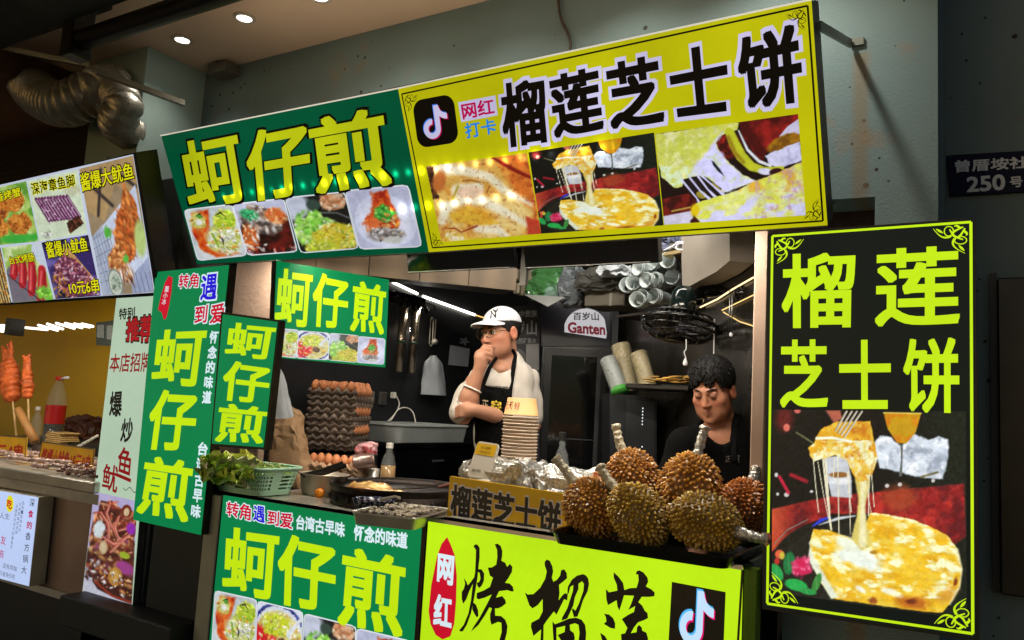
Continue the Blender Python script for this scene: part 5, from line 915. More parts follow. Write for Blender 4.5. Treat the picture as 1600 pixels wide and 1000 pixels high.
durian(onY(1079, 762, 2.33), (.092, .090, .108), (.16, .1, .97), OR_, 'tallest durian in the heap, its foil wrapped stalk standing before the seated man', 17, m_foil, .08)
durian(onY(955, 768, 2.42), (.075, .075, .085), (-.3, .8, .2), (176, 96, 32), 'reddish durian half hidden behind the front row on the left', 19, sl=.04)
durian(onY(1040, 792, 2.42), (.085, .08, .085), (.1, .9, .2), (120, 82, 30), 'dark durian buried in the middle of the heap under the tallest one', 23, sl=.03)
# tray under them
def tray(name, x0, x1, y0, y1, z, h, m, fl=.02, bevel=.03, n=5):
    def ring(o, zz):
        out = []
        for cx, cy, a0 in ((x1, y1, 0), (x0, y1, 90), (x0, y0, 180), (x1, y0, 270)):
            sx, sy = (-1 if cx == x1 else 1), (-1 if cy == y1 else 1)
            for i in range(n + 1): a = math.radians(a0 + 90 * i / n); out.append((cx + sx * bevel + math.cos(a) * (bevel + o), cy + sy * bevel + math.sin(a) * (bevel + o), zz))
        return out
    R_ = [ring(-.004, z + .003), ring(fl * .6, z + h), ring(fl, z + h + .002), ring(fl + .003, z + h - .002), ring(fl * .55 + .003, z + h - .004), ring(0, z)]; k = len(R_[0]); b = MB(); F = []
    for l in range(len(R_) - 1): F += [(l * k + i, l * k + (i + 1) % k, (l + 1) * k + (i + 1) % k, (l + 1) * k + i) for i in range(k)]
    b.add([p for r in R_ for p in r], F + [tuple(range(k)), tuple(range(5 * k, 6 * k))[::-1]]); return b.build(name, m, None)
tag(tray('baking_tray', -1.045, -.56, 2.02, 2.42, ZY + .002, .032, mat('black_enamel_tray', (24, 24, 22), .22, .3, coat=.3)), 'black baking tray holding the spiky fruit on the lime counter', 'tray')
# --- foil wrapped trays, QR stand, bottle, bowls
def crumple(name, c, size, seed, m, label, cat, group=None, k=.034, f=19, parent=None):
    u, v = 84, 46; V = []
    for j in range(v + 1):
        for i in range(u):
            a, b_ = 2 * math.pi * i / u, math.pi * j / v; p = np.array([math.copysign(abs(math.sin(b_) * math.cos(a)) ** .4, math.cos(a)), math.copysign(abs(math.sin(b_) * math.sin(a)) ** .4, math.sin(a)), math.copysign(abs(math.cos(b_)) ** .5, math.cos(b_))]); V.append(p)
    V = np.array(V) * np.array(size) / 2 + np.array(c); n = np.stack([np.abs(fbm(V[:, 0] * f, V[:, 1] * f, V[:, 2] * f, seed + q, 3) - .5) for q in (1, 2, 3)], 1) * k * 3; V = V + n - n.mean(0)
    V[:, 2] = np.maximum(V[:, 2], c[2] - size[2] / 2)
    o = mesh(name, V, [(j * u + i, (j + 1) * u + i, (j + 1) * u + (i + 1) % u, j * u + (i + 1) % u) for j in range(v) for i in range(u)], m, parent)
    return tag(o, label, cat, group)
crumple('foil_parcel', (-1.46, 2.45, ZY + .095), (.30, .26, .19), 4, m_foil, 'long foil wrapped tray behind the left half of the yellow price board', 'foil tray', 'foil wrapped trays')
crumple('foil_parcel', (-1.19, 2.50, ZY + .085), (.34, .26, .17), 9, m_foil, 'foil wrapped tray reaching from the stacked bowls to the durians', 'foil tray', 'foil wrapped trays')
Qp = Panel((0, 2.31, 0), (.16, -.96, .22)); Qp.P = onY(752, 748, 2.31); QQ = [(747, 689), (780, 694), (764, 750), (729, 744)]
qt = thing('payment_stand', Qp.px(748, 750), 'white upright payment stand with a yellow top band beside the foil trays', 'stand')
V = Qp.bil(QQ, rrect(.13)); MB().prism(V, -Qp.N * .012).build('board', mat('white_plastic', (214, 208, 196), .35), qt)
Qp.polys('yellow_band', [[(747, 692), (777, 696), (772, 714), (741, 709)]], mat('yellow_print', (222, 176, 20), .4), qt, .001)
Qp.glyphs('lettering', [('付', [(752, 697), (757, 697), (756, 702), (751, 701)]), ('收款', [(759, 698), (768, 699), (767, 703), (758, 702)]), ('扫码支付', [(750, 704), (767, 706), (766, 709), (749, 707)]), ('收款二维码', [(738, 732), (752, 734), (751, 739), (737, 737)])], m_dk, qt, .002)
slab((Qp.px(748, 750)[0] - .045, Qp.px(748, 750)[1], ZY), (Qp.px(748, 750)[0] + .045, Qp.px(748, 750)[1] + .05, Qp.px(748, 750)[2] + .004), .004).build('foot', mat('white_plastic', (214, 208, 196)), qt)
m_wax = mat('waxed_white_paper', (206, 184, 160), .45, var=.05); m_kraft = mat('kraft_paper', (196, 150, 98), .6)
bw = thing('paper_bowl', (-1.452, 2.5, ZY), 'white paper bowl nested in the tall stack beside the man in the cap', 'paper bowl', 'paper bowls stacked before the man in the cap')
MB().lathe([(.048, 0), (.050, .0), (.062, .055), (.0655, .056), (.0655, .060), (.0625, .0605), (.060, .056), (.048, .004), (.0005, .004)], (-1.452, 2.5, ZY), 36, cap=False).build('bowl', m_wax, bw, True)
for k in range(1, 25): c = copy_tree(bw); c.location = (-1.452 + .0012 * math.sin(k * 2.1), 2.5 + .001 * math.cos(k * 3.3), ZY + k * .0118)
tb = thing('paper_bowl', (-1.452, 2.5, ZY + .352), 'kraft brown paper bowl with red writing, upside down on top of the bowl stack', 'paper bowl'); MB().lathe([(.064, -.004), (.064, 0), (.062, 0), (.052, .056), (.050, .058), (.0005, .058)], (-1.452, 2.5, ZY + .352), 36, cap=False).build('bowl', m_kraft, tb, True)
for k, ch in enumerate('天天好'):
    a = math.radians(-128 + k * 26); g, F, _ = glyph(ch); V = [(-1.452 + (.0635 - .008 * (1 - v)) * math.cos(a + (u - .5) * .36), 2.5 + (.0635 - .008 * (1 - v)) * math.sin(a + (u - .5) * .36), ZY + .352 + .043 - .028 * v) for u, v in g]; mesh('lettering', V, F, mat('brown_red_ink', (120, 34, 26), .6), tb)
m_pet = mat('clear_bottle_plastic', (190, 196, 194), .08, alpha=.13, var=.03)
def bottle(c, h, r, m, label, neck=.36, cap=(20, 20, 20), liquid=None, lm=None, group=None):
    t = thing('bottle', c, label, 'bottle', group); P = [(r * .9, 0), (r, .04 * h), (r, .5 * h), (r * .98, .58 * h), (r * .7, .74 * h), (r * neck, .82 * h), (r * neck, .9 * h)]; MB().lathe(P, c, 24).build('body', m, t, True)
    MB().lathe([(r * neck * 1.15, .9 * h), (r * neck * 1.15, h), (r * neck, h * 1.005)], c, 16).build('cap', mat('cap_%d_%d' % (cap[0], cap[2]), cap, .4), t)
    if liquid: MB().lathe([(r * .88, .01), (r * .96, .04 * h), (r * .96, liquid * h)], c, 24).build('drink', lm, t, True)
    return t
bc = onY(877, 725, 2.62); bottle((bc[0], 2.62, ZY), bc[2] - ZY + .115, .031, m_pet, 'small clear water bottle with a black cap standing behind the foil', .38)
# --- green counter: griddle, pancakes, spatula
m_iron = mat('burnt_iron', (34, 26, 22), .4, .7, var=.3, scale=12, bump=.3, stain=((92, 46, 24), 14, .6)); gc = (-1.98, 2.49); G = .27
gt = thing('griddle', (*gc, ZG), 'big round blackened griddle on the steel counter with two pancakes in it', 'griddle')
MB().lathe([(G * .94, .01), (G * .97, .05), (G * .985, .062), (G, .074), (G * .99, .076), (G * .96, .064), (G * .93, .05), (.001, .046)], (*gc, ZG), 56, cap=False).build('pan', m_iron, gt, True)
MB().lathe([(G * .975, .002), (G * .975, .05), (G * .96, .05), (G * .96, .002)], (*gc, ZG), 56, cap=False).build('burner_skirt', m_iron, gt, True)
for k in range(9):
    a = math.radians(-150 + k * 18); MB().ball((gc[0] + G * .972 * math.cos(a), gc[1] + G * .972 * math.sin(a), ZG + .027), (.010, .010, .012), 10, 8).build('vent_hole', m_blk, gt, True)
def patty(c, rx, ry, seed, label, a0=0., h=.012, cols=((196, 150, 84), (226, 190, 128), (150, 92, 40)), name='pancake', cat='pancake', group='oyster pancakes on the griddle'):
    b = MB(); n, m_ = 40, 10; V, Cc = [], []
    for j in range(m_ + 1):
        for i in range(n):
            f = j / m_; a = 2 * math.pi * i / n; e = 1 + .22 * (fbm(math.cos(a) * 1.6 + 3, math.sin(a) * 1.6 + 3, 0, seed) - .5); x, y = f * rx * e * math.cos(a), f * ry * e * math.sin(a); z = h * (1 - f ** 6) * (.75 + .9 * fbm(x * 60, y * 60, 0, seed + 3)); ca, sa = math.cos(a0), math.sin(a0)
            V.append((c[0] + x * ca - y * sa, c[1] + x * sa + y * ca, c[2] + z)); q = fbm(x * 40, y * 40, 0, seed + 5); Cc.append(c8(np.array(cols[1 if q > .55 else 0] if f < .86 else cols[2]) * (.8 + .4 * q)))
    b.add(V, [(j * n + i, j * n + (i + 1) % n, (j + 1) * n + (i + 1) % n, (j + 1) * n + i) for j in range(m_) for i in range(n)], np.array(Cc)); return tag(b.build(name, m_vg, None, True), label, cat, group)
p1, p2 = (-2.07, 2.42), (-1.93, 2.36); patty((p1[0], p1[1], ZG + .047), .10, .08, 3, 'golden pancake in the griddle, the larger one at the left', .3, .022); patty((p2[0], p2[1], ZG + .047), .09, .055, 7, 'pale golden pancake in the griddle, nearer the front rim', .2, .016)
sp = thing('spatula', np.array([-1.85, 2.46, ZG + .05]), 'grey flat spatula leaning on the griddle rim with a dark wooden handle', 'spatula'); A, B = np.array([-1.93, 2.44, ZG + .062]), np.array([-1.80, 2.50, ZG + .080]); w = np.array([.02, .06, 0]); MB().hexa([A - w, B - w * .6, B + w * .6, A + w, A - w + (0, 0, .003), B - w * .6 + (0, 0, .003), B + w * .6 + (0, 0, .003), A + w + (0, 0, .003)]).build('blade', mat('worn_steel_grey', (112, 106, 96), .35, .8), sp); MB().tube([B, B + np.array([.06, .05, .025]), B + np.array([.14, .11, .04])], [.006, .008, .009], 8).build('handle', mat('dark_red_wood', (96, 48, 34), .5), sp)
# --- oyster tray and speckled bowl
oy = tag(tray('oyster_tray', -1.765, -1.56, 1.975, 2.255, ZG + .002, .038, m_ss, .014, .02), 'steel tray of shelled oysters at the front edge of the counter', 'tray')
b = MB(); rg = random.Random(5)
for k in range(230):
    x, y = rg.uniform(-1.75, -1.575), rg.uniform(1.99, 2.24); s_ = rg.uniform(.006, .011); c = np.array((206, 190, 168)) * rg.uniform(.55, 1.05) if k % 10 else np.array((96, 82, 74)); b.ball((x, y, ZG + .036 + rg.uniform(0, .008)), (s_ * rg.uniform(.8, 1.5), s_, s_ * .6), 7, 5, c8(np.clip(c, 0, 255)), .25, k)
b.box((-1.76, 1.98, ZG + .01), (-1.565, 2.25, ZG + .034), c8(np.array((120, 104, 88)))); om = tag(b.build('oyster_meat', m_vg, None, True), 'heap of wet shelled oysters filling the steel tray', 'oysters', kind='stuff')
bp = np.array([-1.83, 2.075, ZG]); bp = bp + np.array([0, .06, 0]); bt = thing('speckled_bowl', (bp[0], bp[1] + .03, ZG), 'dark blue speckled bowl with a spoon between the griddle and the oyster tray', 'bowl')
m_spk = mat('blue_speckled_glaze', (26, 30, 52), .2, stain=((190, 196, 204), 90, .54)); c = (bp[0], bp[1] + .03, ZG)
MB().lathe([(.036, .002), (.062, .024), (.074, .052), (.076, .056), (.072, .054), (.056, .026), (.0005, .012)], c, 40, cap=False).build('bowl', m_spk, bt, True); MB().lathe([(.068, .044), (.0005, .046)], c, 30, cap=False).build('sauce', mat('brown_sauce', (48, 24, 14), .15), bt)
MB().tube([c + np.array([.03, 0, .055]), c + np.array([.10, -.01, .075]), c + np.array([.125, -.012, .072])], [.007, .004, .005], 8, ry=[.002, .002, .002]).build('spoon', m_ss, bt)
for o in (oy, om):
    Rz = rotz(.24); pv = np.array([-1.6625, 2.115, 0]); p = np.array(o.location); o.location = pv * (1, 1, 0) + Rz @ (p - pv); o.rotation_euler = (0, 0, .24)
# --- steel pot and tongs, toy
pc = onZ(482, 772, ZG); pc = (-2.335, 2.435, ZG); pt = thing('steel_pot', pc, 'wide steel pot beside the green basket, tongs across its rim', 'pot'); MB().lathe([(.070, .001), (.076, .015), (.085, .082), (.093, .084), (.093, .087), (.083, .086), (.074, .015), (.0005, .01)], pc, 44, cap=False, sq=(1.25, .95)).build('pot', mat('brushed_pot_steel', (176, 166, 150), .42, .6, bump=.05, bscale=20), pt, True)
for zz, s_ in ((.135, 0), (.128, .016)):
    tg = MB().tube([np.array(pc) + (-.05 + s_, -.08, zz - .055), np.array(pc) + (.02 + s_, -.03, zz - .035), np.array(pc) + (.085 + s_, .02, zz + .0)], [.004, .009, .010], 8, ry=[.002, .003, .003]); tag(tg.build('tong_arm', mat('dark_tongs_steel', (60, 54, 50), .3, .9)), 'arm of the steel tongs lying across the pot rim' + (', the upper one' if not s_ else ', the lower one'), 'tongs')
tc_ = onZ(499, 777, ZG); ty = thing('toy_dome', tc_, 'tiny orange smiling dome standing alone on the steel counter edge', 'toy'); MB().ball(tc_ + (0, 0, .016), (.021, .019, .020), 18, 12).build('dome', mat('orange_rubber', (236, 140, 20), .35), ty, True)
for dx in (-.006, .008): MB().ball(tc_ + (dx - .003, -.0155, .023), (.0035, .003, .0035), 8, 6).build('eye', mat('red_dot', (160, 20, 20), .4), ty, True)
MB().tube([tc_ + (-.008 + .002 * k - .002, -.0186 + .0004 * abs(k - 4), .013 - .0022 * math.sin(k * .39)) for k in range(9)], .0012, 5).build('mouth', m_blk, ty)
# --- green basket with lettuce
m_bask = mat('mint_plastic', (184, 228, 196), .35, var=.05, alpha=1); b0 = onZ(400, 778, ZG); bx0, by0 = b0[0] - .13, b0[1] + .10
bk = thing('vegetable_basket', (bx0, by0, ZG), 'mint green plastic basket of shredded cabbage and lettuce at the counter corner', 'basket'); B = MB(); H = .105; lw, ld = .165, .115
def brim(s_, z): return [(bx0 + lw * s_ * math.copysign(abs(math.cos(a)) ** .35, math.cos(a)), by0 + ld * s_ * math.copysign(abs(math.sin(a)) ** .35, math.sin(a)), ZG + z) for a in np.linspace(0, 2 * math.pi, 73)[:-1]]
R_ = [brim(.78 + .22 * f, .004 + H * f) for f in np.linspace(0, 1, 15)]; n = 72; F = []
for l in range(14):
    for i in range(n):
        if l % 2 == 1 and i % 2 == 0 and 1 < l < 13: continue
        F.append((l * n + i, l * n + (i + 1) % n, (l + 1) * n + (i + 1) % n, (l + 1) * n + i))
B.add([p for r in R_ for p in r], F + [tuple(range(n))[::-1]]); B.build('mesh_wall', m_bask, bk); MB().tube(brim(1.02, H + .004), .0055, 8, closed=True).build('rim', m_bask, bk, True)
def leaves(n, ctr, spread, size, cols, seed, curl=1.):
    rg = np.random.RandomState(seed); b = MB()
    for k in range(n):
        c = np.array(ctr) + rg.uniform(-1, 1, 3) * spread; s_ = size * rg.uniform(.7, 1.2); az, el = rg.uniform(0, 6.28), rg.uniform(.1, 1.2); d = np.array([math.cos(az) * math.cos(el), math.sin(az) * math.cos(el), math.sin(el)]); w = np.cross(d, (0, 0, 1.)); w /= np.linalg.norm(w); up = np.cross(w, d); U, Vn = 11, 9; V, Cc = [], []
        col = np.array(cols[rg.randint(len(cols))]) * rg.uniform(.85, 1.15)
        for i in range(U):
            f = i / (U - 1); wd = .5 * math.sin(math.pi * min(1, f * .85 + .12)) ** .7
            for j in range(Vn):
                g = j / (Vn - 1) * 2 - 1; rf = .10 * math.sin(f * 21 + g * 5 + k) * abs(g) ** 1.5 + .06 * math.sin(g * 16 + k) * f; V.append(c + s_ * (d * (f - .4) + w * g * wd * (1 + .12 * math.sin(f * 25)) + up * (curl * (.5 * g * g * .6 - .35 * f * f) + rf))); t_ = abs(g) < .12; Cc.append(c8(np.clip(col * (1.35 if t_ else 1) * (.75 + .5 * f) + (40, 40, 20) * np.array(1. * t_), 0, 255)))
        b.add(V, [(i * Vn + j, i * Vn + j + 1, (i + 1) * Vn + j + 1, (i + 1) * Vn + j) for i in range(U - 1) for j in range(Vn - 1)], np.array(Cc))
    return b
m_leaf = mat('lettuce_leaf', rough=.4, attr='Col', var=.15, scale=30, sss=.0)
lc = onY(350, 728, by0 - .01); tag(leaves(52, tuple(onY(360, 735, 2.10)), (.066, .045, .030), .112, [(196, 226, 90), (216, 236, 120), (166, 208, 76), (232, 240, 170)], 4).build('lettuce', m_leaf, None, True), 'curly green lettuce heaped over the left end of the mint basket', 'lettuce')
rg = random.Random(8); b = MB()
for k in range(420):
    x, y = bx0 + rg.uniform(-.9, .9) * lw * .88, by0 + rg.uniform(-.9, .9) * ld * .86; z = ZG + H * .80 + rg.uniform(0, .028) * (1 - ((x - bx0) / lw) ** 2); a = rg.uniform(0, 6.28); l_ = rg.uniform(.012, .03); d = np.array([math.cos(a), math.sin(a), rg.uniform(-.3, .5)]) * l_; b.tube([(x, y, z), np.array((x, y, z)) + d * .5 + (0, 0, .004), np.array((x, y, z)) + d], [.002, .003, .0015], 4, c8(np.array(rg.choice([(190, 210, 120), (150, 186, 80), (214, 220, 160), (120, 160, 60)]))))
b.add([p for p in brim(.93, H * .80)], [tuple(range(72))], c8(np.array((150, 180, 80)))); b.lathe([(.098, .008), (.14, .08)], (bx0, by0, ZG), 30, col=c8(np.array((140, 176, 76))), sq=(1.05, .68)); tag(b.build('shredded_cabbage', m_leaf), 'shredded pale cabbage filling the mint basket', 'cabbage', kind='stuff')
# --- egg trays
tag(slab((-2.87, 2.78, .0), (-2.56, 3.04, ZT0), .006).build('black_crate', mat('black_crate_plastic', (18, 18, 19), .5)), 'black crate under the tall egg tray stack', 'crate')
TS = .031; ZT = 1.035
m_pulp = mat('grey_pulp', (128, 112, 98), .9, var=.14, scale=30, bump=.5, bscale=90); m_pulp2 = mat('tan_pulp', (172, 138, 108), .9, var=.14, scale=30, bump=.5, bscale=90); m_egg = mat('brown_egg_shell', (196, 124, 78), .5, var=.1, scale=10)
def eggtray(nx, ny, p, m):
    b = MB(); s_ = 5; NX, NY = nx * s_ + 1, ny * s_ + 1; V = []
    for j in range(NY):
        for i in range(NX):
            x, y = (i / s_ - nx / 2) * p, (j / s_ - ny / 2) * p; c = .5 - .5 * math.cos(2 * math.pi * i / s_); d = .5 - .5 * math.cos(2 * math.pi * j / s_); z = .048 * (1 - min(1., 1.7 * c * d)) * (.55 + .45 * (1 - max(c, d)) ** .5)
            if i in (0, NX - 1) or j in (0, NY - 1): z = .024 + .006 * math.cos(2 * math.pi * (i + j) / s_) 
            V.append((x, y, z))
    b.add(V, [(j * NX + i, j * NX + i + 1, (j + 1) * NX + i + 1, (j + 1) * NX + i) for j in range(NY - 1) for i in range(NX - 1)])
    sk = []
    per = [(i, 0) for i in range(NX)] + [(NX - 1, j) for j in range(1, NY)] + [(i, NY - 1) for i in range(NX - 2, -1, -1)] + [(0, j) for j in range(NY - 2, 0, -1)]
    for i, j in per: x, y, z = V[j * NX + i]; q = .5 - .5 * math.cos(2 * math.pi * (i + j) / s_); sk += [(x * 1.035, y * 1.035, z), (x * 1.03, y * 1.03, z - .011), (x * (.985 - .05 * q), y * (.985 - .05 * q), z - .014), (x * (.97 - .10 * q), y * (.97 - .10 * q), z - .030)]
    n = len(per); b.add(sk, [(4 * i + l, 4 * ((i + 1) % n) + l, 4 * ((i + 1) % n) + l + 1, 4 * i + l + 1) for i in range(n) for l in range(3)]); return b
ea = eggtray(5, 6, .046, m_pulp); et = ea.build('egg_tray', m_pulp, None, True); et['label'] = 'grey pulp egg tray within the tall stack by the charcoal side wall'; et['category'] = 'egg tray'; et['group'] = 'egg trays in the tall stack'
sx, sy = -2.71, 2.90; rgy = random.Random(3); eg = MB().lathe([(.0008, -.026), (.012, -.022), (.0195, -.008), (.0205, 0), (.018, .012), (.011, .023), (.0008, .0285)], (0, 0, 0), 14, cap=False).build('egg', m_egg, None, True)
tag(eg, 'brown egg on the top tray of the tall egg tray stack', 'egg', 'eggs on top of the tray stack')
eg2m = None
def put_eggs(cx, cy, z, rz, nx, ny, lab, grp, skip=0.):
    global eg2m
    for j in range(ny):
        for i in range(nx):
            if rgy.random() < skip: continue
            c = eg.copy(); COL.objects.link(c); x, y = (i + .5 - nx / 2) * .046, (j + .5 - ny / 2) * .046; c.location = (cx + x * math.cos(rz) - y * math.sin(rz), cy + x * math.sin(rz) + y * math.cos(rz), z); c.rotation_euler = (rgy.uniform(-.3, .3), rgy.uniform(-.3, .3), 0); c['label'] = lab; c['group'] = grp
for k in range(9):
    c = et if k == 0 else et.copy()
    if k: COL.objects.link(c)
    c.location = (sx + rgy.uniform(-.004, .004), sy + rgy.uniform(-.004, .004), ZT + .02 + k * TS); c.rotation_euler = (rgy.uniform(-.018, .018), rgy.uniform(-.022, .022), .42 + rgy.uniform(-.07, .07))
    if k % 3 == 1:
        for e in range(-2, 3):   # eggs showing at the edges between trays
            q = eg.copy(); COL.objects.link(q); q['label'] = 'brown egg showing between the trays of the tall stack'; q['group'] = 'eggs between the stacked trays'; x, y = .108, e * .046; 
            if k > 0: q.location = (sx + x * math.cos(.42) - y * math.sin(.42), sy + x * math.sin(.42) + y * math.cos(.42), ZT + .02 + k * TS + .042)
ztop = ZT + .02 + 8 * TS; put_eggs(sx, sy, ztop + .030, .42, 5, 6, 'brown egg on the top tray of the tall egg tray stack', 'eggs on top of the tray stack')
bpy.data.objects.remove(eg)
eg = [o for o in bpy.data.objects if o.name.startswith('egg.')][0]
fx, fy = onY(530, 735, 2.655)[:2]; e2 = eggtray(6, 4, .044, m_pulp2).build('egg_tray', m_pulp2, None, True); tag(e2, 'tan egg tray lying behind the pot with loose eggs in it', 'egg tray', 'tan egg trays lying on the counter')
for k in range(4):
    c = e2 if k == 3 else e2.copy()
    if k < 3: COL.objects.link(c); c['label'] = 'flattened tan egg tray in the low pile under the tray of eggs'; 
    c.location = (fx + .0, fy, ZG + .016 + k * .0165); c.rotation_euler = (0, 0, .12 + .02 * k)
for i in range(5):
    for j in range(2): c = eg.copy(); COL.objects.link(c); c.location = (fx - .115 + i * .046, fy - .046 + j * .046, ZG + .016 + 3 * .0165 + .031); c['label'] = 'brown egg in the tan tray lying behind the pot'; c['group'] = 'eggs in the tan tray'
# --- tin can, jar, sauce bottle, paper bag, plastic bags
ca = onY(566, 721, fy - .02); ct = thing('tin_can', ca, 'tin can lying on its side on the tan egg trays', 'tin can'); ax = np.array([.75, .55, .12]); MB().lathe([(.030, 0), (.0335, .001), (.0335, .004), (.032, .006), (.032, .085), (.0335, .087), (.030, .09)], ca - ax * .04, 30, ax).build('can_body', mat('printed_tin', (142, 116, 108), .3, .6, stain=((196, 186, 170), 22, .56)), ct, True); MB().lathe([(.029, -.0012), (.02, -.003), (.0005, -.003)], ca - ax * .04, 30, ax, cap=False).build('can_lid', mat('gold_lid', (190, 164, 110), .25, .9), ct)
sb = onY(606, 738, 2.72); bottle((sb[0], 2.72, ZG + .0), .215, .033, m_pet, 'clear squeeze bottle half full of amber sauce behind the griddle', .42, (205, 200, 190), .55, mat('amber_sauce', (150, 112, 56), .15))
MB_ = MB().lathe([(.026, 0), (.027, .002), (.027, .10), (.024, .10), (.024, .004)], (sb[0] - .065, 2.70, ZG), 24, cap=False); tag(MB_.build('steel_cup', m_ss, None, True), 'plain steel cup beside the squeeze bottle', 'cup')
crumple('sachet_bag', onY(574, 701, 2.74), (.09, .07, .05), 14, mat('pink_sachet_print', (196, 150, 150), .35, stain=((190, 40, 60), 30, .5)), 'clear bag of pink and red sachets tucked behind the tin can', 'bag', k=.02)
m_bag = mat('brown_paper', (150, 118, 84), .8, var=.15, scale=8, bump=.5, bscale=14)
pb = onY(440, 745, 2.52); V = []; U_, Vn = 40, 14
for j in range(Vn + 1):
    f = j / Vn; wv, dv = .125 * (1 - .55 * f ** 1.6), .075 * (1 - .8 * f)
    for i in range(U_):
        a = 2 * math.pi * i / U_; x, y = wv * math.copysign(abs(math.cos(a)) ** .5, math.cos(a)), dv * math.copysign(abs(math.sin(a)) ** .5, math.sin(a)); V.append((pb[0] + x - .045 * f + .02, 2.56 + y, ZG + .34 * f * (1 - .12 * math.cos(a))))
V = np.array(V); n = np.stack([np.abs(fbm(V[:, 0] * 11, V[:, 1] * 11, V[:, 2] * 9, 31 + q) - .5) for q in range(3)], 1); V += (n - n.mean(0)) * .10; V[:, 2] = np.maximum(V[:, 2], ZG)
tag(mesh('paper_bag', V, [(j * U_ + i, j * U_ + (i + 1) % U_, (j + 1) * U_ + (i + 1) % U_, (j + 1) * U_ + i) for j in range(Vn) for i in range(U_)] + [tuple(range(Vn * U_, (Vn + 1) * U_))], m_bag, None, False), 'crumpled brown paper bag standing between the small green sign and the egg trays', 'paper bag')
# ================================================================== INSIDE THE STALL
# --- screens hung behind the sign
m_bez = mat('gloss_black_bezel', (8, 8, 9), .12, spec=.5); m_scr = mat('dark_screen', (5, 5, 6), .08)
for k, (x0, x1, lab) in enumerate(((-2.190, -1.628, 'switched off black screen over the man in the cap'), (-1.590, -1.024, 'switched off black screen over the drinks fridge'))):
    t = thing('wall_screen', ((x0 + x1) / 2, 2.7, 1.866), lab, 'screen', 'black screens hung behind the sign'); dz = .006 * k
    a_ = math.radians(14); R4 = np.eye(4); R4[:3, :3] = rotx(a_); pv = np.array([0, 2.70, 1.868 - dz]); R4[:3, 3] = pv - R4[:3, :3] @ pv
    slab((x0, 2.70, 1.868 - dz), (x1, 2.75, 2.20), .006).xf(R4).build('casing', m_bez, t); slab((x0 + .012, 2.698, 1.886 - dz), (x1 - .012, 2.6995, 2.19)).xf(R4).build('screen', m_scr, t); slab((x0 + .01, 2.694, 1.872 - dz), (x1 - .03, 2.698, 1.875 - dz)).xf(R4).build('chrome_line', m_alu, t)
    slab(((x0 + x1) / 2 - .02, 2.696, 1.869 - dz), ((x0 + x1) / 2 + .02, 2.6985, 1.874 - dz)).build('maker_mark', mat('grey_mark', (130, 130, 130)), t)
tag(slab((-1.622, 2.72, 1.80), (-1.594, 2.74, 2.39)).build('hanger_strap', mat('grey_strap', (84, 82, 76), .5, .4)), 'steel strap hanging between the two black screens', 'strap')
# --- pale wooden wall cupboards on the left
m_wood = mat('pale_wood_laminate', (158, 134, 106), .45, var=.10, scale=6); t = m_wood.node_tree; wv = t.nodes.new('ShaderNodeTexWave'); wv.wave_type = 'RINGS'; wv.inputs['Scale'].default_value = 2.5; wv.inputs['Distortion'].default_value = 6; wv.inputs['Detail'].default_value = 3
_b = t.nodes['Principled BSDF']; _s = _b.inputs['Base Color'].links[0].from_socket; mp = t.nodes.new('ShaderNodeMapping'); mp.inputs['Scale'].default_value = (1, 1, .25); t.links.new([n for n in t.nodes if n.type == 'TEX_COORD'][0].outputs['Object'], mp.inputs[0]); t.links.new(mp.outputs[0], wv.inputs['Vector']); mx = t.nodes.new('ShaderNodeMix'); mx.data_type = 'RGBA'; mx.inputs[0].default_value = .3; mx.blend_type = 'MULTIPLY'; t.links.new(_s, mx.inputs[6]); t.links.new(wv.outputs['Color'], mx.inputs[7]); t.links.new(mx.outputs[2], _b.inputs['Base Color'])
A, B = onZ(560, 429, 1.9), onZ(806, 454, 1.9); d = (B - A) / np.linalg.norm(B - A); nn = np.array([d[1], -d[0], 0]); cp = thing('wall_cupboard', (A + B) / 2, 'run of pale wooden wall cupboards over the strip light', 'cupboard')
A0 = A - d * .45; Lc = np.linalg.norm(B - A0); nd = 5
for k in range(nd):
    a, b_ = A0 + d * (Lc * k / nd + .002), A0 + d * (Lc * (k + 1) / nd - .002); MB().hexa([a, b_, b_ - nn * .018, a - nn * .018] + [p + np.array([0, 0, .48]) for p in (a, b_, b_ - nn * .018, a - nn * .018)]).build('door', m_wood, cp)
a, b_ = A0 - nn * .02 + np.array([0, 0, .006]), B - nn * .02 + np.array([0, 0, .006]); MB().hexa([a, b_, b_ - nn * .22, a - nn * .10] + [p + np.array([0, 0, .47]) for p in (a, b_, b_ - nn * .22, a - nn * .10)]).build('carcass', mat('cupboard_inside', (70, 62, 52), .6), cp)
# --- water filters, ladles, hung bag, calendar, socket
m_tube = mat('filter_steel', (150, 136, 118), .25, .9)
for x0, y0, x1, y1, lab in ((632, 479, 622, 581, 'left water filter cylinder on the charcoal wall, nearer the green indoor sign'), (650, 482, 642, 583, 'right water filter cylinder on the charcoal wall, with lettering')):
    a, b_ = onX(x1, y1, LX + .06), onX(x0, y0, LX + .06); t = thing('water_filter', b_ * 0 + a, lab, 'water filter'); MB().tube([a, b_], .025, 20).build('cylinder', m_tube, t, True); MB().tube([a + (b_ - a) * .435, a + (b_ - a) * .475], .027, 20).build('band', mat('green_band', (24, 60, 40), .4), t, True); MB().tube([b_, b_ + (0, 0, .05)], .03, 16).build('head', m_bez, t, True)
    if x0 == 650: Xp = Panel((LX + .0885, 0, 0), (1, 0, 0)); Xp.glyphs('lettering', [(c, [(643 - i * .62 + 2, 534 - i * 5.2), (643 + 2 - i * .62 + 5, 535 - i * 5.2), (645 - i * .62 + 5, 530.4 - i * 5.2), (645 - i * .62, 529.4 - i * 5.2)]) for i, c in enumerate('EVERPURE')], m_blk, t, 0)
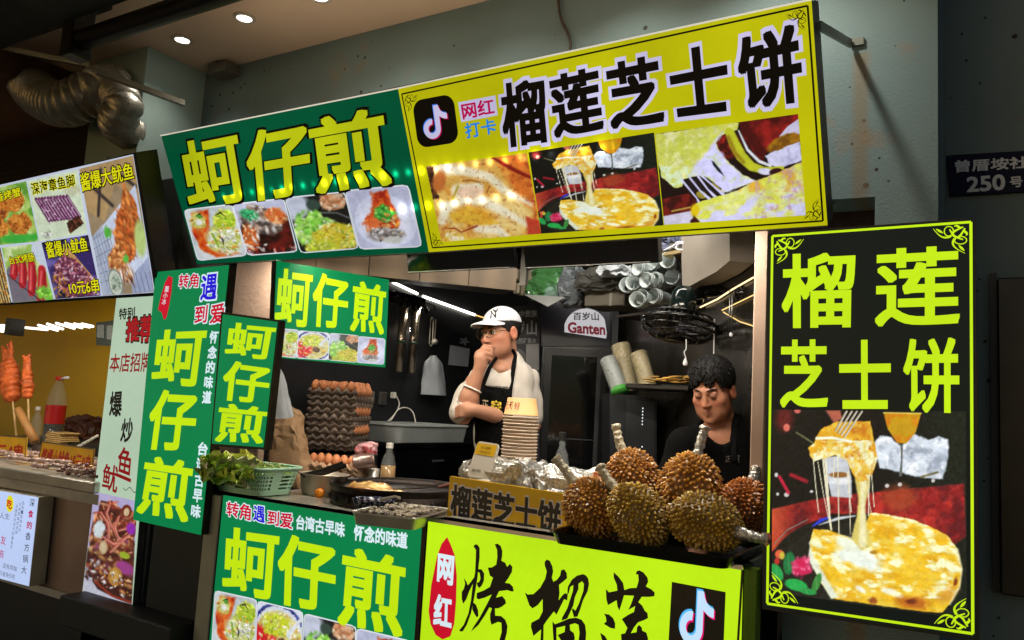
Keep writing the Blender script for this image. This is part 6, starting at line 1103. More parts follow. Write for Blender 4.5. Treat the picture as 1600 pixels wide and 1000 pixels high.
b = MB(); hd = onX(640, 468, LX + .06); b.box(hd - (.04, .16, .03), hd + (.03, .12, .025), None, .008); b.tube([hd + (0, -.14, 0), hd + (0, -.2, .02), hd + (-.03, -.3, .02)], .012, 8); b.tube([hd + (0, .11, -.01), hd + (.01, .16, -.05), hd + (.0, .18, -.02)], .01, 8); tag(b.build('filter_manifold', m_bez, None, True), 'black pipe head over the water filter cylinders', 'pipe fitting')
for k, (x, y0, y1, lab) in enumerate(((673, 499, 537, 'wire ladle hanging on the charcoal wall, the left one'), (681, 499, 534, 'small round ladle hanging on the charcoal wall, the right one'))):
    a, b_ = onX(x, y0, LX + .03), onX(x - 2, y1, LX + .03); t = thing('ladle', b_, lab, 'ladle'); MB().tube(smooth_path([a, a + (b_ - a) * .5, b_], 4), .0035, 6).build('handle', m_ss, t)
    if k: MB().ball(b_, (.022, .022, .018), 14, 8).build('bowl', m_ss, t, True)
    else: MB().tube([a + (0, .0, .0), a + (0, .012, .014), a + (0, .026, .0), b_ + (0, .03, 0), b_ + (0, .015, -.014), b_], .0035, 6).build('loop', m_ss, t)
a = onX(678, 477, LX + .03); tag(MB().tube([a + (0, -.22, .008), a, a + (0, .02, -.03)], .004, 6).build('hook_rail', m_bez), 'thin black rail with a hook above the ladles', 'rail')
m_film = mat('white_thin_plastic', (172, 176, 180), .6, spec=.2, var=.08, scale=14, bump=.3, bscale=18)
def hungbag(name, q, X, th, lab, seed):
    u, v = 15, 18; V = []; qq = np.array([onX(x, y, X) for x, y in q]); c = qq.mean(0)
    for sgn in (1, -1):
        for j in range(v + 1):
            for i in range(u + 1):
                a, f = i / u, j / v; nk = 1 - .62 * math.exp(-(f / .12) ** 2); p = (qq[0] * (1 - a) + qq[1] * a) * (1 - f) + (qq[3] * (1 - a) + qq[2] * a) * f; m_ = (qq[0] + qq[1]) / 2 * (1 - f) + (qq[2] + qq[3]) / 2 * f; p = m_ + (p - m_) * nk
                V.append(p + np.array([sgn * th * math.sin(math.pi * a) * (.25 + .75 * f) * nk + .018 * (fbm(a * 7, f * 3, 0, seed + sgn) - .5), 0, 0]))
    n = (u + 1) * (v + 1); F = [(j * (u + 1) + i, j * (u + 1) + i + 1, (j + 1) * (u + 1) + i + 1, (j + 1) * (u + 1) + i) for j in range(v) for i in range(u)]; F += [tuple(x + n for x in f[::-1]) for f in F]
    return tag(mesh(name, V, F, m_film, None, None, True), lab, 'bag')
hungbag('plastic_bag', [(664, 555), (690, 556), (697, 618), (657, 616)], LX + .06, .05, 'white plastic bag hanging on the charcoal wall below the ladles', 2)
hungbag('plastic_bag', [(428, 570), (440, 572), (459, 650), (424, 655)], -2.44, .03, 'pale plastic bag hanging half hidden behind the small green sign', 7)
Cp = Panel((LX + .006, 0, 0), (1, 0, 0)); cq = [(702, 517), (737, 524), (733, 576), (699, 571)]; t = thing('wall_calendar', Cp.px(718, 575), 'dark calendar with a pale date sheet on the charcoal wall behind the capped man', 'calendar')
Cp.face('backing', cq, mat('calendar_print', (18, 20, 30), .5, var=.3, scale=20), t); Cp.face('date_sheet', [(703, 539), (734, 545), (731, 573), (700, 570)], mat('calendar_paper', (172, 174, 184), .7, stain=((130, 132, 146), 60, .56)), t, .0012); V = Cp.bil([(717, 525), (735, 528), (733, 541), (716, 539)], .5 + np.array([((.36 + .13 * math.cos(a * 5)) * math.cos(a), (.36 + .13 * math.cos(a * 5)) * math.sin(a)) for a in np.linspace(0, 6.28, 41)[:-1]]), .0012); mesh('flower_mark', V, [list(range(40))[::-1]], mat('calendar_grey', (140, 142, 146), .6), t)
m_sock = mat('dull_socket_plastic', (118, 112, 100), .45); st = thing('power_socket', onX(600, 628, LX), 'double power socket on the charcoal wall beside the egg trays', 'socket'); slab(onX(568, 630, LX + .001), onX(586, 612, LX + .02), .003).build('plate', m_sock, st); slab(onX(589, 632, LX + .001), onX(606, 613, LX + .02), .003).build('plate', mat('dark_socket_plastic', (60, 58, 54)), st)
pg = thing('charger_plug', onX(614, 622, LX + .03), 'white charger plugged in over the clear plastic box', 'charger'); slab(onX(609, 622, LX + .02), onX(620, 613, LX + .055), .004).build('plug', mat('white_plastic', (214, 208, 196)), pg)
MB().tube(smooth_path([onX(x, y, LX + q) for x, y, q in ((619, 618, .05), (624, 632, .06), (616, 648, .12), (606, 658, .2), (612, 655, .24), (622, 640, .2), (635, 637, .2), (645, 644, .22), (650, 662, .26))], 6), .0035, 6).build('cable', mat('white_plastic', (214, 208, 196)), pg, True)
# --- low black freezer with a translucent box
fz = thing('chest_freezer', (-2.65, 3.4, 0), 'low black gloss freezer against the charcoal wall', 'freezer'); zf = 1.1; slab((LX + .01, 3.08, 0), (-2.50, 4.1, zf - .03), .01).build('body', m_bez, fz); slab((LX + .005, 3.07, zf - .028), (-2.49, 4.11, zf), .008).build('lid', m_bez, fz); slab((-2.4995, 3.4, zf - .10), (-2.495, 3.5, zf - .09)).build('badge', m_alu, fz)
m_tub = mat('frosted_plastic', (168, 172, 168), .3, alpha=.72); q0, q1 = onX(596, 686, -2.3), onX(700, 688, -2.3); bx_ = thing('plastic_box', ((-2.7), 3.45, zf), 'frosted clear plastic box standing on the low black freezer', 'box'); o = tray('tub', -2.86, -2.54, 3.16, 3.76, zf, .085, m_tub, .022, .03); o.location = np.array(o.location) - np.array(bx_.location); o.parent = bx_; slab((-2.87, 3.15, zf + .084), (-2.53, 3.77, zf + .092), .003).build('lid', m_tub, bx_)
# --- drinks fridge facing the street
FN = np.array([.51, -.86, 0]); FU = np.array([.86, .51, 0]); Fc = onY(899, 600, 4.0); Fr = Panel(Fc, FN); fr = thing('drinks_fridge', (Fc[0], Fc[1], 0), 'tall black glass door drinks fridge with a lit white arch emblem on its header', 'fridge')
a, b_ = Fr.px(845, 600), Fr.px(953, 600); a[2] = b_[2] = 0; ztop = Fr.px(900, 465)[2]; zh = Fr.px(900, 540)[2]; 
def fbox(u0, u1, z0, z1, d0, d1, m, name, par, bev=0.):
    p = [a + (b_ - a) * u - FN * d for u, d in ((u0, d0), (u1, d0), (u1, d1), (u0, d1))]; return MB().hexa([q + np.array([0, 0, z0]) for q in p] + [q + np.array([0, 0, z1]) for q in p]).build(name, m, par)
m_fr = mat('fridge_black', (15, 15, 17), .25); fbox(0, 1, .02, ztop - .004, .012, .46, m_fr, 'cabinet', fr)
V = [Fr.px(x, y) for x, y in ((846, 541), (846, 478), (858, 470), (875, 466), (899, 464), (922, 466), (942, 473), (953, 481), (953, 541))]; MB().prism(V, -FN * .011).build('header', mat('fridge_header', (24, 22, 32), .3, emit=.1), fr)
arch = [Fr.px(x, y, .002) for x, y in [(882, 519), (882, 507)] + [(915 + 33 * math.cos(t), 513 + 31 * math.sin(t)) for t in np.linspace(math.pi * 1.12, math.pi * 1.86, 14)] + [(948, 520), (947, 529)]]; mesh('emblem', arch, [list(range(len(arch)))], emi('emblem_white', (206, 204, 208), .8), fr)
Fr.glyphs('lettering', [('百岁山', [(896, 488), (935, 488), (936, 501), (895, 500)])], m_blk, fr, .003, bold=.02); Fr.glyphs('lettering', [('Ganten', [(887, 503), (945, 506), (946, 524), (887, 520)])], emi('maroon_film', (120, 30, 44), .8), fr, .003, bold=.03)
fbox(.05, .95, .10, zh - .02, .004, .012, mat('fridge_door_frame', (28, 28, 30), .3), 'door', fr); fbox(.14, .80, .16, zh - .06, .001, .004, mat('dark_fridge_glass', (16, 18, 19), .06, spec=.6), 'glass', fr); fbox(.80, .86, .16, zh - .06, .0, .004, mat('dim_edge', (62, 64, 64), .4), 'door_edge', fr)
for z in (.6, .95, 1.15): fbox(.16, .79, z, z + .006, -.001, .001, mat('dim_edge', (62, 64, 64), .4), 'shelf_edge', fr)
Fb = Panel(Fc + FN * .06 - FU * .30, FN); fb = thing('standing_banner', Fb.px(820, 690), 'dark printed banner with grey lettering behind the shoulder of the man in the cap', 'banner'); V = Fb.pts([(790, 478), (843, 478), (843, 760), (790, 760)]); MB().prism(V, -FN * .01).build('sheet', mat('dark_banner_print', (26, 26, 32), .5), fb)
m_bgr = mat('grey_banner_ink', (128, 126, 124), .5, emit=.05); Fb.glyphs('lettering', [('水中贵族', [(801, 486), (839, 484), (839, 495), (801, 497)]), ('岁山', [(803, 502), (839, 500), (839, 524), (803, 525)]), ('天然矿泉水', [(803, 528), (838, 528), (838, 537), (803, 537)])], m_bgr, fb, .002, bold=.02); Fb.face('pale_block', [(822, 538), (842, 537), (842, 578), (822, 578)], m_bgr, fb, .002); V = Fb.bil([(800, 545), (822, 545), (822, 580), (800, 580)], .5 + .5 * np.array([(math.cos(t), math.sin(t)) for t in np.linspace(0, 6.28, 25)[:-1]]), .0015); mesh('pale_disc', V, [list(range(24))[::-1]], mat('dim_grey_ink', (84, 82, 80), .5), fb)
# --- machine with cup rolls on top
Mn = Panel(onY(990, 660, 3.45), FN); mc = thing('kitchen_machine', Mn.px(990, 735), 'dark kitchen machine with a column of small lights beside the drinks fridge', 'machine'); p = Mn.pts([(953, 614), (1026, 622), (1026, 790), (953, 790)]); MB().prism(p, -FN * .34).build('casing', mat('charcoal_metal', (44, 45, 47), .4, .5), mc); MB().prism(Mn.pts([(978, 624), (1022, 628), (1022, 740), (978, 736)], .006), -FN * .005).build('front_panel', mat('charcoal_panel_front', (54, 55, 57), .35, .4), mc)
for k in range(7): MB().ball(Mn.px(1004 - k * .2, 638 + k * 5 + (30 if k == 6 else 0), .008), .0032, 8, 6).build('indicator', emi('indicator_light', (220, 226, 230), 1.5), mc)
m_roll = mat('clear_sleeve_cups', (150, 138, 106), .3, var=.2, scale=60, bump=.6, bscale=80); m_rgl = mat('grey_sleeve_cups', (136, 140, 136), .3, var=.15, scale=60, bump=.5, bscale=80)
for (x0, y0, x1, y1, r, dy, m, lab) in ((968, 610, 950, 562, .040, 0, m_rgl, 'clear sleeve of cups with a green end leaning on the kitchen machine'), (985, 612, 970, 540, .046, .1, m_roll, 'clear sleeve of cups standing at the back on the kitchen machine'), (1013, 606, 998, 553, .040, .02, m_roll, 'clear sleeve of cups leaning right on the kitchen machine')):
    a_, e_ = onY(x0, y0, 3.42 + dy), onY(x1, y1, 3.46 + dy); t = thing('cup_sleeve', a_, lab, 'cup sleeve', 'sleeves of cups on the machine'); PP = np.array([a_ + (e_ - a_) * f for f in np.linspace(0, 1, 25)]); MB().tube(PP, r * (1 + .03 * np.cos(np.arange(25) * 2.6)), 20).build('sleeve', m, t, True)
    if m is m_rgl: MB().tube([a_ - (e_ - a_) * .09, a_ + (e_ - a_) * .05], r * 1.06, 20).build('green_end', mat('green_cup_end', (60, 140, 50), .4), t, True)
b = MB(); tp = onY(1040, 600, 3.3); b.box(tp + (-.16, -.07, -.03), tp + (.13, .1, -.005), (.01, .01, .01), .006); dkt = tag(b.build('snack_tray', m_blk), 'black tray of yellow crisps beside the cup sleeves', 'tray'); b = MB(); rg = random.Random(2)
for k in range(26): c = tp + (rg.uniform(-.07, .13), rg.uniform(-.07, .05), rg.uniform(0, .035)); b.ball(c, (.026, .02, .004), 8, 5, c8(np.array((196, 152, 70)) * rg.uniform(.7, 1.1)), .4, k)
tag(b.build('crisps', m_vc, None, True), 'yellow crisps heaped in the black tray', 'crisps', kind='stuff')
# --- fan
fc = onY(1062, 507, 3.05); fn = thing('wall_fan', fc, 'black wall fan tilted down over the seated man', 'fan'); ax = np.array([-.06, -.17, -.98]); ax /= np.linalg.norm(ax); a1 = np.cross(ax, (0, 0, 1.)); a1 /= np.linalg.norm(a1); b1_ = np.cross(ax, a1); R0 = .150
b = MB()
for rr, zz in ((1, 0), (.985, .028), (.80, .048), (.55, .058), (.3, .062), (.86, -.03), (.55, -.045)): b.tube([fc + ax * zz + R0 * rr * (a1 * math.cos(t) + b1_ * math.sin(t)) for t in np.linspace(0, 2 * math.pi, 41)[:-1]], .004 if rr < 1 else .009, 6, closed=True)
for k in range(36):
    t = k * math.pi / 18; u_ = a1 * math.cos(t) + b1_ * math.sin(t); b.tube([fc + u_ * R0 * .2 + ax * .063, fc + u_ * R0 * .6 + ax * .057, fc + u_ * R0 * .98 + ax * .028, fc + u_ * R0 + ax * 0, fc + u_ * R0 * .85 - ax * .03, fc + u_ * R0 * .3 - ax * .05], .0017, 4)
b.build('cage', m_bez, fn, True); MB().lathe([(.0005, .07), (.034, .068), (.036, .058), (.0005, .05)], fc, 20, ax, cap=False).build('hub', m_bez, fn, True); MB().lathe([(.0005, -.16), (.035, -.155), (.05, -.13), (.055, -.06), (.045, -.04), (.0005, -.04)], fc, 24, ax, cap=False).build('motor', mat('dark_green_gloss', (16, 26, 25), .15), fn, True)
for k in range(3):
    b = MB(); V = []
    for i in range(7):
        for j in range(5): r_, t = .035 + .115 * i / 6, k * 2.094 + (j / 4 - .5) * (1.1 - .3 * abs(i / 6 - .6)) + .3 * i / 6; V.append(fc + r_ * (a1 * math.cos(t) + b1_ * math.sin(t)) + ax * (.02 * (j / 4 - .5) + .01))
    b.add(V, [(i * 5 + j, i * 5 + j + 1, i * 5 + j + 6, i * 5 + j + 5) for i in range(6) for j in range(4)]); b.build('blade', mat('black_fan_blade', (20, 21, 22), .3), fn, True)
MB().tube(smooth_path([fc - ax * .12 + (.02, 0, 0), onY(1085, 468, 3.1), onY(1105, 455, 3.16), onY(1160, 458, 3.1), W2.px(1160, 458, 0)], 6), [.02] + [.026] * 6 + [.03] * 18, 10).build('arm', m_bez, fn, True); MB().tube(smooth_path([onY(1072, 530, 3.0), onY(1072, 545, 3.0), onY(1069, 550, 3.0), onY(1072, 560, 3.0)], 4), .002, 5).build('pull_cord', m_wht, fn); MB().lathe([(.003, 0), (.010, -.02), (.008, -.03), (.0005, -.03)], onY(1071, 559, 3.0), 10).build('pull_knob', m_wht, fn)
for k, (x, y0, y1, m) in enumerate(((1131, 500, 560, m_wht), (1156, 455, 520, m_bez), (1160, 455, 522, m_bez))): tag(MB().tube([W2.px(x, y0, .04), W2.px(x - 1, y1, .04)], .0022, 5).build('string', m), ('white cord hanging in front of the dark steel wall', 'black cord hanging by the white post, the left of a pair', 'black cord hanging by the white post, the right of a pair')[k], 'cord')
tag(MB().ball(W2.px(1158, 524, .04), (.007, .007, .009), 10, 8).build('cord_knob', m_wht, None, True), 'white knob at the end of the black cords', 'knob')
# --- right cupboard, high shelf and the paper cups
m_ply = mat('greyed_white_wood', (150, 140, 128), .55, var=.10, scale=5, bump=.1, bscale=12)
V = W2.pts([(1098, 345), (1180, 335), (1180, 411), (1158, 428), (1101, 456)], .10); o = MB().prism(V, -WN * .095).build('wall_cabinet', m_ply); tag(o, 'pale wooden cabinet with a slanting lower edge on the steel wall', 'cabinet')
Sh = Panel(onY(1010, 486, 3.38), WN); z_s = Sh.px(1010, 486)[2]; sh0 = Sh.px(830, 478); p0, p1 = onY(962, 486, 3.52), onY(1096, 486, 3.25); p0[2] = p1[2] = z_s - .01; dd = (p1 - p0) / np.linalg.norm(p1 - p0); nb = np.array([-dd[1], dd[0], 0]); MBs = MB().hexa([p0, p1, p1 + nb * .26, p0 + nb * .26] + [q + np.array([0, 0, .012]) for q in (p0, p1, p1 + nb * .26, p0 + nb * .26)]); tag(MBs.build('high_shelf', mat('dark_shelf_board', (58, 50, 42), .5)), 'dark high shelf crowded with cups, bags and boxes', 'shelf')
p0u, p1u = onY(1028, 401, 3.3), onY(1100, 388, 3.2); tag(MB().hexa([p0u, p1u, p1u + nb * .2, p0u + nb * .2] + [q + np.array([0, 0, .014]) for q in (p0u, p1u, p1u + nb * .2, p0u + nb * .2)]).build('plank', mat('raw_plank', (150, 130, 86), .7, var=.2)), 'raw plank above the paper cups', 'plank')
tag(MB().tube(smooth_path([onY(x, y, 3.2) for x, y in ((1036, 392), (1052, 384), (1060, 378), (1075, 380), (1068, 390), (1056, 388), (1064, 380), (1096, 386), (1130, 382), (1172, 374))], 5), .0032, 6).build('tangled_cable', m_wht, None, True), 'tangle of white cable lying on the raw plank', 'cable')
crumple('stored_bundle', onY(1050, 384, 3.34), (.16, .10, .07), 21, mat('blue_grey_wrap', (74, 78, 98), .4, stain=((130, 124, 100), 14, .55)), 'grey blue bundle stored on the raw plank', 'bundle')
m_cup = mat('ice_white_cup', (178, 186, 184), .35, var=.05); cax = np.array([-.42, -.90, .02]); cax /= np.linalg.norm(cax)
cu = MB().lathe([(.024, -.075), (.034, 0), (.036, .0005), (.036, .003), (.0335, .003), (.0235, -.073), (.0005, -.073)], (0, 0, 0), 26, cap=False).build('paper_cup', m_cup, None, True); first = True
for (x, y, n, ang, dy) in ((1015, 423, 2, 0, 0), (1036, 415, 3, .05, .03), (1050, 412, 7, .5, 0), (996, 446, 7, .55, .02), (1026, 442, 3, .1, .0), (1042, 441, 3, -.05, .02), (1062, 437, 4, .3, .05), (1003, 472, 4, .5, .0), (1020, 467, 3, .1, .02), (1040, 466, 3, 0, .02), (985, 450, 3, .6, .05)):
    base = onY(x, y, 3.36 + dy); dirn = rotz(ang) @ cax
    for k in range(n):
        c = cu if first else cu.copy()
        if not first: COL.objects.link(c)
        first = False; c.location = base - dirn * .0115 * k; c.rotation_euler = Vector(dirn).to_track_quat('Z', 'Y').to_euler(); c['label'] = 'pale paper cup lying in a nested stack on the high shelf'; c['category'] = 'paper cup'; c['group'] = 'paper cups on the high shelf'
V = onY(1086, 432, 3.30); tag(MB().tube([V + (0, 0, .085 - .0085 * k * 2) for k in range(11)], [.040 + .004 * (k % 2) for k in range(11)], 18).build('wrapped_cups', mat('printed_sleeve', (150, 142, 148), .4, stain=((92, 88, 94), 22, .52)), None, True), 'upright wrapped column of printed cups next to the pale wooden cabinet', 'cup sleeve')
bxp = onY(945, 478, 3.42); bxa = thing('cardboard_box', bxp, 'grey brown taped cardboard box on the high shelf over the fridge', 'box'); mcb = mat('dull_cardboard', (96, 90, 78), .8, var=.1, bump=.1); o = slab(bxp + (-.11, 0, 0), bxp + (.10, .2, .13), .004).build('carton', mcb, bxa); slab(bxp + (-.095, -.002, .09), bxp + (.02, -.0005, .112)).build('label_strip', mat('pinkish_label', (150, 132, 130), .6), bxa); slab(bxp + (.022, -.002, .0), bxp + (.036, -.0005, .128)).build('tape', mat('grey_tape', (130, 126, 116), .4), bxa)
crumple('grey_bundle', onY(950, 440, 3.46), (.30, .16, .11), 18, mat('grey_fabric', (70, 68, 62), .8), 'dark grey bundle on top of the taped cardboard box', 'bundle'); crumple('white_bag', onY(962, 424, 3.36), (.16, .08, .05), 28, m_film, 'white plastic bag on the grey bundle beside the paper cups', 'bag')
crumple('green_bag', onY(862, 444, 3.55), (.26, .14, .17), 25, mat('green_lit_bag_film', (74, 130, 74), .15, stain=((150, 176, 170), 9, .53), spec=.8), 'shiny clear bag with green light put into its colour on the high shelf', 'bag', k=.03, f=16); crumple('printed_bag', onY(897, 450, 3.52), (.14, .12, .20), 27, mat('grey_print_bag', (110, 116, 120), .4, stain=((70, 74, 84), 30, .55)), 'grey printed bag between the green bag and the cardboard box', 'bag')  # green light caught by the clear bag is put into its base colour
for k, (x, y) in enumerate(((804, 428), (817, 429), (829, 430), (806, 450), (818, 452), (829, 452))):
    p = onY(x, y, 3.5); tag(slab(p + (-.018, 0, -.03), p + (.016, .08, .028), .006).build('tissue_pack', mat('beige_pack', (150, 138, 116), .6)), 'small beige pack stacked on the left end of the high shelf', 'pack', 'beige packs on the high shelf')
p = onY(850, 470, 3.38); MBs = MB().add([onY(x, y, 3.42 + q) for x, y, q in ((820, 461, 0), (882, 465, .0), (856, 479, -.06))] + [onY(x, y, 3.425 + q) for x, y, q in ((820, 460, 0), (882, 464, 0), (856, 478, -.06))], [(0, 1, 2), (5, 4, 3), (0, 3, 4, 1), (1, 4, 5, 2), (2, 5, 3, 0)]); tag(MBs.build('paper_sheet', mat('dull_white_paper', (150, 150, 146), .7)), 'corner of a white sheet hanging over the high shelf edge', 'paper')
# ================================================================== THE TWO MEN
FWH = np.array([-.5128, .8585, 0]); IRH = np.array([.8585, .5128, 0]); UPZ = np.array([0, 0, 1.])
def bbx(fg, x0, y0, x1, y1, d0, d1): P = np.array([fg.q(x, y, d) for x in (x0, x1) for y in (y0, y1) for d in (d0, d1)]); return P.min(0), P.max(0)
class Fig:
    def __init__(s, P0): s.P0 = np.array(P0)
    def q(s, x, y, dy=0.): return onP(x, y, s.P0 + FWH * dy, -FWH)
    def head(s, c, yaw, pitch, roll=0., sc=1.):
        f = -FWH * math.cos(yaw) - IRH * math.sin(yaw); f = f * math.cos(pitch) - UPZ * math.sin(pitch); lat = np.cross(f, UPZ); lat /= np.linalg.norm(lat); u = np.cross(lat, f)
        lat, u = lat * math.cos(roll) + u * math.sin(roll), u * math.cos(roll) - lat * math.sin(roll); R = np.stack([lat, f, u], 1); s.c, s.B, s.Bi, s.sc = np.array(c), R * sc, R / sc, sc
    def h(s, x, y, z): return s.c + s.B @ np.array([x, y, z])
def head_sdf(X):
    m = np.stack([np.abs(X[:, 0]), X[:, 1], X[:, 2]], 1)
    d = smin(sd_ell(m, (0, -.012, .035), (.074, .092, .084)), sd_ell(m, (0, .028, -.03), (.0635, .062, .084)), .03)
    d = smin(d, sd_ell(m, (0, .044, -.083), (.043, .040, .030)), .03); d = smin(d, sd_ell(m, (.046, .055, -.018), (.022, .026, .02)), .02); d = smin(d, sd_ell(m, (.042, .034, -.058), (.024, .036, .036)), .025)
    d = smin(d, sd_cap(m, (0, .089, .026), (.042, .077, .030), .006, .005), .014); d = smax(d, -sd_ell(m, (.031, .100, .010), (.018, .016, .010)), .014)
    d = smin(d, sd_cap(m, (0, .090, .014), (0, .1045, -.027), .0068, .0108), .010); d = smin(d, sd_ell(m, (.0125, .096, -.031), (.0085, .010, .0075)), .006)
    d = smin(d, sd_cap(m, (0, .094, -.056), (.023, .081, -.0585), .0058, .0035), .004); d = smin(d, sd_cap(m, (0, .0925, -.068), (.019, .081, -.0655), .0068, .004), .004); d = smax(d, -sd_cap(m, (0, .100, -.0622), (.02, .088, -.0622), .0022, .0015), .003)
    d = smin(d, sd_ell(m, (0, .076, -.098), (.02, .016, .016)), .02)
    e = sd_ell(m, (.080, -.006, -.004), (.011, .021, .033)); e = smax(e, -sd_ell(m, (.090, .0, -.002), (.008, .012, .02)), .006); return smin(d, e, .008)
def build_head_bits(fg, root, brow=(22, 17, 14), closed=False, hairf=None, hair_mat=None):
    B, c = fg.B, fg.c
    for sx in (-1, 1):
        e = fg.h(sx * .031, .0775, .010); b = MB(); b.ball(e, .0125 * fg.sc, 18, 12)
        V = b.V[0]; dr = (V - e) / (.0125 * fg.sc); gz = B @ np.array([0, .95, -.35 if not closed else -.7]); gz /= np.linalg.norm(gz); k = dr @ gz; col = np.where((k > .80)[:, None], c8((22, 14, 10)), c8((206, 198, 190))); b.C[0] = col
        ey = b.build('eye', m_eye, root, True)
        b = MB(); V = []; F = []
        for j in range(9):       # upper lid, a curved skin shell over the eyeball
            for i in range(11):
                th = math.radians(-70 + 14 * i); ph = math.radians((72 if not closed else 122) - j * (8.5 if not closed else 14)); V.append(e + B @ (np.array([math.sin(th) * math.sin(math.radians(85)), math.cos(th) * math.sin(ph), math.cos(ph)]) * np.array([.0155, .0145, .0142])))
        b.add(V, [(j * 11 + i, j * 11 + i + 1, j * 11 + i + 12, j * 11 + i + 11) for j in range(8) for i in range(10)]); b.build('eyelid', m_skin_plain, root, True)
        b = MB(); b.tube([np.array(V[i]) + B @ np.array([0, .0006, 0]) for i in range(1, 10)], [.0004, .0012, .0014, .0014, .0014, .0014, .0014, .0012, .0005], 5); b.build('eyelashes', m_hairblk, root)
        b = MB(); t = np.linspace(0, 1, 9); b.tube([fg.h(sx * (.014 + .036 * k), .0965 - .020 * k ** 1.7, .029 + .006 * math.sin(k * 2.4)) for k in t], .0030 * np.sin(t * 2.7 + .35) + .0004, 6, ry=.0022); b.build('eyebrow', m_hairblk, root, True)
m_eye = mat('eye_surface', rough=.12, attr='Col', var=.02); m_hairblk = mat('black_hair', (11, 10, 10), .62, spec=.25, var=.3, scale=90, bump=.5, bscale=160)
m_skin = mat('skin', rough=.5, attr='Col', var=.10, scale=26, spec=.35, sss=.1, bump=.12, bscale=320); m_skin_plain = mat('skin_plain', (146, 98, 74), .6, var=.05, sss=.1)
def skin_col(fg, V, base=(160, 114, 90)):
    X = (V - fg.c) @ fg.Bi; a = np.abs(X[:, 0]); C_ = np.tile(np.array(base, float), (len(V), 1))
    def mixc(w, c): C_[:] = C_ + (np.array(c) - C_) * np.clip(w, 0, 1)[:, None]
    inside = (np.linalg.norm(X, axis=1) < .16)
    mixc(inside * np.exp(-((a - .045) / .02) ** 2 - ((X[:, 2] + .025) / .022) ** 2) * (X[:, 1] > .02) * .35, (206, 112, 88)); mixc(inside * np.exp(-(a / .014) ** 2 - ((X[:, 2] + .03) / .014) ** 2) * (X[:, 1] > .08) * .35, (204, 110, 86))
    mixc(inside * np.clip(1 - np.hypot(a / .022, (X[:, 2] + .0622) / .0078), 0, .5) * 2 * (X[:, 1] > .076) * .5, (146, 82, 72)); mixc(inside * np.exp(-((a - .08) / .012) ** 2) * .4, (206, 110, 84)); mixc(inside * (X[:, 2] < -.05) * (X[:, 2] > -.11) * (a < .05) * (np.hypot(a / .03, (X[:, 2] + .062) / .016) > 1) * .0, (120, 100, 92))
    return c8(C_)
def hit(f, x, y, t0=1.2, t1=5.):
    d = ray(x, y); d /= np.linalg.norm(d); t = t0
    for _ in range(90):
        v = float(f((EYE + d * t)[None])[0])
        if v < .0006 or t > t1: break
        t += v * .8
    return EYE + d * t
def wrap_text(f, name, st, quad, m, root, bold=.02, lift=.0015):
    g, F, asp = glyph(st); V, FF, n = [], [], 0; A = [np.array(p, float) for p in quad]
    for k, (dx, dy) in enumerate(((0, 0), (bold, 0), (-bold, 0), (0, bold), (0, -bold))):
        for u, v in g + np.array([dx, dy]): p = A[0] * (1 - u) * (1 - v) + A[1] * u * (1 - v) + A[2] * u * v + A[3] * (1 - u) * v; P = hit(f, *p); V.append(P - (P - EYE) / np.linalg.norm(P - EYE) * (lift + k * 2e-5))
        FF += [[i + n for i in q] for q in F]; n += len(g)
    return mesh(name, V, FF, m, root)
def sculpt(name, f, lo, hi, h, m, root, colf=None): V, F = nets(f, lo, hi, h); return mesh(name, V, F, m, root, colf(V) if colf else None, True)
def chain(P, pts, r, k=.01):
    d = None
    for i in range(len(pts) - 1): q = sd_cap(P, pts[i], pts[i + 1], r[i], r[i + 1]); d = q if d is None else smin(d, q, k)
    return d
def folds(P, amp, f=14, s=0): return (np.abs(fbm(P[:, 0] * f, P[:, 1] * f, P[:, 2] * f * .45, s, 3) - .5) - .12) * amp
# ------------------------------------------------------------------ standing man in the white cap
ch = Fig(onY(770, 560, 2.86)); q = ch.q; ch.head(q(783, 522, 0), math.radians(46), math.radians(9), math.radians(-4), .93)
feet = q(790, 640, .02); feet[2] = 0
cr = thing('person', feet, 'standing man in a white cap, glasses and black apron holding a fist to his mouth', 'person')
RE, RW = q(724, 648, -.10), q(751, 571, -.125); LS, LE = q(822, 598, .06), q(832, 664, .05); LW = q(742, 641, -.150)
def c_torso(P): d = smin(sd_ell(P, q(790, 655, .02), (.138, .108, .30), np.stack([IRH, FWH, UPZ], 1)), sd_cap(P, q(756, 594, -.03), q(814, 596, .06), .050, .052), .05); return smin(d, sd_cap(P, q(789, 580, .02), q(786, 560, .01), .060, .056), .03)
hl = dict(idx=[q(749, 552, -.118), q(757, 541, -.125), q(767, 542, -.100), q(769, 545, -.090)], mid=[q(748, 556, -.128), q(757, 546, -.140), q(768, 548, -.112), q(769, 552, -.098)], rng=[q(749, 560, -.132), q(758, 552, -.146), q(768, 555, -.118), q(768, 559, -.104)], pky=[q(751, 564, -.130), q(759, 559, -.142), q(767, 562, -.120), q(766, 565, -.108)], thb=[q(754, 566, -.098), q(763, 556, -.085), q(769, 545, -.082)])
def c_hand(P):
    d = smin(sd_cap(P, RW, q(752, 560, -.125), .025, .030), sd_cap(P, q(750, 553, -.122), q(752, 564, -.128), .018, .017), .018)
    for k, r in (('idx', .0088), ('mid', .0090), ('rng', .0086), ('pky', .0076)): d = smin(d, chain(P, hl[k], [r * 1.12, r * 1.05, r * .95, r * .82], .004), .0035)
    return smin(d, chain(P, hl['thb'], [.0125, .0105, .0085], .005), .006)
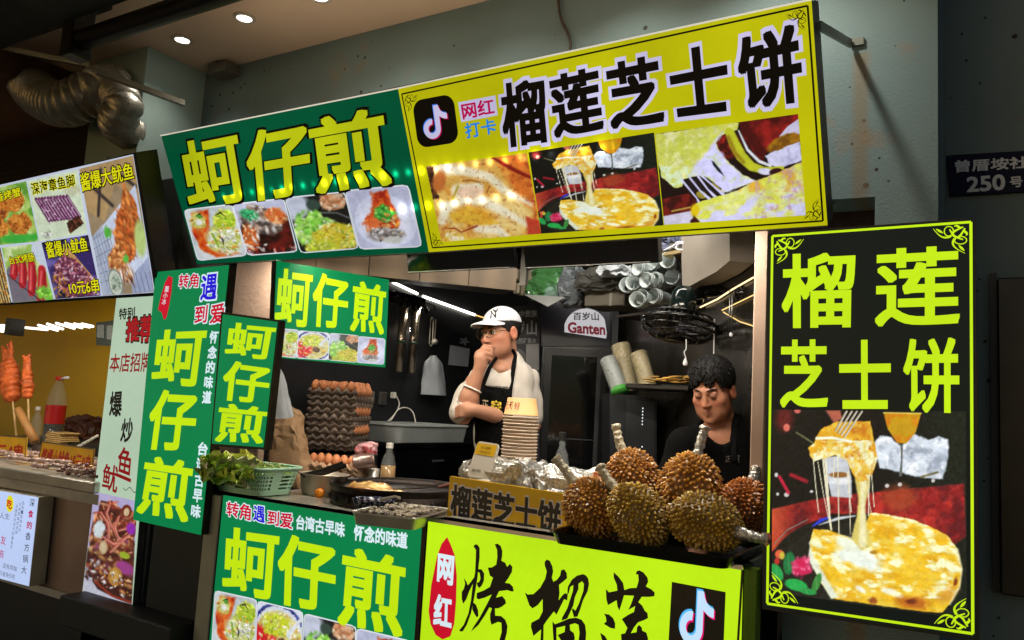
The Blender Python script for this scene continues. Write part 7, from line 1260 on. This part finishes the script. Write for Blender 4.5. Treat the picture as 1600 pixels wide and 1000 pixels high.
def c_skin(P):
    d = smin(head_sdf((P - ch.c) @ ch.Bi), sd_cap(P, q(788, 577, .02), ch.h(0, -.022, -.06), .049, .047), .022); d = smin(d, sd_ell(P, q(778, 578, -.03), (.05, .04, .03)), .03)
    a = smin(chain(P, [q(742, 600, -.05), RE, RE + (RW - RE) * .35, RW], [.044, .037, .036, .023], .02), c_hand(P), .014); d = np.minimum(d, a)
    l = chain(P, [LE, LE + (LW - LE) * .35, LW + (LW - LE) * .02], [.038, .038, .026], .02); lh = sd_ell(P, q(728, 640, -.155), (.034, .022, .030))
    for i in range(4): lh = smin(lh, chain(P, [q(732, 633 + i * 5, -.160), q(720, 634 + i * 5, -.166), q(713, 638 + i * 5, -.145)], [.010, .009, .0075], .004), .004)
    l = smin(l, lh, .014); return np.minimum(d, l)
lo, hi = bbx(ch, 700, 690, 850, 475, -.20, .15)
sculpt('body', lambda P: np.minimum(c_skin(P), smax(c_torso(P) + .015, -(P[:, 2] - 1.32), .01)), lo, hi, .0062, m_skin, cr, lambda V: skin_col(ch, V))
def c_shirt(P):
    sl = smin(c_torso(P), chain(P, [q(752, 594, -.03), q(733, 622, -.075), q(719, 644, -.10)], [.060, .053, .049], .02), .03); sl = smin(sl, chain(P, [q(819, 600, .06), q(826, 627, .06), q(827, 650, .045)], [.056, .056, .057], .02), .03)
    sl = sl - folds(P, .055, 12, 5); neck = sd_cap(P, q(782, 566, -.02), q(787, 520, .0), .058, .085); sl = smax(sl, -neck, .006)
    cut = -((P - (RE + (RW - RE) * -.02)) @ ((RE - RW) / np.linalg.norm(RE - RW))) ; arm = sd_cap(P, RE + (RW - RE) * .16, RW, .041, .036); return smax(sl, -arm, .006)
m_tee = mat('white_cotton', (176, 168, 158), .85, var=.04, bump=.12, bscale=240)
lo2, hi2 = bbx(ch, 696, 760, 856, 550, -.22, .2)
sculpt('tshirt', c_shirt, lo2, hi2, .0075, m_tee, cr)
m_apr = mat('black_apron_cloth', (9, 9, 9), .9, spec=.1, var=.15, bump=.15, bscale=160)
def c_apron(P):
    L_ = np.stack([(P - q(776, 606, -.1)) @ IRH, P[:, 2] - q(776, 606, -.1)[2], (P - q(776, 606, -.1)) @ FWH], 1); f = np.maximum(c_shirt(P) - .012, -(c_shirt(P) - .004)); w = .066 + np.clip(-L_[:, 1] - .10, 0, .2) * .8
    return np.maximum.reduce([f, np.abs(L_[:, 0] + .0) - w, L_[:, 1] - .005 + L_[:, 0] * .08, L_[:, 2] - .07])
sculpt('apron', c_apron, lo2, hi2, .0062, m_apr, cr)
for P_ in ([(754, 604), (759, 590), (764, 577), (771, 564), (776, 558)], [(797, 610), (800, 590), (803, 570), (804, 556), (800, 546)]):
    pts = [hit(lambda p: np.minimum(c_shirt(p), c_skin(p)), *p) for p in P_]; pts = [p - (p - EYE) / np.linalg.norm(p - EYE) * .004 for p in pts]; MB().tube(smooth_path(pts, 4), .011, 8, ry=.0035).build('apron_strap', m_apr, cr, True)
wrap_text(c_apron, 'lettering', '正', [(754, 625), (763, 626), (762, 641), (753, 639)], mat('pale_apron_ink', (190, 180, 150), .7), cr, .03); wrap_text(c_apron, 'lettering', '宗', [(768, 625), (783, 627), (782, 644), (767, 642)], mat('yellow_apron_ink', (206, 178, 50), .7), cr, .04)
wrap_text(c_shirt, 'lettering', 'NAKYAB', [(763, 602), (794, 604), (794, 607), (763, 605)], mat('grey_shirt_ink', (90, 84, 80), .8), cr, .03, .002)
build_head_bits(ch, cr)
def c_hair(P):
    X = (P - ch.c) @ ch.Bi; d = sd_ell(X, (0, -.016, .034), (.081, .094, .09)); d = np.maximum(d, X[:, 1] - .048 + np.clip(-X[:, 2], 0, 1) * .9); d = np.maximum(d, -(X[:, 2] + .045 - np.clip(X[:, 1] + .02, 0, .1) * .7)); return d - .004 * (fbm(X[:, 0] * 90, X[:, 1] * 90, X[:, 2] * 30, 3) - .5)
hb = (ch.c - .14, ch.c + .15); sculpt('hair', c_hair, *hb, .005, m_hairblk, cr)
def c_capdome(X): d = sd_ell(X, (0, -.012, .046), (.084, .100, .084)); return np.maximum(d, -(X[:, 2] - .052 - (X[:, 1]) * .12))
def c_brim(X): y = X[:, 1] - .085; z = X[:, 2] - (.066 - .18 * np.clip(y, 0, 1) - 9. * X[:, 0] ** 2 * .55); return np.maximum(np.abs(z) - .0032, np.hypot(X[:, 0] / .078, (X[:, 1] - .072) / .088) * .08 - .08)
def c_cap(P): X = (P - ch.c) @ ch.Bi; return smin(c_capdome(X), c_brim(X), .006) - .0008 * np.cos(np.arctan2(X[:, 0], X[:, 1] + .01) * 6)
m_capw = mat('white_cap_cloth', (190, 191, 196), .8, var=.03, bump=.1, bscale=200); cp_ = sculpt('cap', c_cap, ch.c - .2, ch.c + .22, .0045, m_capw, cr)
wrap_text(c_cap, 'lettering', 'N', [(767, 486), (775, 485), (775, 496), (766, 497)], m_blk, cp_, .05); wrap_text(c_cap, 'lettering', 'Y', [(770, 484), (779, 482), (778, 493), (771, 495)], m_blk, cp_, .05)
gl = MB()
for sx in (-1, 1): gl.tube([ch.h(sx * .034 + .0235 * math.cos(t), .1035 - .14 * abs(sx * .034 + .0235 * math.cos(t)) ** 1.3, .006 + .0205 * math.sin(t)) for t in np.linspace(0, 6.283, 29)[:-1]], .0015, 6, closed=True); gl.tube([ch.h(sx * .057, .098, .010), ch.h(sx * .074, .06, .012), ch.h(sx * .080, .0, .012)], .0014, 6)
gl.tube([ch.h(-.011, .103, .010), ch.h(0, .106, .013), ch.h(.011, .103, .010)], .0014, 6); gl.build('glasses', mat('brass_spectacle_wire', (96, 74, 40), .25, .9), cr, True)
bc_ = RE + (RW - RE) * .52; ax = (RW - RE) / np.linalg.norm(RW - RE); a_ = np.cross(ax, UPZ); a_ /= np.linalg.norm(a_); b_ = np.cross(ax, a_); MB().tube([bc_ + (a_ * math.cos(t) + b_ * math.sin(t)) * .0385 + ax * .008 * math.cos(t) for t in np.linspace(0, 6.283, 25)[:-1]], .0035, 8, closed=True).build('bracelet', mat('white_silicone_band', (222, 214, 204), .4), cr, True)
def c_legs(P):
    g = lambda x, dy, z: feet + IRH * x + FWH * dy + UPZ * z; d = sd_ell(P, g(0, .0, .95), (.155, .125, .17), np.stack([IRH, FWH, UPZ], 1))
    for sx in (-1, 1): d = smin(d, chain(P, [g(sx * .08, 0, .9), g(sx * .09, -.01, .48), g(sx * .095, .02, .08)], [.088, .062, .05], .03), .04); 
    return d - folds(P, .02, 9, 2)
sculpt('trousers', c_legs, feet + (-.3, -.3, .03), feet + (.3, .3, 1.16), .014, mat('dark_trousers', (24, 24, 28), .8), cr)
for sx in (-1, 1): MB().ball(feet + IRH * sx * .1 - FWH * .05 + (0, 0, .04), (.055, .12, .045), 16, 10).build('shoe', m_bez, cr, True)
# ------------------------------------------------------------------ seated man behind the fruit, looking down
mn = Fig(onY(1113, 617, 2.86)); q2 = mn.q; mn.head(q2(1115, 612, 0), math.radians(36), math.radians(20), math.radians(-3), .90)
seat = q2(1130, 700, .08); seat[2] = 0; mr = thing('person', seat, 'young man in black with short black hair looking down behind the durians', 'person')
def m_torso(P): d = smin(sd_ell(P, q2(1130, 770, .06), (.165, .13, .30), np.stack([IRH, FWH, UPZ], 1)), sd_cap(P, q2(1072, 694, -.02), q2(1180, 684, .12), .062, .066), .07); return smin(d, sd_cap(P, q2(1130, 690, .05), q2(1126, 665, .03), .064, .056), .03)
def m_skin_f(P):
    d = smin(head_sdf((P - mn.c) @ mn.Bi), sd_cap(P, q2(1132, 684, .05), mn.h(0, -.028, -.055), .051, .048), .022); arms = None
    for S_, E_, H_ in ((q2(1068, 700, -.02), q2(1040, 790, -.04), q2(1090, 800, -.20)), (q2(1184, 690, .12), q2(1200, 790, .06), q2(1150, 805, -.14))): a = chain(P, [S_, E_, H_], [.05, .042, .028], .02); hn = smin(a, sd_ell(P, H_, (.035, .03, .03)), .02); arms = hn if arms is None else np.minimum(arms, hn)
    return np.minimum(d, arms)
lo, hi = bbx(mn, 1030, 830, 1220, 555, -.24, .22)
sculpt('body', lambda P: np.minimum(m_skin_f(P), m_torso(P) + .015), lo, hi, .0062, m_skin, mr, lambda V: skin_col(mn, V, (158, 108, 82)))
def m_shirt(P):
    d = m_torso(P)
    for S_, E_ in ((q2(1070, 700, -.02), q2(1048, 765, -.035)), (q2(1183, 690, .12), q2(1195, 765, .08))): d = smin(d, sd_cap(P, S_, E_, .066, .062), .03)
    d = d - folds(P, .03, 12, 9); return smax(d, -sd_cap(P, q2(1122, 672, -.02), mn.h(0, .02, -.04), .056, .085), .006)
m_tee2 = mat('black_cotton', (8, 8, 8), .9, spec=.08, var=.1, bump=.12, bscale=200); sculpt('tshirt', m_shirt, lo, hi, .0085, m_tee2, mr); 
pts = [hit(m_shirt, *p) for p in ((1149, 656), (1146, 676), (1146, 700), (1147, 722))]; MB().tube(smooth_path([p - (p - EYE) / np.linalg.norm(p - EYE) * .003 for p in pts], 4), .012, 8, ry=.003).build('apron_strap', m_apr, mr, True)
wrap_text(m_shirt, 'lettering', '正', [(1134, 713), (1142, 712), (1141, 722), (1133, 722)], mat('grey_shirt_ink', (90, 84, 80), .8), mr, .02, .003); wrap_text(m_shirt, 'lettering', '宗', [(1148, 711), (1156, 710), (1155, 723), (1147, 723)], mat('grey_shirt_ink', (90, 84, 80), .8), mr, .02, .003)
build_head_bits(mn, mr, closed=True)
def m_hair(P):
    X = (P - mn.c) @ mn.Bi; d = sd_ell(X, (0, -.012, .055), (.090, .106, .094)); th = np.arctan2(X[:, 0], X[:, 1]); line = .056 + .012 * np.sin(th * 9 + .6) + .009 * np.sin(th * 31 + 1)
    side = np.where(np.abs(X[:, 0]) > .056, .012 + np.clip(X[:, 1], -.1, .1) * .35, line); back = np.where(X[:, 1] < -.02, -.045 - .4 * (X[:, 1] + .02), side); d = np.maximum(d, back - X[:, 2]); st = fbm(th * 16, X[:, 2] * 7, 0 * th, 5); return d - .012 * (st - .45)
sculpt('hair', m_hair, mn.c - .16, mn.c + .17, .0048, m_hairblk, mr)
# tuft strands so the hair edge is not smooth
b = MB(); rg = np.random.RandomState(4)
for k in range(260):
    th, ph = rg.uniform(-math.pi, math.pi), rg.uniform(.1, 1.25); d = np.array([math.sin(ph) * math.sin(th), math.sin(ph) * math.cos(th), math.cos(ph)]); p = np.array([0, -.012, .055]) + d * (.088, .104, .092); tn = np.array([d[0] * .4 + rg.uniform(-.2, .2), d[1] * .5 + .25, -.35 + d[2] * .3]); l_ = rg.uniform(.018, .032)
    if p[2] < .055 and p[1] > .0: continue
    b.tube([mn.h(*(p - d * .004)), mn.h(*(p + d * .005 + tn * l_ * .5)), mn.h(*(p + d * .003 + tn * l_))], [.0028, .0022, .0004], 4)
b.build('hair_strands', m_hairblk, mr)
sculpt('trousers', lambda P: smin(sd_ell(P, seat + np.array([0, 0, .52]), (.18, .18, .15)), np.minimum(sd_cap(P, seat + (-.09, -.02, .5), seat + (-.12, -.14, .1), .085, .05), sd_cap(P, seat + (.09, .02, .5), seat + (.1, -.1, .1), .085, .05)), .05), seat + (-.35, -.35, .02), seat + (.35, .35, .8), .016, mat('dark_trousers', (24, 24, 28), .8), mr)
tag(MB().lathe([(.16, 0), (.16, .02), (.03, .04), (.03, .36), (.17, .37), (.17, .40), (.0005, .40)], seat, 24).build('stool', m_bez, None, True), 'round black stool under the seated man', 'stool')
# ================================================================== THE SQUID STALL ON THE LEFT
Yb = 3.55
m_yel = mat('yellow_wall_panel', (206, 164, 8), .5, var=.08, scale=2)
tag(slab((-9.5, Yb, 0), (-3.27, Yb + .08, 2.7)).build('yellow_back_wall', m_yel), 'yellow back wall of the squid stall', 'wall')
tag(slab((-9.5, 2.3, 2.02), (-3.27, 3.54, 2.08)).build('stall_canopy', m_tarp), 'black low ceiling of the squid stall', 'ceiling panel')
p = onY(85, 505, 3.0); lt = thing('strip_lamp', p, 'rows of bright tubes under the low ceiling of the squid stall', 'lamp'); k = 0
lamp_m = emi('bright_tube', (255, 246, 226), 2.5)
for i, (x0, y0, x1, y1) in enumerate(((40, 512, 74, 515), (60, 508, 90, 516), (74, 506, 98, 514), (88, 505, 116, 513), (102, 505, 128, 512), (116, 506, 140, 511), (128, 506, 145, 510))): MB().tube([onY(x0, y0, 3.1), onY(x1, y1, 2.9)], .0085, 8).build('tube', lamp_m, lt)
MB().ball(onY(4, 513, 2.9), (.035, .03, .03), 12, 8).build('bulb', lamp_m, lt, True); pl = np.array([-4.3, 2.24, 1.74]); lamp('AREA', 'added_tray_fill', pl, 20, (1, .93, .78), 1.4, .08, aim=pl + np.array([-.1, .25, -1.]), parent=lt)  # area lamp added unseen behind the menu, brightens tray and price cards
tag(slab(onY(13, 523, 2.8), onY(33, 500, 2.9)).build('lamp_bracket', m_blk), 'black lamp bracket hanging between the bulb and the tubes', 'bracket')
Kp = Panel((0, 2.75, 0), (0, -1, 0)); kq = [(150, 504), (182, 500), (180, 541), (150, 539)]; t = thing('payment_card', Kp.px(165, 540), 'pair of dark payment cards hung by the pale squid banner', 'card'); Kp.box('card', kq, .006, mat('dark_green_card', (36, 44, 40), .5), t, 0)
for q in ([(152, 508), (163, 507), (163, 528), (152, 527)], [(167, 509), (177, 508), (176, 531), (167, 530)]): Kp.face('pale_square', q, mat('dim_card_print', (96, 100, 98), .5, var=.3, scale=200), t, .002)
# counter with grill tray
z0 = .872; t = thing('squid_counter', (-4.2, 2.3, 0), 'stainless squid counter with a brushed front panel', 'counter'); slab((-9, 2.10, z0 - .05), (-3.375, 2.85, z0), .006).build('worktop', m_ss, t)
slab((-9, 2.14, .36), (-3.372, 2.17, z0 - .055)).build('front_panel', mat('warm_stainless', (168, 142, 126), .35, .55, var=.2, scale=3, bump=.05), t); slab((-9, 2.125, z0 - .10), (-3.371, 2.139, z0 - .055)).build('lip', m_ss, t); slab((-9, 2.115, .34), (-3.37, 2.18, .372)).build('bottom_rail', m_ss, t); slab((-8.9, 2.2, 0), (-3.5, 2.8, .34)).build('plinth', mat('dark_counter_base', (26, 26, 26)), t)
tag(slab((-3.40, 2.02, .28), (-2.65, 2.2, .40), .006).build('floor_rail', mat('dull_grey_cabinet', (44, 47, 46))), 'dull grey rail running below the pale squid banner', 'rail')
# squid skewers on the tray
m_stick = mat('bamboo_stick', (206, 170, 110), .6, var=.15, scale=40); m_sq = mat('raw_squid', rough=.25, attr='Col', var=.2, scale=40); rg = random.Random(12)
sk = thing('squid_skewer', (0, 0, 0), 'bamboo skewer of glossy squid laid across the grill tray', 'skewer', 'squid skewers on the grill tray'); MB().tube([(-.16, 0, 0), (.13, 0, .004)], .003, 5).build('stick', m_stick, sk); b = MB()
for i in range(6): b.ball((.0 + i * .024, rg.uniform(-.006, .006), .004), (.018, .013, .011), 9, 6, c8(np.array((176, 146, 136)) * rg.uniform(.7, 1.15)), .3, i)
b.build('squid_meat', m_sq, sk, True); first = True
for k in range(46):
    c = sk if first else copy_tree(sk); first = False; x = rg.uniform(-4.9, -3.62); y = rg.uniform(2.16, 2.50); c.location = (x, y, z0 + .012 + rg.uniform(0, .022)); c.rotation_euler = (rg.uniform(-.5, .5), rg.uniform(-.06, .03), rg.uniform(-.25, .35))
b = MB()
for k in range(150): b.ball((rg.uniform(-3.86, -3.40), rg.uniform(2.13, 2.32), z0 + .008 + rg.uniform(0, .03)), (rg.uniform(.008, .02), rg.uniform(.006, .012), .008), 7, 5, c8(np.array(rg.choice(((150, 110, 110), (196, 176, 168), (110, 74, 78), (206, 160, 120)))) * rg.uniform(.8, 1.1)), .4, k)
tag(b.build('squid_heap', m_sq, None, True), 'heap of small raw squid at the right end of the grill tray', 'squid', kind='stuff')
# price cards
m_pc = mat('yellow_price_card', (226, 176, 16), .5); m_pr = mat('red_card_ink', (190, 36, 16), .5)
for q, st, tq, lab in (([(66, 690), (147, 702), (143, 748), (57, 736)], '酱爆小鱿鱼15元9串', [(68, 699), (143, 711), (139, 743), (60, 731)], 'yellow price card with red writing in front of the squid banner'), ([(-70, 676), (42, 683), (39, 722), (-70, 730)], '烤面筋10元4串', [(-68, 690), (37, 694), (35, 718), (-68, 722)], 'yellow price card with red writing cut off by the left edge')):
    Pp = Panel((0, 2.42, 0), (0, -1, -.08)); t = thing('price_card', Pp.px(*q[3]), lab, 'price card', 'price cards on the squid counter'); Pp.box('card', q, .006, m_pc, t, 0); Pp.glyphs('lettering', [(st, tq)], m_pr, t, .001, bold=.022); b = [q[0], q[1], q[2], q[3]]; Pp.strokes('frame', [([b[i], b[(i + 1) % 4]], .008) for i in range(4)], mat('tin_frame', (130, 112, 84), .4, .6), t, .0015)
# fried squid on sticks in a bamboo holder
m_fr_ = mat('fried_batter', rough=.45, attr='Col', var=.2, scale=40, bump=.3)
def friedsquid(top, base, w, lab, seed):
    A, B = np.array(base), np.array(top); ax = (B - A) / np.linalg.norm(B - A); Lh = np.linalg.norm(B - A); t = thing('fried_squid', A, lab, 'fried squid', 'fried squid standing on the counter'); s1 = np.cross(ax, (0, 1, 0)); s1 /= np.linalg.norm(s1); s2 = np.cross(ax, s1)
    def f(P):
        d = None
        for i in range(7):
            k = i / 6; c = A + ax * Lh * (.08 + .55 * k); r = w * (.62 + .38 * math.sin(.4 + 2.4 * k)); e = sd_ell(P, c + s1 * .006 * math.sin(i * 2.3), (r, r * .8, w * .42), np.stack([s1, s2, ax], 1)); d = e if d is None else smin(d, e, .012)
        for i in range(6): a = (i / 5 - .5) * 1.5; d = smin(d, chain(P, [A + ax * Lh * .62 + s1 * w * .5 * a, A + ax * Lh * .80 + s1 * w * .75 * a, A + ax * Lh * (.96 - .05 * (i % 2)) + s1 * w * (.95 * a) + s2 * .01 * math.sin(i * 5)], [.016, .011, .008], .006), .008)
        return d - .016 * (fbm(P[:, 0] * 44, P[:, 1] * 44, P[:, 2] * 44, seed) - .5)
    lo, hi = np.minimum(A, B) - w * 1.2, np.maximum(A, B) + w * 1.2; sculpt('batter', f, lo, hi, .006, m_fr_, t, lambda V: c8(np.array((206, 98, 44))[None] * (.75 + .55 * fbm(V[:, 0] * 24, V[:, 1] * 24, V[:, 2] * 24, seed))[:, None])); MB().tube([A - ax * .22, A + ax * .06], .006, 6).build('stick', m_stick, t); return t
Yq = 2.62
friedsquid(onY(10, 535, Yq), onY(20, 628, Yq), .074, 'plump fried squid on a stick at the left edge of the photo', 2); friedsquid(onY(42, 553, Yq), onY(44, 624, Yq), .042, 'smaller fried squid on a stick beside the plump one', 6)
bh = thing('bamboo_holder', onY(68, 720, Yq), 'leaning bamboo tube standing in a dark wooden holder', 'holder'); MB().tube([onY(28, 640, Yq - .04), onY(42, 665, Yq - .04), onY(55, 690, Yq - .03)], [.022, .024, .026], 14).build('tube', mat('tan_bamboo', (176, 124, 70), .5, var=.2), bh, True); MB().lathe([(.075, 0), (.08, .07), (.07, .14), (.055, .15), (.0005, .15)], onY(68, 735, Yq), 20).build('base', mat('dark_brown_wood', (52, 34, 24), .6), bh, True)
cb = onY(80, 700, 2.9); cz = onY(80, 588, 2.9)[2]; h_ = cz - cb[2]; cola = thing('drink_bottle', cb, 'big clear drink bottle with a red label and dark drink in it', 'bottle'); r_ = .060
MB().lathe([(r_ * .9, 0), (r_, .06 * h_), (r_, .62 * h_), (r_ * .92, .72 * h_), (r_ * .55, .86 * h_), (r_ * .36, .92 * h_), (r_ * .36, .96 * h_)], cb, 28).build('body', m_pet, cola, True); MB().lathe([(r_ * 1.01, .34 * h_), (r_ * 1.015, .60 * h_)], cb, 28, cap=False).build('label_band', mat('red_label', (170, 22, 26), .35, stain=((206, 190, 190), 30, .68)), cola, True); MB().lathe([(r_ * .42, .95 * h_), (r_ * .42, h_), (.0005, h_)], cb, 20).build('cap', m_pr, cola, True); MB().lathe([(r_ * .88, .01), (r_ * .95, .06 * h_), (r_ * .95, .40 * h_)], cb, 24).build('drink', mat('dark_cola', (26, 12, 8), .1), cola, True); MB().tube([cb + (0, 0, h_ * .96), cb + (.06, 0, h_ * .99), cb + (.10, 0, h_ * .995)], .008, 8).build('handle', m_wht, cola, True)
b2 = onY(53, 692, 2.8); bottle(b2, onY(53, 635, 2.8)[2] - b2[2], .034, m_pet, 'small clear bottle with a white cap beside the big drink bottle', .4, (206, 204, 198))
b3 = onY(90, 693, 2.9); b = MB()
for k in range(9): b.box(b3 + (-.05 + .01 * (k % 3), -.06, -.03 + k * .012), b3 + (.14 - .008 * (k % 4), .06, -.021 + k * .012), None, .003)
tag(b.build('board_stack', m_stick), 'pile of pale wooden strips behind the big drink bottle', 'boards'); tag(crumple('dark_lump', onY(130, 668, 3.2), (.24, .14, .16), 33, mat('dark_red_food', (70, 34, 22), .5, stain=((120, 70, 40), 12, .55)), None, None), 'dark heap of food against the yellow wall', 'food')
tag(slab((-5.6, 2.90, .70), (-3.30, 3.45, .93)).build('back_table', mat('dark_counter_base', (26, 26, 26))), 'dark back table of the squid stall', 'table'); tag(MB().tube([onY(118, 700, 2.6), onY(154, 680, 2.7)], .008, 8).build('steel_rod', m_ss), 'steel rod leaning towards the pale squid banner', 'rod')
